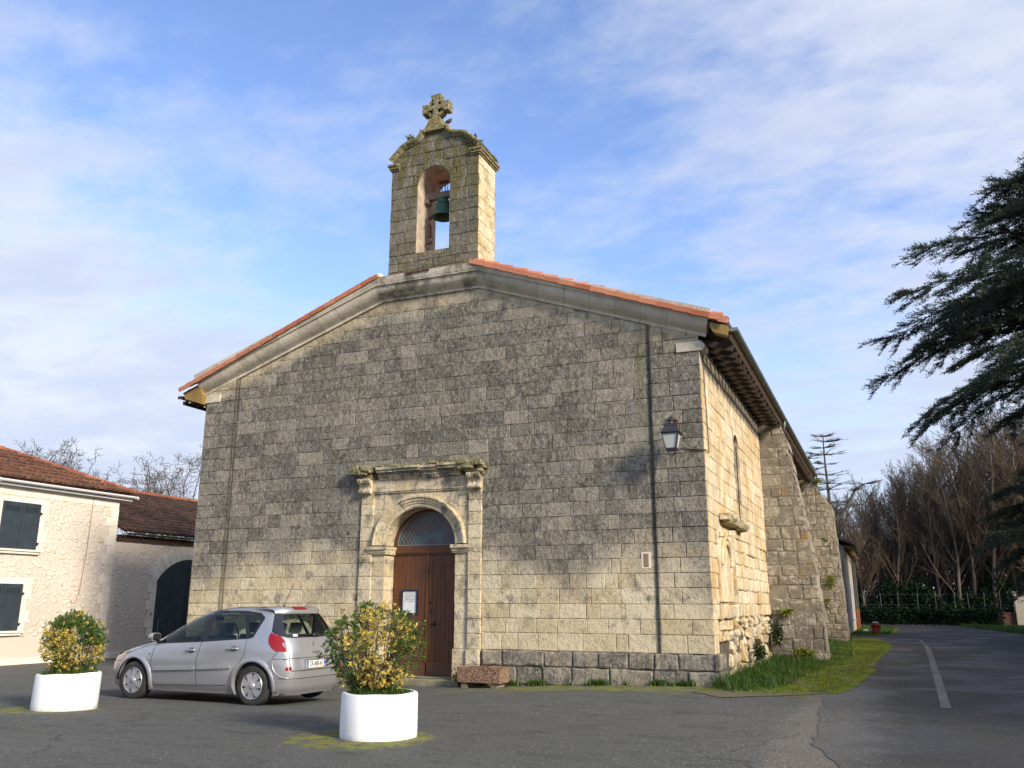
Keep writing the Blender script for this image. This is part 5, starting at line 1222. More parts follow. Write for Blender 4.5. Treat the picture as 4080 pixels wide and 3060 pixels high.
for sfx in ('_near', '_far'):
    d1 = skin('front_door'+sfx, 'door', MP); d2 = skin('rear_door'+sfx, 'door', MP)
    sg = -1 if sfx == '_near' else 1
    tr = skin('trim'+sfx, 'window_trim', M['plastic'])
    skin('glass_front'+sfx, 'side_window', MGL, -.002, tr)
    for kx, dd in (('glass_frontdoor', d1), ('glass_reardoor', d2)): skin(kx+sfx, 'side_window', MGL, -.002, dd)
    skin('glass_quarter'+sfx, 'side_window', MGL, -.002)
    lampo = skin('lamp'+sfx, 'tail_lamp', MRED, 0.006); skin('clear'+sfx, 'clear_lens', MCLR, 0.008, lampo)
    skin('headlamp'+sfx, 'headlamp', MCLR, 0.004)
    def on(x, z, off=0.0): p, zz_ = phs(x, z, sg); return cw(cpt(p, zz_, off))
    for dd, (xa, za, xb, zb) in ((d1, (-.13, .873, .09, .878)), (d2, (.79, .916, 1.03, .921))):
        q = MB(); q.tube([on(xa, za, .02), on(xa+.03, za+.002, .035), on(xb-.03, zb, .035), on(xb, zb, .02)], [.012, .016, .016, .012], 8)
        obj('handle', q, MP, dd, smooth=True)
        q = MB(); c = on((xa+xb)/2, (za+zb)/2, .0005); q.quads([on((xa+xb)/2+.075*math.cos(a), (za+zb)/2+.05*math.sin(a), .0012) for a in [2*math.pi*i/20 for i in range(20)]], [tuple(range(20))]); obj('handle_recess', q, simple('recess_grey', (0.16, 0.16, 0.17), 0.4, 0.4), dd)
    for dd, pl in ((d1, [(-.84, .545), (-.4, .562), (.085, .585)]), (d2, [(.165, .590), (.5, .607), (.87, .632)])):
        q = MB(); P_ = [on(x, z, 0.012) for x, z in densify(pl, .15, False)]
        for a, b in zip(P_, P_[1:]):
            q.bar(a, b, 0.040, 0.055); q.bar(a-Vector((0, 0, .031)), b-Vector((0, 0, .031)), 0.03, 0.006, 1)
        obj('moulding', q, [MP, M['plastic']], dd, fix=False, bev=0)
    q = MB()
    for ln_ in ([(-.885, .95), (-.935, .68), (-.90, .45), (-.85, .27), (.134, .30)], [(.19, 1.02), (.105, .71), (.134, .30)], [(.134, .30), (.80, .32), (.906, .545), (1.08, .72), (1.156, .85), (1.165, 1.088)], [(1.66, .62), (1.70, .76), (1.80, .88)], [(-1.60, .78), (-1.35, .86), (-1.08, .955), (-.90, .955)]):
        q.tube([on(x, z, .0) for x, z in densify(ln_, .06, False)], 0.0045, 5)
    obj('panel_gap', q, M['plastic'], car)
    for ax in (-WB, WB):
        q = MB(); a0, a1 = -0.42, math.pi+0.42; secs = []
        for i in range(37):
            a = a0+(a1-a0)*i/36; sec = []
            for rr_, of in ((.383, -.03), (.383, .022), (.40, .034), (.44, .026), (.462, .0)):
                x, z = ax+rr_*math.cos(a), max(.185, .33+rr_*math.sin(a)); sec.append(on(x, z, of))
            secs.append(sec)
        q.quads([p for s in secs for p in s], [(i*5+j, i*5+j+1, (i+1)*5+j+1, (i+1)*5+j) for i in range(36) for j in range(4)])
        obj('wheel_arch', q, MP, car, smooth=True)
        q = MB(); q.lathe([(.385, .0), (.39, .30), (.05, .31)], (0, 0, 0), axis='Y', k=28, a0=0, a1=math.pi)
        q.v = [tuple(cw((v[0]+ax, sg*(.885-v[1]), v[2]+.33))) for v in q.v]; obj('wheel_well', q, M['plastic'], car)
    # door mirror
    q = MB(); c = on(-.93, 1.0, .10)
    vs = []; 
    for (dx, s) in ((-.09, .3), (-.07, .75), (-.02, 1.0), (.045, 1.0), (.05, .9)):
        for j in range(14):
            a = 2*math.pi*j/14; vs.append(c+CR_ @ Vector((dx, sg*0.02+s*.105*math.copysign(abs(math.cos(a))**.6, math.cos(a)), s*.072*math.copysign(abs(math.sin(a))**.6, math.sin(a)))))
    q.quads(vs, [(i*14+j, i*14+(j+1) % 14, (i+1)*14+(j+1) % 14, (i+1)*14+j) for i in range(4) for j in range(14)]+[tuple(range(14))], 0)
    q.quads(vs[-14:], [tuple(range(14))], 1); q.bar(on(-.84, .985, 0), c, .05, .05, 1)
    obj('door_mirror', q, [MP, M['plastic']], car, smooth=False, bev=0.0, autos=0.7)
tgo = skin('tailgate', 'tailgate', MP, 0.004); blk = skin('blackrear', 'rear_window_surround', simple('black_ceramic', (0.012, 0.012, 0.014), 0.12, coat=1), 0.002)
skin('rear_glass', 'rear_window', MGL, 0.001, tgo); bmp_o = skin('bumper', 'rear_bumper', MP, 0.022); skin('windscreen', 'windscreen', MGL, -0.003)
def rp_(y, z, off=0.0): p, zz_ = phr(y, z); return cw(cpt(p, zz_, off))
q = MB()
for ln_ in ([(-.70, .575), (-.715, .70), (-.715, .885)], [(.70, .575), (.715, .70), (.715, .885)], [(-.70, .575), (.70, .575)], [(-.71, .775), (.71, .775)], [(-.84, .46), (-.5, .455), (.5, .455), (.84, .46)]):
    q.tube([rp_(y, z, .008 if z > .47 else .024) for y, z in densify(ln_, .05, False)], 0.005, 5)
obj('panel_gap', q, M['plastic'], car)
# bright crease along bumper top and number plate recess
q = MB()
for sg in (-1, 1):
    q.tube([rp_(sg*y, z, .022) for y, z in spl([(.735, .775), (.80, .772), (.845, .76), (.84, .60), (.80, .49), (.72, .462)], 4)], 0.010, 6)
obj('bumper_crease', q, MP, bmp_o, smooth=True)
for sg in (-1, 1):
    q = MB(); c = [(sg*.765, .585), (sg*.70, .585), (sg*.70, .635), (sg*.765, .635)]; q.quads([rp_(y, z, .026) for y, z in c]+[rp_(y, z, .0) for y, z in c], ((0, 1, 2, 3), (0, 4, 5, 1), (1, 5, 6, 2), (2, 6, 7, 3), (3, 7, 4, 0))); obj('reflector', q, MRED, bmp_o)
for y in (-.62, -.25, .2, .6): q = MB(); cc = rp_(y, .44, .024); q.lathe([(0, 0), (.014, .0), (.018, -.006)], cc, axis='X', k=12); obj('parking_sensor', q, MHUB, bmp_o)
q = MB(); q.lathe([(.0, .001), (.036, .001), (.036, -.004)], rp_(-.47, .50, .022), axis='X', k=18); obj('towing_cover', q, simple('cover_grey', (0.33, 0.33, 0.34), .4, .5), bmp_o)
PX, PY0, PZ = 2.085, -0.10, 0.672
q = MB()
for (y0, y1, z0, z1) in ((-.44, .24, .745, .757), (-.44, .24, .585, .592), (-.45, -.44, .59, .757), (.24, .25, .59, .757)): q.box(1.99, 2.088, y0, y1, z0, z1)
q.box(1.99, 2.072, -.44, .24, .592, .745, 0)
q.v = [tuple(cw(v)) for v in q.v]; plr = obj('plate_recess', q, MP, tgo, bev=0.003)
q = MB(); q.box(2.0, 2.079, -.37, .155, .612, .726); q.v = [tuple(cw(v)) for v in q.v]; plo = obj('number_plate', q, simple('plate_white', (0.66, 0.66, 0.64), .35), car)
q = MB(); q.box(2.0, 2.0805, -.369, -.325, .613, .725); q.box(2.0, 2.0805, .115, .154, .613, .725); q.v = [tuple(cw(v)) for v in q.v]; obj('blue_band', q, simple('plate_blue', (0.015, 0.09, 0.42), .35), plo)
q = MB(); q.box(2.0, 2.0802, -.32, .11, .603, .613); q.v = [tuple(cw(v)) for v in q.v]; obj('dealer_strip', q, simple('strip_yellow', (0.5, 0.33, 0.05), .5), plo)
def text(body, size, sx, mat, loc, rot, parent, name, ext=0.0):
    cu = bpy.data.curves.new(name, 'FONT'); cu.body = body; cu.size = size; cu.extrude = ext; cu.align_x = 'CENTER'; cu.align_y = 'CENTER'; cu.offset = size*0.012
    tmp = bpy.data.objects.new(name+'_tmp', cu); C.objects.link(tmp); bpy.context.view_layer.update()
    me = bpy.data.meshes.new_from_object(tmp.evaluated_get(bpy.context.evaluated_depsgraph_get())); bpy.data.objects.remove(tmp)
    me.transform(Matrix.Diagonal((sx, 1, 1, 1))); me.transform(rot.to_4x4()); me.transform(Matrix.Translation(Vector(loc)-world_loc(parent)))
    me.name = name; return finish(name, me, mat, parent)
RT_ = (CR_ @ Matrix(((0, 0, 1), (1, 0, 0), (0, 1, 0))))
text('CR-480-AF', .118, .70, M['ink'], cw((2.0815, -.105, .667)), RT_, plo, 'plate_letters', .0008)
text('F', .035, .9, M['white'], cw((2.0815, -.347, .637)), RT_, plo, 'plate_letter', .0004)
text('33', .03, .9, M['white'], cw((2.0815, .135, .64)), RT_, plo, 'plate_letter', .0004)
MCHR = simple('chrome', (0.55, 0.55, 0.57), .18, .9)
text('SCENIC', .062, 1.05, MCHR, cw(tuple(cpt(*phr(-.06, .855), .012))), RT_, tgo, 'model_lettering', .004)
q = MB(); c = cpt(*phr(-.11, .985), .008); dm = [(0, .058), (.034, 0), (0, -.058), (-.034, 0)]
vs = [cw((c.x-.12*dz+o, c.y+dy, c.z+dz)) for o, k_ in ((.0, 1), (.012, 1), (.012, .5), (.0, .5)) for dy, dz in [(a*k_, b*k_) for a, b in dm]]
q.quads(vs, [(4*i+j, 4*i+(j+1) % 4, 4*((i+1) % 4)+(j+1) % 4, 4*((i+1) % 4)+j) for i in range(4) for j in range(4)]); obj('diamond_badge', q, MCHR, tgo)
q = MB()
v = [rp_(y, z, o) for (z, o) in ((1.50, .0), (1.515, .055), (1.548, .075), (1.57, .02)) for y in np.linspace(-.60, .60, 13)]
q.quads(v, [(i*13+j, i*13+j+1, (i+1)*13+j+1, (i+1)*13+j) for i in range(3) for j in range(12)]); spo = obj('roof_spoiler', q, MP, tgo, smooth=True)
q = MB(); v = [rp_(y, z, o) for (z, o) in ((1.520, .066), (1.545, .079)) for y in np.linspace(-.28, .06, 7)]+[rp_(y, z, o) for (z, o) in ((1.545, .04), (1.520, .04)) for y in np.linspace(-.28, .06, 7)]
q.quads(v, [(i*7+j, i*7+j+1, ((i+1) % 4)*7+j+1, ((i+1) % 4)*7+j) for i in range(4) for j in range(6)]); obj('brake_light', q, MRED, spo)
q = MB(); q.tube([rp_(.0, 1.13, .03), rp_(-.15, 1.14, .03), rp_(-.45, 1.15, .02)], [.018, .010, .006], 6); rock(q, rp_(.02, 1.135, .03), .04, .10, .035, 0, 4); obj('rear_wiper', q, M['plastic'], tgo)
q = MB(); cs = [(-.56, 1.125), (-.46, 1.125), (-.46, 1.16), (-.56, 1.16)]; q.face([rp_(y, z, .006) for y, z in cs]); obj('sticker', q, M['white'], tgo)
q = MB(); b0 = cw((1.30, -.10, 1.60)); q.tube([b0, b0+CR_ @ Vector((.012, 0, .05))], [.025, .012], 8); q.tube([b0+CR_ @ Vector((.012, 0, .04)), b0+CR_ @ Vector((.19, 0, .42))], [.006, .003], 6); obj('antenna', q, M['plastic'], car)
q = MB(); cs = [(-1.02, .80), (-.96, .797), (-.985, .775)]
q.face([cw(cpt(*phs(x, z, -1), .004)) for x, z in cs]); obj('side_repeater', q, M['plastic'], car)
# wheels
def wheel(ax, sg):
    c = Vector((ax, sg*.765, .33)); q = MB()
    prof = [(.215, .10), (.24, .108), (.29, .108), (.318, .095), (.328, .07), (.33, 0), (.328, -.07), (.318, -.095), (.24, -.10), (.215, -.09)]
    q.lathe(prof, (0, 0, 0), axis='Y', k=48); q.v = [tuple(cw((v[0]+c.x, sg*v[1]+c.y, v[2]+c.z))) for v in q.v]
    for i in range(0): pass
    w_e = obj('wheel', q, MTYR, car, autos=0.8); w_e.name = 'tyre'
    q = MB(); q.lathe([(.218, .085), (.205, .075), (.20, .03), (.0, .03)], (0, 0, 0), axis='Y', k=40, m=1)
    q.lathe([(.222, .10), (.212, .112), (.203, .105), (.203, .08)], (0, 0, 0), axis='Y', k=40)
    a_off = rng.uniform(0, 1)
    for k in range(7):
        a = 2*math.pi*k/7+a_off; ca, sa = math.cos(a), math.sin(a)
        pts = [(.045, -.028, .098), (.045, .028, .098), (.115, .050, .112), (.175, .062, .106), (.206, .048, .096), (.208, -.048, .096), (.175, -.062, .106), (.115, -.050, .112)]
        v = [Vector((r_*ca-t_*sa, y, r_*sa+t_*ca)) for r_, t_, y in pts]+[Vector((r_*ca-t_*sa, y-.02, r_*sa+t_*ca)) for r_, t_, y in pts]
        q.quads(v, [tuple(range(8))]+[(i, (i+1) % 8, 8+(i+1) % 8, 8+i) for i in range(8)])
    q.lathe([(.0, .118), (.035, .117), (.055, .108), (.062, .09)], (0, 0, 0), axis='Y', k=20)
    q.v = [tuple(cw((v[0]+c.x, sg*v[1]+c.y, v[2]+c.z))) for v in q.v]
    obj('hubcap', q, [MHUB, M['plastic']], w_e, autos=0.9)
for ax in (-WB, WB):
    for sg in (-1, 1): wheel(ax, sg)
# interior
q = MB(); q.box(-1.7, 1.9, -.74, .74, .17, .22); q.box(-.95, -.45, -.72, .72, .22, .98); q.box(-1.9, -.95, -.7, .7, .22, .80); q.box(1.25, 1.75, -.70, .70, .22, .95); q.box(-.95, 1.8, -.80, -.77, .22, .98); q.box(-.95, 1.8, .77, .80, .22, .98)
q.v = [tuple(cw(v)) for v in q.v]; obj('interior', q, MINT, car, bev=0.03)
for (sx, sy) in ((.05, -.36), (.05, .36), (.95, -.45), (.95, 0.0), (.95, .45)):
    q = MB(); w2 = .25 if sx < .5 else .20
    q.box(sx-.45, sx+.05, sy-w2, sy+w2, .35, .58); q.v = [v for v in q.v]
    rr_ = Matrix.Rotation(R(14), 3, 'Y'); q.box(-.06, .07, -w2, w2, 0, .58, rot=rr_, org=(sx+.05, sy, .55)); q.box(-.045, .045, -.13, .13, .62, .80, rot=rr_, org=(sx+.05, sy, .55)); q.bar((sx+.19, sy-.06, 1.10), (sx+.22, sy-.06, 1.2), .015, .015); q.bar((sx+.19, sy+.06, 1.10), (sx+.22, sy+.06, 1.2), .015, .015)
    q.v = [tuple(cw(v)) for v in q.v]; obj('seat', q, MINT, car, bev=0.035)
q = MB(); c = cw((-.33, -.36, .98)); q.tube([c+CR_ @ Vector((.08*math.sin(a)*.5, .19*math.cos(a), .17*math.sin(a))) for a in [2*math.pi*i/20 for i in range(21)]], .014, 6, cap=False); q.bar(cw((-.5, -.36, .9)), c, .05, .05); obj('steering_wheel', q, MINT, car)
q = MB(); c = cw((-.28, .02, 1.40)); q.box(-.03, .03, -.12, .12, -.035, .035, org=c, rot=CR_); obj('rear_view_mirror', q, MINT, car, bev=.01)

# ------------------------------------------------------------------ foliage builders
def leaf_quads(cen, dirs, L, W, up=None):
    """diamond leaves: cen (n,3) base points, dirs (n,3) unit; L, W (n,)"""
    n = len(cen); r_ = nr.normal(size=(n, 3)); side = np.cross(dirs, r_); side /= np.linalg.norm(side, axis=1)[:, None]+1e-9
    nrm = np.cross(side, dirs)
    a = cen; b = cen+dirs*(L*.5)[:, None]+side*(W*.5)[:, None]+nrm*(L*.06)[:, None]; c = cen+dirs*L[:, None]; d = cen+dirs*(L*.5)[:, None]-side*(W*.5)[:, None]+nrm*(L*.06)[:, None]
    v = np.stack([a, b, c, d], 1).reshape(-1, 3); f = np.arange(4*n).reshape(n, 4); return v, f
def tubes(segs, k=3):
    """segs (n,8): p0,p1,r0,r1 -> verts, quads"""
    S = np.asarray(segs, float); n = len(S); p0, p1 = S[:, 0:3], S[:, 3:6]; d = p1-p0; d /= np.linalg.norm(d, axis=1)[:, None]+1e-9
    ref = np.where(np.abs(d[:, 2:3]) < 0.9, np.array([[0, 0, 1.]]), np.array([[1., 0, 0]])); a = np.cross(d, ref); a /= np.linalg.norm(a, axis=1)[:, None]; b = np.cross(d, a)
    ang = 2*np.pi*np.arange(k)/k; ca, sa = np.cos(ang), np.sin(ang)
    ring = a[:, None, :]*ca[None, :, None]+b[:, None, :]*sa[None, :, None]
    v0 = p0[:, None, :]+ring*S[:, 6][:, None, None]; v1 = p1[:, None, :]+ring*S[:, 7][:, None, None]
    v = np.concatenate([v0, v1], 1).reshape(-1, 3); base = (np.arange(n)*2*k)[:, None]; j = np.arange(k); jn = (j+1) % k
    f = np.stack([base+j, base+jn, base+k+jn, base+k+j], 2).reshape(-1, 4); return v, f
def unit(v): return v/(np.linalg.norm(v, axis=-1, keepdims=True)+1e-9)

# ------------------------------------------------------------------ round white planters with shrubs
def white_mat():
    m, t = new_mat('white_painted_concrete'); P = t.n('ShaderNodeNewGeometry').outputs['Position']; z = t.xyz(P)[2]
    n1 = t.noise(P, 6, 6, 0.6); c = t.mix(t.math('MULTIPLY', t.smooth(t.math('ADD', z, t.math('MULTIPLY', t.math('SUBTRACT', n1, 0.5), 0.14)), 0.07, -0.03), 0.55), (0.80, 0.80, 0.80), (0.30, 0.31, 0.20))
    c = t.mix(t.math('MULTIPLY', t.smooth(t.noise(P, 30, 4, 0.6), 0.66, 0.72), 0.4), c, (0.5, 0.48, 0.42))
    out(t, t.n('ShaderNodeBsdfPrincipled', {'Base Color': c, 'Roughness': 0.65, 'Normal': t.n('ShaderNodeBump', {'Strength': 0.35, 'Distance': 0.006, 'Height': t.noise(P, 22, 5, 0.65)}).outputs[0]}).outputs[0]); return m
MW = white_mat()
def planter(cx, cy, r_, h, tilt, label):
    g0 = gz(cx, cy); T = thing('planter', (cx, cy, g0), label, 'planter', 'round white concrete planters'); q = MB(); k = 64
    prof = [(r_, -0.06), (r_+.004, 0.1), (r_, h-.02), (r_-.012, h), (r_-.052, h), (r_-.06, h-.02), (r_-.06, h-.16)]
    vs = []
    for (a, z) in prof:
        for j in range(k):
            an = 2*math.pi*j/k; w_ = 1+0.006*math.sin(3*an+cx)+0.004*math.sin(7*an)
            vs.append((cx+a*w_*math.cos(an)+tilt[0]*z, cy+a*w_*math.sin(an)+tilt[1]*z, g0+z+(0.004*math.sin(5*an+1) if z > .3 else 0)+tilt[2]*a*math.cos(an)*(z/h)))
    q.quads(vs, [(i*k+j, i*k+(j+1) % k, (i+1)*k+(j+1) % k, (i+1)*k+j) for i in range(len(prof)-1) for j in range(k)])
    obj('ring', q, MW, T, smooth=False, autos=0.6)
    q = MB(); q.lathe([(0.0, h-.06), (r_-.07, h-.075)], (cx+tilt[0]*h, cy+tilt[1]*h, g0), k=24); obj('soil', q, M['soil'], T, fix=False)
    return g0
P1 = planter(-5.99, 9.98, 0.475, 0.53, (0, 0, 0), 'white round concrete planter nearest the camera, in front of the church door')
P2 = planter(-12.12, 10.63, 0.475, 0.54, (0.04, 0, 0.03), 'white round concrete planter at the left, in front of the farmhouse')
def blades(name, label, centers, hts, lean, width, cat='grass', mat=None, yellow=0.0):
    n = len(centers); ang = nr.uniform(0, 2*np.pi, n); d = np.stack([np.cos(ang)*lean, np.sin(ang)*lean, np.ones(n)], 1)*hts[:, None]
    sd = np.stack([-np.sin(ang), np.cos(ang), np.zeros(n)], 1)*width; m1 = centers+d*np.array([.35, .35, .6]); tip = centers+d
    v = np.stack([centers-sd, centers+sd, m1+sd*.7, m1-sd*.7, m1-sd*.7, m1+sd*.7, tip+sd*.08, tip-sd*.08], 1).reshape(-1, 3); f = np.arange(8*n).reshape(2*n, 4)
    c = np.repeat(np.stack([nr.uniform(0, 1, n), (nr.uniform(0, 1, n) < yellow)*.8, np.zeros(n)], 1), 2, 0)
    return tag(np_mesh(name, v, f, mat or M['grassblade'], None, c), label, cat, kind='stuff')
for (cx, cy, g0, h, lab, r_) in ((-5.99, 9.98, P1, .46, 'tufts of green grass growing in the planter nearest the camera', .40), (-12.10, 10.63, P2, .47, 'grass growing in the planter at the left', .41)):
    n = 2600; a = nr.uniform(0, 2*np.pi, n); rr_ = r_*np.sqrt(nr.uniform(0, 1, n)); cen = np.stack([cx+rr_*np.cos(a), cy+rr_*np.sin(a), np.full(n, g0+h-.02)], 1)
    blades('planter_grass', lab, cen, nr.uniform(.04, .15, n)*(1+.5*(nr.uniform(0, 1, n) < .1)), .35, .006)
def shrub(cx, cy, z0, rx, rz, dens, label, seed, ycut, openness, czo):
    global nr; keep = nr; nr = np.random.default_rng(seed)
    T = thing('shrub', (cx, cy, z0), label, 'shrub', 'variegated shrubs in the white planters')
    segs = []; tips = []
    cen = np.array([cx, cy, z0+czo])
    n1 = 34 if openness else 26
    for i in range(n1):
        a = nr.uniform(0, 2*np.pi); u = nr.uniform(-.25, 1); ph = math.acos(max(-1, min(1, u)))
        tgt = cen+np.array([rx*math.sin(ph)*math.cos(a), rx*math.sin(ph)*math.sin(a), rz*math.cos(ph)])*nr.uniform(.8, 1.0)
        p = np.array([cx+.07*math.cos(a), cy+.07*math.sin(a), z0-.03]); r0 = nr.uniform(.009, .019); pts = [p]; K = 6
        for k in range(1, K+1):
            t = k/K; q = p*(1-t)+tgt*t; q = q+np.array([math.cos(a), math.sin(a), 0])*rx*(.02 if openness else .14)*math.sin(math.pi*t)+nr.normal(0, .018, 3); pts.append(q)
        for k in range(K): segs.append([*pts[k], *pts[k+1], r0*(1-k/K*.7), r0*(1-(k+1)/K*.7)])
        for k in range(2, K+1):
            for _ in range(5 if k < K else 7):
                b = pts[k]; d = unit(unit(b-cen+1e-3)*.9+nr.normal(0, .55, 3)+np.array([0, 0, .35])); L = nr.uniform(.07, .20)*rx/.5
                e = b+d*L; rel = (e-cen)/np.array([rx, rx, rz]); q_ = np.linalg.norm(rel)
                if q_ > 1.06: e = cen+rel/q_*np.array([rx, rx, rz])*nr.uniform(.90, 1.20)
                segs.append([*b, *e, .004, .0022]); tips.append((e, d))
    ofs = np.array([cx, cy, z0]); v, f = tubes(segs, 5); np_mesh('stems', v-ofs, f, M['bark'], T)
    # leaf rosettes: on twig tips and over the shell of the crown
    cc = []; dd = []
    for e, d in tips: cc.append(e); dd.append(d)
    n2 = int(dens)
    u = unit(nr.normal(size=(n2, 3))); u[:, 2] = np.abs(u[:, 2])*np.where(nr.uniform(0, 1, n2) < .72, 1, -1); lump = 1+.17*np.sin(u[:, 0]*7+seed)*np.sin(u[:, 1]*6+1)+nr.normal(0, .05, n2)+.07*np.sin(u[:, 2]*9+u[:, 0]*5)
    rad = lump*np.where(nr.uniform(0, 1, n2) < .75, nr.uniform(.86, 1.03, n2), nr.uniform(.5, .9, n2)); pc = cen+u*np.array([rx, rx, rz])*rad[:, None]; keepm = pc[:, 2] > z0+.03
    if openness: keepm &= (u[:, 2] > -.15) | (nr.uniform(0, 1, n2) < .22)
    cc = np.concatenate([np.array(cc), pc[keepm]]); dd = np.concatenate([np.array(dd), unit(u[keepm]+nr.normal(0, .35, (keepm.sum(), 3))+np.array([0, 0, .3]))])
    m = 9; C_ = np.repeat(cc, m, 0); D_ = unit(np.repeat(dd, m, 0)+nr.normal(0, .75, (len(cc)*m, 3))); L = nr.uniform(.026, .050, len(C_)); W = L*nr.uniform(.38, .5, len(C_))
    v, f = leaf_quads(C_+nr.normal(0, .010, C_.shape), D_, L, W)
    yel = np.array([1.0 if ycut(p, cen, rx, rz) > nr.uniform(0, 1) else 0.0 for p in cc]); yl = np.repeat(yel, m)*nr.uniform(.55, 1, len(C_))
    col = np.stack([nr.uniform(0, 1, len(C_)), yl, np.zeros(len(C_))], 1); np_mesh('leaves', v-ofs, f, M['shrubleaf'], T, col); nr = keep
def y1(p, c, rx, rz):
    # yellow leaves fill the middle towards the camera, greens stay on the rim and to the right
    d = np.array([c[0], c[1]]); vd = unit(-d); sd = np.array([-vd[1], vd[0]]); s = float(np.dot(p[:2]-c[:2], sd))/rx; z = (p[2]-c[2])/rz
    nz_ = .28*math.sin(9*s+5*z)+.22*math.sin(13*z-7*s+p[0]*9); return max(.04, min(.92, 1.25-1.5*abs(s-.02)-max(0, z-.35)*.9-(.5 if -.5 < z < 0 and s > .1 else 0)+nz_))
def y2(p, c, rx, rz):
    d = np.array([c[0], c[1]]); vd = unit(-d); sd = np.array([-vd[1], vd[0]]); s = float(np.dot(p[:2]-c[:2], sd))/rx; z = (p[2]-c[2])/rz
    nz_ = .22*math.sin(11*s+6*z)+.18*math.sin(15*z-9*s); return max(.04, min(.86, (.75 if (s < .05+.15*math.sin(4*z) and z < .6) or (z < -.05 and z > -.62) else .05)+nz_))
shrub(-6.07, 9.97, P1+.46, .60, .47, 430, 'open variegated shrub with yellow and green leaves in the planter nearest the camera', 4, y1, True, .61)
shrub(-12.14, 10.66, P2+.47, .44, .44, 820, 'dense rounded variegated shrub half yellow half green in the left planter', 8, y2, False, .50)

# ------------------------------------------------------------------ farmhouse and barn at the left
HX = -24.3
def H_f(u, v, d): return Vector((HX+d, u, v))
house = thing('farmhouse', (HX-3, 17.5, -0.2), 'pale rubble-stone farmhouse with blue-grey shutters and an old tiled roof at the left edge', 'house')
SH1 = (18.20, 19.50, 3.20, 4.60); SH2 = (17.95, 19.24, 0.80, 2.16)
q = MB(); q.box(HX-7, HX, 10.0, 22.58, -0.4, 5.08); obj('wall', q, M['rubble'], house, fix=False)
q = MB()
for (a, b, c, d) in (SH1, SH2):
    z_ = c-.12; k = 0
    while z_ < d+.30:
        e = .34 if k % 2 else .22
        hh = .34
        if z_+hh > d: q.box(HX-.02, HX+.012, a-.30, b+.32, z_, z_+.30); z_ += .32; break
        q.box(HX-.02, HX+.012, b-.02, b+e, z_+.003, z_+hh-.003); q.box(HX-.02, HX+.012, a-e, a+.02, z_+.003, z_+hh-.003); z_ += hh; k += 1
q.box(HX-.02, HX+.012, 10.0, 22.58, 4.80, 5.05)
z_ = .62; k = 0
while z_ < 4.75: e = .46 if k % 2 else .30; q.box(HX-.02, HX+.014, 22.58-e, 22.59, z_+.003, z_+.317); z_ += .32; k += 1
obj('dressed_stone', q, M['dressed'], house, bev=0.006)
for (a, b, c, d), lab in ((SH1, None), (SH2, None)):
    sh_ = MB(); mid = (a+b)/2
    for (u0, u1) in ((a, mid-.004), (mid+.004, b)):
        n = 5; wd = (u1-u0)/n
        for k in range(n): sh_.box(HX+.02, HX+.055+.003*(k % 2), u0+k*wd+.002, u0+(k+1)*wd-.002, c, d, 0)
        for k in range(4): sh_.bar((HX+.066, u0+.09, d-.13-.045*k), (HX+.066, u1-.09, d-.13-.045*k), .022, .014)
    for zz_ in (c+.18, d-.28): sh_.box(HX+.03, HX+.08, b-.01, b+.05, zz_-.03, zz_+.03, 1)
    obj('shutter', sh_, [M['shutter'], M['plastic']], house, bev=0.003)
    sl = MB(); sl.box(HX-.02, HX+.13, a-.16, b+.16, c-.075, c-.012); sl.box(HX-.02, HX+.09, a-.12, b+.12, c-.15, c-.078); obj('sill', sl, M['dressed'], house, bev=0.01)
q = MB(); q.box(HX-.02, HX+.03, 10.0, 28.2, -.4, -.02); obj('wall_footing', q, M['dressed'], house, bev=0.01)
q = MB(); q.box(HX+.0, HX+.018, 10.0, 28.1, -0.1, 0.60); 
def corr_roof(mb, p_eave0, p_eave1, p_ridge0, p_ridge1, pitch_w, rad, laps, m=0, sag=0.02):
    """canal tiles laid from eave to ridge; corners as vectors; covers the quad"""
    e0, e1, r0, r1 = map(Vector, (p_eave0, p_eave1, p_ridge0, p_ridge1)); n = max(1, int((e1-e0).length/pitch_w))
    nrm = (e1-e0).cross(r0-e0).normalized()
    if nrm.z < 0: nrm = -nrm
    al = (e1-e0).normalized()
    for i in range(n):
        t = (i+.5)/n; A = e0.lerp(e1, t); B = r0.lerp(r1, t)
        if (B-A).length < .15: continue
        nl = max(1, int(laps*(B-A).length/max((r0-e0).length, (r1-e1).length, .1)))
        for k in range(nl):
            s0, s1 = k/nl, min(1, (k+1.1)/nl); P0 = A.lerp(B, s0)+nrm*(.035+rng.uniform(-.008, .012)); P1 = A.lerp(B, s1)+nrm*rng.uniform(-.006, .006); j = al*rng.uniform(-.012, .012)
            vs = [P+al*(rd*math.cos(an))+nrm*(rd*math.sin(an))+j for P, rd in ((P0, rad), (P1, rad*.82)) for an in [math.pi*q_/4 for q_ in range(5)]]
            mb.quads(vs, [(q_, q_+1, 6+q_, 5+q_) for q_ in range(4)]+[tuple(range(5))], m, (rng.random(), 0, 0))
    mb.face([e0-nrm*.01, e1-nrm*.01, r1-nrm*.01, r0-nrm*.01], m, (.1, 0, 0))
q = MB(); HRX, HRZ = HX-2.9, 6.62
corr_roof(q, (HX+.22, 10.0, 5.22), (HX+.22, 23.0, 5.30), (HRX, 10.0, HRZ), (HRX, 20.05, HRZ), .21, .085, 9)
corr_roof(q, (HX+.22, 23.0, 5.30), (HX-6.5, 23.0, 5.30), (HRX, 20.05, HRZ), (HRX, 20.05, HRZ), .21, .085, 9)
obj('roof', q, M['oldtile'], house, fix=False)
q = MB()
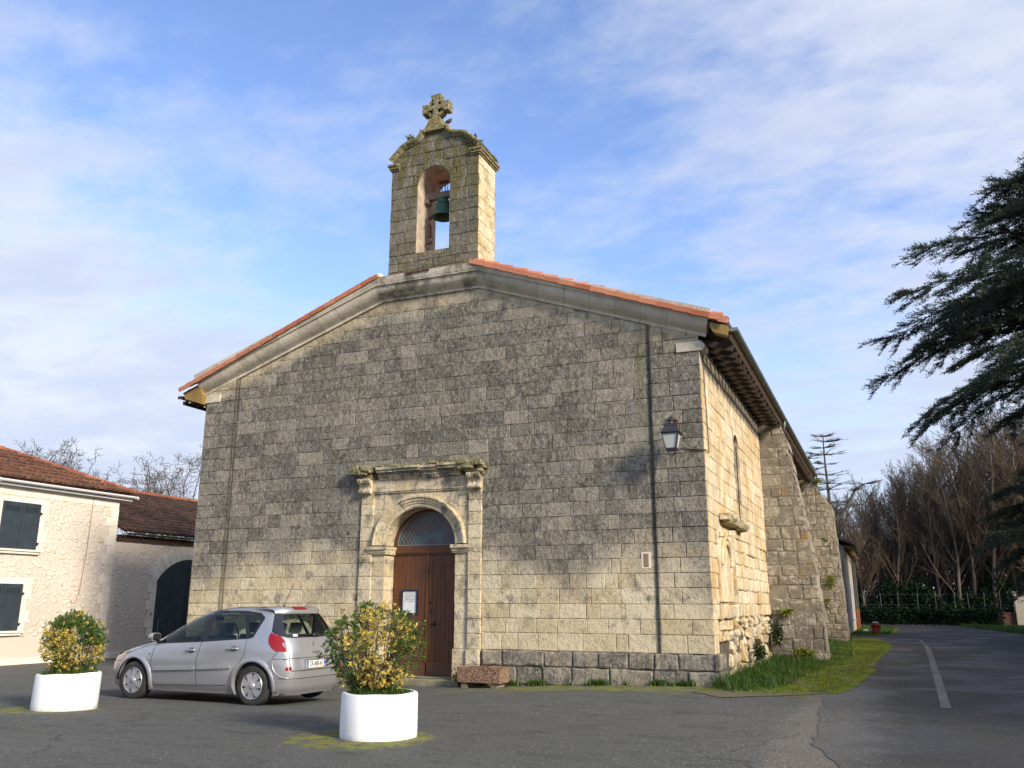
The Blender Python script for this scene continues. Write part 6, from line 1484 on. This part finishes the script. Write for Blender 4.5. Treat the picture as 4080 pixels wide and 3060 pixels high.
for (A, B, n) in (((HRX, 10, HRZ+.03), (HRX, 20.05, HRZ+.03), 30), ((HRX, 20.05, HRZ+.03), (HX+.2, 22.98, 5.36), 12)):
    A, B = Vector(A), Vector(B)
    for k in range(n):
        p0, p1 = A.lerp(B, k/n), A.lerp(B, (k+1.15)/n); d = (p1-p0).normalized(); s_ = d.cross(Vector((0, 0, 1))).normalized(); uu = s_.cross(d)
        vs = [P+s_*(rd*math.cos(an))+uu*(rd*math.sin(an)) for P, rd in ((p0, .10), (p1, .12)) for an in [math.pi*q_/5 for q_ in range(6)]]
        q.quads(vs, [(q_, q_+1, 7+q_, 6+q_) for q_ in range(5)]+[tuple(range(6))], 0, (rng.random(), 0, 0))
obj('ridge_tile_row', q, M['ridgetile'], house, fix=False)
def half_gutter(mb, x, z, y0, y1, rr_=.075):
    pr_ = [(rr_*math.cos(a), rr_*math.sin(a)) for a in [math.pi+math.pi*i/8 for i in range(9)]]; ring = pr_+[(p*.88, v*.88) for p, v in reversed(pr_)]
    mb.prism(ring, lambda u, v, d: Vector((x+u, d, z+v+(0.02*(d-y0)/(y1-y0)))), y0, y1)
q = MB(); half_gutter(q, HX+.29, 5.20, 10.0, 23.05, .08); q.box(HX+.0, HX+.20, 10.0, 22.95, 5.06, 5.12); q.box(HX+.20, HX+.37, 23.05, 23.07, 5.13, 5.22); obj('gutter', q, M['whitepvc'], house, fix=False)
q = MB(); q.tube([(HX+.04, 21.45, 5.05), (HX+.035, 21.42, 3.2), (HX+.035, 21.32, 1.95), (HX+.035, 21.22, 1.62), (HX+.035, 21.10, 1.58), (HX+.035, 21.04, 1.70)], .007, 6); tag(obj('hooked_rod', q, M['slat']), 'thin hooked cable hanging down the farmhouse wall from its gutter', 'cable')

barn = thing('barn', (HX-3, 25.5, -0.2), 'low pale stone barn with dark tiled roof and arched blue door beside the church', 'barn')
q = MB(); q.box(HX-6, HX-.01, 22.6, 32.0, -0.4, 3.72); obj('wall', q, M['rubble'], barn, fix=False)
BD0, BD1 = 24.66, 27.8; BC_ = (BD0+BD1)/2
q = MB(); z_ = .45; k = 0
while z_ < 2.7: e = .38 if k % 2 else .24; q.box(HX-.03, HX+.016, BD0-e, BD0+.0, z_+.004, z_+.30); q.box(HX-.03, HX+.016, BD1, BD1+e, z_+.004, z_+.30); z_ += .305; k += 1
na = 13
for k in range(na):
    a0 = math.pi*(1-k/na); a1 = math.pi*(1-(k+1)/na)
    def ap(a, r_): t = (a-math.pi/2)/(math.pi/2); th = t*R(54); Rr = 1.94; return (BC_-(Rr+r_)*math.sin(th), 3.20-Rr+(Rr+r_)*math.cos(th))
    P_ = [ap(a0-.008, 0), ap(a0-.008, .52), ap(a1+.008, .52), ap(a1+.008, 0)]; q.prism(P_, lambda u, v, d: H_f(u, v, d), -.03, .018)
obj('dressed_stone', q, M['dressed'], barn, bev=0.005)
q = MB(); n = 14; wd = (BD1-BD0)/n
for k in range(n):
    u0, u1 = BD0+k*wd, BD0+(k+1)*wd
    def zt(u): return 3.20-1.94+math.sqrt(max(0, 1.94**2-(u-BC_)**2))
    q.prism([(u0+.004, -.15), (u1-.004, -.15), (u1-.004, zt(u1)), (u0+.004, zt(u0))], H_f, -.02, .005+.004*(k % 2))
q.box(HX+.012, HX+.03, 26.15, 28, .9, 1.0); q.box(HX+.011, HX+.022, 26.15, 26.165, .95, 3.1)
obj('barn_door', q, M['barndoor'], barn)
q = MB(); q.tube([H_f(24.95+.10*math.cos(a)-.0, .95+.10*math.sin(a), .06) for a in [math.pi*i/8 for i in range(9)]]+[H_f(24.85, .62, .05)], .012, 6); obj('door_hook', q, M['zinc'], barn)
q = MB(); q.tube([H_f(24.50+.05*math.cos(a), 1.22+.05*math.sin(a), .04) for a in [2*math.pi*i/12 for i in range(13)]], .008, 6); obj('wall_ring', q, M['rust'], barn)
q = MB(); corr_roof(q, (HX+.2, 22.75, 4.02), (HX+.2, 32.0, 4.02), (HX-4.4, 22.75, 6.05), (HX-4.4, 32.0, 6.05), .21, .085, 14); obj('roof', q, M['barntile'], barn, fix=False)
q = MB()
for k in range(30):
    p0 = Vector((HX-4.4, 22.6+k*.32, 6.08)); vs = [Vector((p0.x+rd*math.cos(an), yy, p0.z+rd*math.sin(an))) for yy, rd in ((p0.y, .10), (p0.y+.37, .12)) for an in [math.pi*q_/5 for q_ in range(6)]]
    q.quads(vs, [(q_, q_+1, 7+q_, 6+q_) for q_ in range(5)]+[tuple(range(6))], 0, (rng.random(), 0, 0))
obj('ridge_tile_row', q, M['ridgetile'], barn, fix=False)
q = MB(); half_gutter(q, HX+.26, 3.97, 22.85, 32, .065); obj('gutter', q, M['darkzinc'], barn, fix=False)
q = MB(); q.box(HX-.0, HX+.17, 22.6, 32, 3.86, 3.90); q.box(HX, HX+.10, 22.6, 32, 3.72, 3.80, 1); yk = 22.62
while yk < 32: q.box(HX+.0, HX+.14, yk, yk+.10, 3.80, 3.86, 1); yk += .2
obj('eaves_tile_course', q, [M['rafter'], M['oldtile']], barn)

# ------------------------------------------------------------------ low building behind the buttresses
lb = thing('outbuilding', (-5, 60, 0), 'low pale rendered outbuilding with white window frames behind the church buttresses', 'outbuilding')
q = MB(); q.box(-8, -2.05, 54, 68, -.2, 4.25, 1); q.box(-2.06, -2.0, 54.02, 68, -.2, 4.25, 0); q.prism([(-8, 4.25), (-2.0, 4.25), (-2.0, 4.9), (-8, 7.0)], lambda u, v, d: Vector((u, d, v)), 54, 68, 1); obj('wall', q, [M['render'], M['render_dark']], lb, fix=False)
q = MB(); q.prism([(-8, 7.1), (-1.55, 4.98), (-1.55, 5.12), (-8, 7.24)], lambda u, v, d: Vector((u, d, v)), 53.6, 68.4); obj('roof', q, simple('brown_sheet_roof', (0.09, 0.05, 0.045), .7, noise=.3), lb, fix=False)
q = MB(); k = 54.2
while k < 68: q.bar((-2.0, k, 4.86), (-1.6, k, 4.78), .10, .12); k += .45
obj('rafter_row', q, M['slat'], lb)
q = MB(); half_gutter(q, -1.50, 5.02, 53.8, 68.4, .09); obj('gutter', q, M['darkzinc'], lb, fix=False)
for y0 in (56.0, 59.6):
    q = MB(); q.box(-2.0, -1.93, y0, y0+.12, .75, 2.65); q.box(-2.0, -1.93, y0+1.0, y0+1.12, .75, 2.65); q.box(-2.0, -1.93, y0, y0+1.12, 2.65, 2.78); q.box(-2.02, -1.88, y0-.05, y0+1.17, .66, .75); q.box(-2.0, -1.90, y0-.1, y0+.2, 2.35, 2.8)
    wf = obj('window_frame', q, M['white'], lb); q = MB(); q.box(-1.999, -1.97, y0+.12, y0+1.0, .75, 2.65); obj('pane', q, M['leadglass'], wf)
for y0 in (63.5, 67.6):
    q = MB(); q.tube([(-1.5, y0, 4.95), (-1.75, y0, 4.6), (-1.9, y0, 4.5), (-1.9, y0, 1.3)], .07, 8); q.tube([(-1.9, y0, 1.3), (-1.9, y0, 0)], .075, 8, 1); obj('downpipe', q, [M['darkzinc'], simple('rust_pipe', (.22, .06, .025), .8)], lb)
q = MB(); O_ = Vector((-0.72, 55.5, 0)); q.lathe([(.0, .0), (.30, .0), (.32, .06), (.22, .10), (.20, .40), (.25, .44), (.25, .50), (.18, .58), (.08, .64), (0, .66)], O_, k=20)
q.lathe([(0, -.26), (.08, -.26), (.09, .26), (0, .26)], O_+Vector((0, 0, .34)), axis='X', k=14)
q.lathe([(.0, .0), (.16, 0), (.16, .05), (.0, .07)], O_+Vector((0, 0, .60)), k=16, m=1); ht = thing('hydrant', O_, 'small red hydrant with a white top on the grass by the road', 'hydrant'); obj('hydrant_body', q, [M['red'], M['white']], ht, smooth=False, autos=.6)
for i, (sx, sy) in enumerate(((-1.35, 58.6), (-.85, 60.5))): q = MB(); rock(q, (sx, sy, .06), .17, .15, .09, 0, i); tag(obj('stone', q, M['dressed']), ['pale stone lying in the grass left of the hydrant', 'pale stone lying in the grass behind the hydrant'][i], 'stone')

# ------------------------------------------------------------------ verge grass and weeds at the wall
def pts_in(poly, n):
    xs = [p[0] for p in poly]; ys = [p[1] for p in poly]; o = []
    while len(o) < n:
        p = (nr.uniform(min(xs), max(xs)), nr.uniform(min(ys), max(ys)))
        if inside(p, poly): o.append(p)
    return np.array(o)
tall = [(-3.35, 18.2), (-2.9, 17.4), (-2.3, 17.8), (-1.95, 19.5), (-1.9, 22), (-1.5, 26), (-1.1, 30), (-1.25, 33), (-1.5, 40), (-1.9, 53), (-3.3, 53), (-3.3, 29.6), (-1.7, 29.4), (-1.75, 28.2), (-3.2, 28.1)]
p = pts_in(tall, 30000); h = nr.uniform(.04, .25, len(p))**1.1*np.clip(1.45-np.abs(p[:, 0]+3.1)*.75, .35, 1.3)*(.6+.8*(np.sin(p[:, 0]*5+p[:, 1]*2.3)*.5+.5))
blades('tall_grass', 'long green grass growing along the foot of the side wall and buttresses', np.stack([p[:, 0], p[:, 1], np.zeros(len(p))], 1), h, .55, .007, yellow=.04)
vp = [(-2.9, 17.0), (-2.1, 17.2), (-1.5, 17.8), (-1.0, 18.4), (-0.7, 21.5), (-0.55, 27.7), (-0.25, 34), (-0.2, 42), (-1.5, 47), (-3.2, 47), (-3.2, 30), (-1.8, 30), (-1.7, 28), (-3.2, 28)]
p = pts_in(vp, 26000); m_ = np.sin(p[:, 0]*3.1+1)*np.sin(p[:, 1]*1.3+p[:, 0])+nr.normal(0, .5, len(p)) > -.35; p = p[m_]
blades('short_grass', 'short mossy grass of the verge between the church and the road', np.stack([p[:, 0], p[:, 1], np.full(len(p), .015)], 1), nr.uniform(.02, .055, len(p)), .7, .006, yellow=.6)
xs_ = nr.uniform(-8.9, -3.0, 3800); cl = np.sin(xs_*4.1)+np.sin(xs_*9.7+1)+nr.normal(0, .5, len(xs_)) > .55; xs_ = xs_[cl]; ys_ = 18.40-np.abs(nr.normal(0, .07, len(xs_)))
blades('wall_weeds', 'small green weeds and grass tufts along the foot of the facade', np.stack([xs_, ys_, np.array([gz(a, b) for a, b in zip(xs_, ys_)])], 1), nr.uniform(.04, .16, len(xs_)), .6, .010)
def tuft(cx, cy, cz, n, s, name, label, mat='ivyleaf', cat='plant', flat=0.0, seed=1):
    g = np.random.default_rng(seed); u = unit(g.normal(size=(n, 3))); c = np.array([cx, cy, cz])+u*g.uniform(.1, 1, (n, 1))*np.array(s); v, f = leaf_quads(c, unit(u+g.normal(0, .6, (n, 3))), g.uniform(.05, .11, n), g.uniform(.03, .07, n))
    return tag(np_mesh(name, v, f, M[mat], None, np.stack([g.uniform(0, 1, n), g.uniform(0, .35, n), np.zeros(n)], 1)), label, cat)
tuft(-3.12, 27.9, .75, 420, (.16, .22, .42), 'ivy', 'dark green ivy in the corner between side wall and first buttress', seed=2)
tuft(-2.85, 28.2, 1.38, 160, (.28, .08, .10), 'weed', 'green weed rooted in the face of the first buttress', 'shrubleaf', seed=3)
tuft(-3.15, 23.9, .42, 220, (.15, .45, .22), 'weed', 'weed growing among the eroded stones at the foot of the side wall', 'ivyleaf', seed=4)
tuft(-2.4, 27.9, .22, 520, (.38, .28, .16), 'burdock', 'clump of broad dark leaves on the grass at the foot of the first buttress', 'shrubleaf', seed=5)
tuft(-2.2, 41.9, 2.6, 260, (.22, .08, .35), 'moss_clump', 'bright green moss clump on the face of the second buttress', 'shrubleaf', seed=6)
tuft(-2.45, 42.0, 1.7, 160, (.10, .08, .30), 'moss_clump', 'lower moss clump on the face of the second buttress', 'shrubleaf', seed=7)
tuft(-2.4, 42.0, 7.1, 240, (.35, .12, .14), 'moss_clump', 'moss and ferns on the sloping top of the second buttress', 'shrubleaf', seed=8)
tuft(-8.95, 18.30, -.02, 160, (.14, .10, .12), 'weed', 'green weed between the doorstep and the brown trough', 'shrubleaf', seed=9)
for i, (a, b, c) in enumerate(((-10.82, TY0-.05, 13.93), (-9.35, TY0+.4, 13.86), (-9.0, TY0+.5, 13.70), (-8.75, TY1-.3, 13.28))):
    tuft(a, b, c, 70, (.10, .10, .05), 'weed', ['weed on the left curve of the bell gable coping', 'weed on the right curve of the bell gable coping, the upper one', 'weed on the right curve of the bell gable coping, the lower one', 'weed on the right side string of the bell gable'][i], 'shrubleaf', seed=20+i)

# ------------------------------------------------------------------ bare trees
def grow(seed, H, spread, r0, levels, nb, upness=0.55, start=0.25, wig=0.10, sub=0.62, rm=.012):
    g = np.random.default_rng(seed); segs = [[], []]
    def branch(p, d, L, r_, lvl):
        K = 5 if lvl < 2 else 3; pts = [p]; dd = d.copy()
        for k in range(K):
            dd = unit(dd+g.normal(0, wig*(1+.5*lvl), 3)+np.array([0, 0, .06*(lvl > 0)])); pts.append(pts[-1]+dd*L/K)
        for k in range(K): segs[0 if lvl == 0 else 1].append([*pts[k], *pts[k+1], max(rm, r_*(1-k/K*(.75 if lvl else .72))), max(rm*.75, r_*(1-(k+1)/K*(.75 if lvl else .72)))])
        if lvl >= levels: return
        n = nb[lvl]
        for i in range(n):
            t = start+(1-start)*(i+g.uniform(0, 1))/n if lvl == 0 else .15+.85*(i+g.uniform(0, 1))/n
            x = t*K; k = min(K-1, int(x)); b = pts[k]+(pts[k+1]-pts[k])*(x-k); ax = unit(pts[k+1]-pts[k]); o = unit(np.cross(ax, g.normal(size=3)))
            up = upness+g.uniform(-.15, .15); nd = unit(ax*up+o*spread+np.array([0, 0, .12])); branch(b, nd, L*(sub*(1.15-t*.7) if lvl == 0 else sub*(1.1-.5*t)), r_*(1-.7*t)*.48, lvl+1)
    branch(np.zeros(3), unit(np.array([g.normal(0, .04), g.normal(0, .04), 1.])), H, r0, 0)
    return segs
def tree_obj(name, segs, loc, label, cat, group, m1, m2, k1=7, k2=3):
    T = thing(name, loc, label, cat, group)
    v, f = tubes(segs[0], k1); a = np_mesh('trunk', v, f, m1, T, None, True); v, f = tubes(segs[1], k2); b = np_mesh('crown', v, f, m2, T); return T
woodvar = []
for i in range(7):
    sg_ = grow(100+i, 13.0, .62, .15, 3, [26, 9, 5], .80, .12, .05, .40); woodvar.append(sg_)
slots = []
g = np.random.default_rng(5)
for row, (Y0, n, x0, x1) in enumerate(((84, 20, -6, 18), (88, 22, -7, 20), (93, 22, -8, 22), (99, 22, -10, 24), (106, 22, -12, 26))):
    for i in range(n): slots.append((x0+(x1-x0)*(i+g.uniform(.1, .9))/n, Y0+g.uniform(-1.8, 1.8)))
hmax = [max(q_[5] for q_ in sg_[1]) for sg_ in woodvar]
protos = {}
for i, (x, y) in enumerate(slots):
    v_ = i % 7
    top = (float(np.interp(x*85/y, [-5, -2.4, 1, 4.6, 8, 12], [11.6, 12.6, 14.2, 16.2, 18.3, 20.2]))-1.6)*y/85+1.6
    Hs = top/hmax[v_]*g.uniform(.80, 1.0)
    if v_ not in protos: T = tree_obj('bare_tree', woodvar[v_], (x, y, 0.2), 'tall thin bare tree among many in the wood behind the wire fence', 'bare tree', 'bare trees of the wood behind the fence', M['barebark'], M['baretwig']); protos[v_] = T
    else: T = copy_tree(protos[v_])
    T.location = (x, y, 0.2); T.rotation_euler = (0, 0, g.uniform(0, 6.28)); T.scale = (Hs*g.uniform(.85, 1.15),)*2+(Hs,)
# undergrowth and evergreen mass under the wood
n = 60000; x = nr.uniform(-14, 30, n); hh = 3.0+.9*np.sin(x*.9)+.5*np.sin(x*2.3+1); y = 81.5-np.clip(x, 0, 30)*.05+nr.uniform(-1, 4.5, n)
z = .3+nr.uniform(0, 1, n)**.8*hh*(1-.12*np.abs(y-82)); u = unit(nr.normal(size=(n, 3))); L = nr.uniform(.12, .34, n); v, f = leaf_quads(np.stack([x, y+1.5, z], 1), u, L, L*.6)
tag(np_mesh('undergrowth', v, f, M['ivyleaf'], None, np.stack([nr.uniform(0, 1, n), (nr.uniform(0, 1, n) < .06)*(np.abs(x-4.5) < 1.5)*.9, np.zeros(n)], 1)), 'dark evergreen undergrowth below the bare wood, behind the wire fence', 'undergrowth', kind='stuff')
n = 30000; x = nr.uniform(-40, 34, n); y = 80+nr.uniform(0, 45, n)+8; z = nr.uniform(0, 9, n)*(.4+.6*nr.uniform(0, 1, n)); u = unit(nr.normal(size=(n, 3))); L = nr.uniform(.3, .8, n); v, f = leaf_quads(np.stack([x, y+6, z], 1), u, L, L*.5)
tag(np_mesh('wood_floor', v, f, M['ivyleaf'], None, np.stack([nr.uniform(0, .6, n), np.zeros(n), np.zeros(n)], 1)), 'dark thicket inside the far wood seen between the trunks', 'thicket', kind='stuff')
# wire fence: posts, wires
fn = thing('wire_fence', (5, 80, .2), 'wire fence on thin pale posts along the far side of the road', 'fence')
fx = [(-12, 80.3), (-2.5, 80.2), (2.3, 79.6), (6.5, 78.0), (8.2, 76.6)]
def fpt(t):
    s = t*(len(fx)-1); k = min(len(fx)-2, int(s)); return (fx[k][0]+(fx[k+1][0]-fx[k][0])*(s-k), fx[k][1]+(fx[k+1][1]-fx[k][1])*(s-k))
for px_ in (-8, -5.6, -3.2, -1.6, -.4, .9, 2.33, 3.6, 5.0, 5.9, 6.9, 7.9):
    yy = float(np.interp(px_, [a for a, b in fx], [b for a, b in fx])); q = MB(); q.tube([(px_, yy, 0), (px_+nr.uniform(-.08, .08), yy, 2.55)], .025, 6); obj('post', q, simple('fence_post_grey', (.085, .09, .09), .8) if px_ == -8 else bpy.data.materials['fence_post_grey'], fn)
for zz_ in (.9, 1.6, 2.4):
    q = MB(); q.tube([(a, b, zz_) for a, b in fx], .008, 4); obj('wire', q, M['zinc'], fn)
q = MB(); n_ = 7000; x = nr.uniform(-12, 8.0, n_); yy = np.interp(x, [a for a, b in fx], [b for a, b in fx])-.3; L = nr.uniform(.12, .3, n_)
v, f = leaf_quads(np.stack([x, yy+nr.uniform(-.3, .3, n_), nr.uniform(.1, 1.35, n_)], 1), unit(nr.normal(size=(n_, 3))), L, L*.6)
tag(np_mesh('hedge', v, f, M['ivyleaf'], None, np.stack([nr.uniform(0, .7, n_), np.zeros(n_), np.zeros(n_)], 1)), 'low dark clipped hedge at the foot of the wire fence', 'hedge')
q = MB(); q.box(9.1, 9.95, 78.5, 79.3, -.2, 2.5); q.box(9.03, 10.02, 78.43, 79.37, 2.5, 2.62); tag(obj('gate_pillar', q, M['render'], bev=.02), 'pale rendered gate pillar at the right end of the fence', 'gate pillar')
q = MB(); q.box(7.9, 9.1, 78.7, 79.0, -.2, .95); q.box(7.85, 9.1, 78.66, 79.04, .95, 1.03); tag(obj('low_wall', q, simple('dark_brick', (.10, .05, .04), .9, noise=.4, nscale=6), bev=.01), 'low dark brick wall joining the gate pillar', 'wall')
# mound of verge grass along the far side
n = 26000; x = nr.uniform(-3, 11.5, n); ye = np.interp(x, [-3, 4.89, 6.23, 6.83, 9], [94.6, 80, 65, 57, 46]); y = ye+.2+nr.uniform(0, 1, n)*np.maximum(1.5, 78-ye); msk = y < 79.3; 
blades('roadside_grass', 'green roadside grass between the road bend and the wire fence', np.stack([x, y, np.full(n, -.02)], 1)[msk], nr.uniform(.06, .25, msk.sum()), .5, .02)
p = pts_in([(-2.0, 50.6), (0.0, 53.6), (0.4, 69), (-0.2, 75), (-1.9, 75)], 6000); blades('island_grass', 'short grass patch between the outbuilding and the road', np.stack([p[:, 0], p[:, 1], np.full(len(p), .015)], 1), nr.uniform(.03, .10, len(p)), .6, .012)

# bare lifeless cedar behind the church, flat tiers of branches
def dead_cedar():
    g = np.random.default_rng(12); segs = [[], []]; H = 17.5
    trunk = [np.array([0, 0, z]) + np.array([.15*math.sin(z*.3), 0, 0]) for z in np.linspace(0, H, 12)]
    for k in range(11): segs[0].append([*trunk[k], *trunk[k+1], .32*(1-k/11*.85), .32*(1-(k+1)/11*.85)])
    def limb(base, pts, r_):
        P = [np.array(base)]+[np.array(base)+np.array(p) for p in pts]
        for k in range(len(P)-1): segs[0].append([*P[k], *P[k+1], r_*(1-k/len(P)*.6), r_*(1-(k+1)/len(P)*.6)])
        return P
    ends = [limb((0, 0, 9.0), [(.8, 0, .5), (1.5, 0, 1.6), (2.3, .1, 3.0), (3.2, .1, 3.6)], .17), limb((0, 0, 9.2), [(-.6, .2, 1.0), (-1.1, .2, 3.0), (-1.2, .2, 5.0), (-1.7, .2, 6.2)], .16), limb((0, 0, 8.6), [(-1.2, -.2, .4), (-2.6, -.2, 1.0)], .12)]
    def tier(p, L, n):
        for i in range(n):
            a = g.uniform(0, 6.28); d = np.array([math.cos(a), math.sin(a)*.8, g.uniform(-.05, .22)]); q0 = np.array(p); r_ = .05
            for k in range(4):
                q1 = q0+d*L/4+np.array([0, 0, .02*k]); segs[1].append([*q0, *q1, r_*(1-k*.2), r_*(1-k*.2-.2)]); 
                for _ in range(3):
                    e = q1+np.array([d[0]*.4+g.normal(0, .28), d[1]*.4+g.normal(0, .28), g.uniform(-.04, .16)]); segs[1].append([*q1, *e, .022, .01])
                q0 = q1
    for z, L in ((17.4, .8), (16.9, 1.3), (16.3, 1.1), (15.6, 1.5), (14.7, .9), (13.6, 1.9), (12.8, 1.7), (12.2, 1.3), (10.9, 1.9), (10.2, 1.3)): tier((.15*math.sin(z*.3), 0, z), L, 8)
    for P in ends:
        for k in range(2, len(P)): tier(P[k], .9 if k < len(P)-1 else 1.2, 6)
    return segs
dc_ = tree_obj('dead_cedar', dead_cedar(), (-3.72, 80, 0.3), 'leafless cedar with flat tiers of twigs standing above the wood behind the church', 'tree', None, simple('dead_cedar_bark', (.085, .075, .065), .9), M['greytwig']); dc_.scale = (.9, .9, .9)
# bare gnarled trees behind the farmhouse
for i, (x, y, H, sd) in enumerate(((-38, 29.8, 8.3, 31), (-38, 32.2, 8.9, 32), (-37, 34.6, 8.5, 33), (-38, 37.2, 7.5, 35), (-39, 40.8, 6.4, 34))):
    sg_ = grow(sd, H, 1.05, .26, 4, [11, 6, 5, 4], .45, .35, .17, .60, .010)
    tree_obj('bare_tree', sg_, (x, y, 0), ['gnarled bare tree behind the farmhouse ridge, leftmost of its row', 'gnarled bare tree behind the end of the farmhouse ridge', 'tallest gnarled bare tree behind the hip of the farmhouse roof', 'gnarled bare tree rising behind the middle of the barn roof', 'small bare tree behind the barn close to the church corner'][i], 'bare tree', None, M['greytwig'], M['greytwig'], 7, 3)

# ------------------------------------------------------------------ the big cedar at the right edge
def cedar(loc, H, Rr, seed, label, zlow, dens=1.0, azr=None, nl=40, group=None, sc=1.0):
    g = np.random.default_rng(seed); T = thing('cedar', loc, label, 'cedar', group); wood = []; tw = []; base = np.array([0., 0, 0])
    K = 10
    for k in range(K): wood.append([0, 0, H*k/K, 0, 0, H*(k+1)/K, .75*(1-k/K*.85), .75*(1-(k+1)/K*.85)])
    cen = []; dr = []
    for i in range(nl):
        z0 = zlow+(H-zlow)*(i+g.uniform(0, .9))/nl; a = g.uniform(*azr) if azr else g.uniform(0, 2*math.pi)
        fr = (z0-zlow)/(H-zlow); L = Rr*float(np.interp(fr, [0, .25, .46, .68, .86, 1.0], [.80, 1.0, .90, .56, .22, .05]))*g.uniform(.72, 1.04)+.4; d = np.array([math.cos(a), math.sin(a), 0.]); rise = g.uniform(.06, .20); n = 14; P = [np.array([0, 0, z0])]
        side = np.array([-d[1], d[0], 0.]); bend = g.uniform(-.22, .22)
        for k in range(n):
            t = (k+1)/n; P.append(np.array([0, 0, z0])+d*L*t+g.normal(0, .05, 3)*L*.1+side*bend*L*t*t+np.array([0, 0, L*(rise*t-(.10+.22*(1-fr)**2)*t**2.6)]))
        for k in range(n): wood.append([*P[k], *P[k+1], .17*(1-k/n*.9)*(1-.5*fr), .17*(1-(k+1)/n*.9)*(1-.5*fr)])
        for k in range(3, n+1):
            t = k/n; dk = unit(P[k]-P[k-1])
            for s in (-1, 1):
                for _ in range(2):
                    l2 = (L*.20*(1-t)+1.15*sc)*g.uniform(.55, 1.25); dd = unit(dk*.85+side*s*g.uniform(.5, 1.0)+np.array([0, 0, g.uniform(-.05, .08)])); q0 = P[k]+dk*g.uniform(-.3, .3); m = 5
                    q = q0; prev = q0
                    for j in range(m):
                        u = (j+1)/m; q = q0+dd*l2*u+np.array([0, 0, -.24*l2*u*u]); tw.append([*prev, *q, .022*(1-u*.7), .022*(1-u*.85)])
                        # twiglets: short sprays bristling from the upper side and drooping at the ends
                        for __ in range(int(3*dens)):
                            e = unit(dd+side*g.normal(0, .7)+np.array([0, 0, g.normal(.05, .22)])); l3 = g.uniform(.18, .42)*sc; b = prev+(q-prev)*g.uniform(0, 1); tw.append([*b, *(b+e*l3), .010, .006])
                            for w_ in range(4): cen.append(b+e*l3*(.25+.25*w_)); dr.append(e)
                        prev = q
    v, f = tubes(wood, 7); np_mesh('trunk', v, f, M['cedarbark'], T); v, f = tubes(tw, 3); np_mesh('branches', v, f, M['cedarbark'], T)
    cen = np.array(cen); dr = np.array(dr); m = 3; C_ = np.repeat(cen, m, 0); D_ = unit(np.repeat(dr, m, 0)*1.0+g.normal(0, .62, (len(C_), 3))+np.array([0, 0, .12])); L = g.uniform(.055, .12, len(C_))*sc
    v, f = leaf_quads(C_+g.normal(0, .025, C_.shape), D_, L, L*.30)
    tone = np.clip(np.repeat(g.uniform(0, 1, len(cen)), m), 0, 1); yel = np.repeat((g.uniform(0, 1, len(cen)) < .10)*.6, m)
    np_mesh('foliage', v, f, M['cedarleaf'], T, np.stack([tone, yel, np.zeros(len(C_))], 1)); return T
cedar((14.3, 50.0, 0), 27.0, 13.3, 41, 'large dark cedar with drooping tiers at the right edge of the picture', 12.6, 1.5, (R(105), R(258)), 64, sc=1.32)
# lower, denser evergreen behind it at the very edge
cedar((10.9, 50.0, 0), 13.0, 5.4, 43, 'lower dark evergreen behind the big cedar at the right edge', 2.2, 1.3, (R(110), R(255)), 46)
# evergreens along the right side of the road, outside the frame: they throw the shade that lies over the road
def shade_tree(seed):
    g = np.random.default_rng(seed); T = thing('evergreen_tree', (0, 0, 0), 'bushy dark evergreen in the unseen rows shading the road from the right', 'evergreen tree', 'evergreens along the right side of the road')
    v, f = tubes([[0, 0, 0, 0, 0, 6.5, .22, .06]], 8); np_mesh('trunk', v, f, M['cedarbark'], T)
    n = 9000; u = unit(g.normal(size=(n, 3))); lump = 1+.16*np.sin(u[:, 0]*5+seed)*np.sin(u[:, 2]*6); c = u*np.array([2.6, 2.6, 4.1])*(lump*g.uniform(.35, 1, n)**.5)[:, None]+np.array([0, 0, 4.3])
    L = g.uniform(.18, .42, n); v, f = leaf_quads(c, unit(u+g.normal(0, .7, (n, 3))), L, L*.55); np_mesh('crown', v, f, M['ivyleaf'], T, np.stack([g.uniform(0, 1, n), np.zeros(n), np.zeros(n)], 1)); return T
st0 = shade_tree(3)
for i in range(15):
    T = st0 if i == 0 else copy_tree(st0); yy = 11.6+i*3.5+rng.uniform(-.5, .5)
    T.location = (13.6+rng.uniform(-.5, .5)+(.6 if i == 0 else 0)+max(0, i-12)*.9, yy, 0); T.rotation_euler = (0, 0, rng.uniform(0, 6)); k_ = rng.uniform(.90, 1.06); T.scale = (k_, k_, k_)
for i in range(10):  # second row, unseen: taller trees added to block sky light over the road
    T = copy_tree(st0); yy = 17+i*5.4+rng.uniform(-.8, .8); k_ = rng.uniform(1.45, 1.7)
    T.location = (24.5+rng.uniform(-.8, .8), yy, 0); T.rotation_euler = (0, 0, rng.uniform(0, 6)); T.scale = (k_, k_, k_)
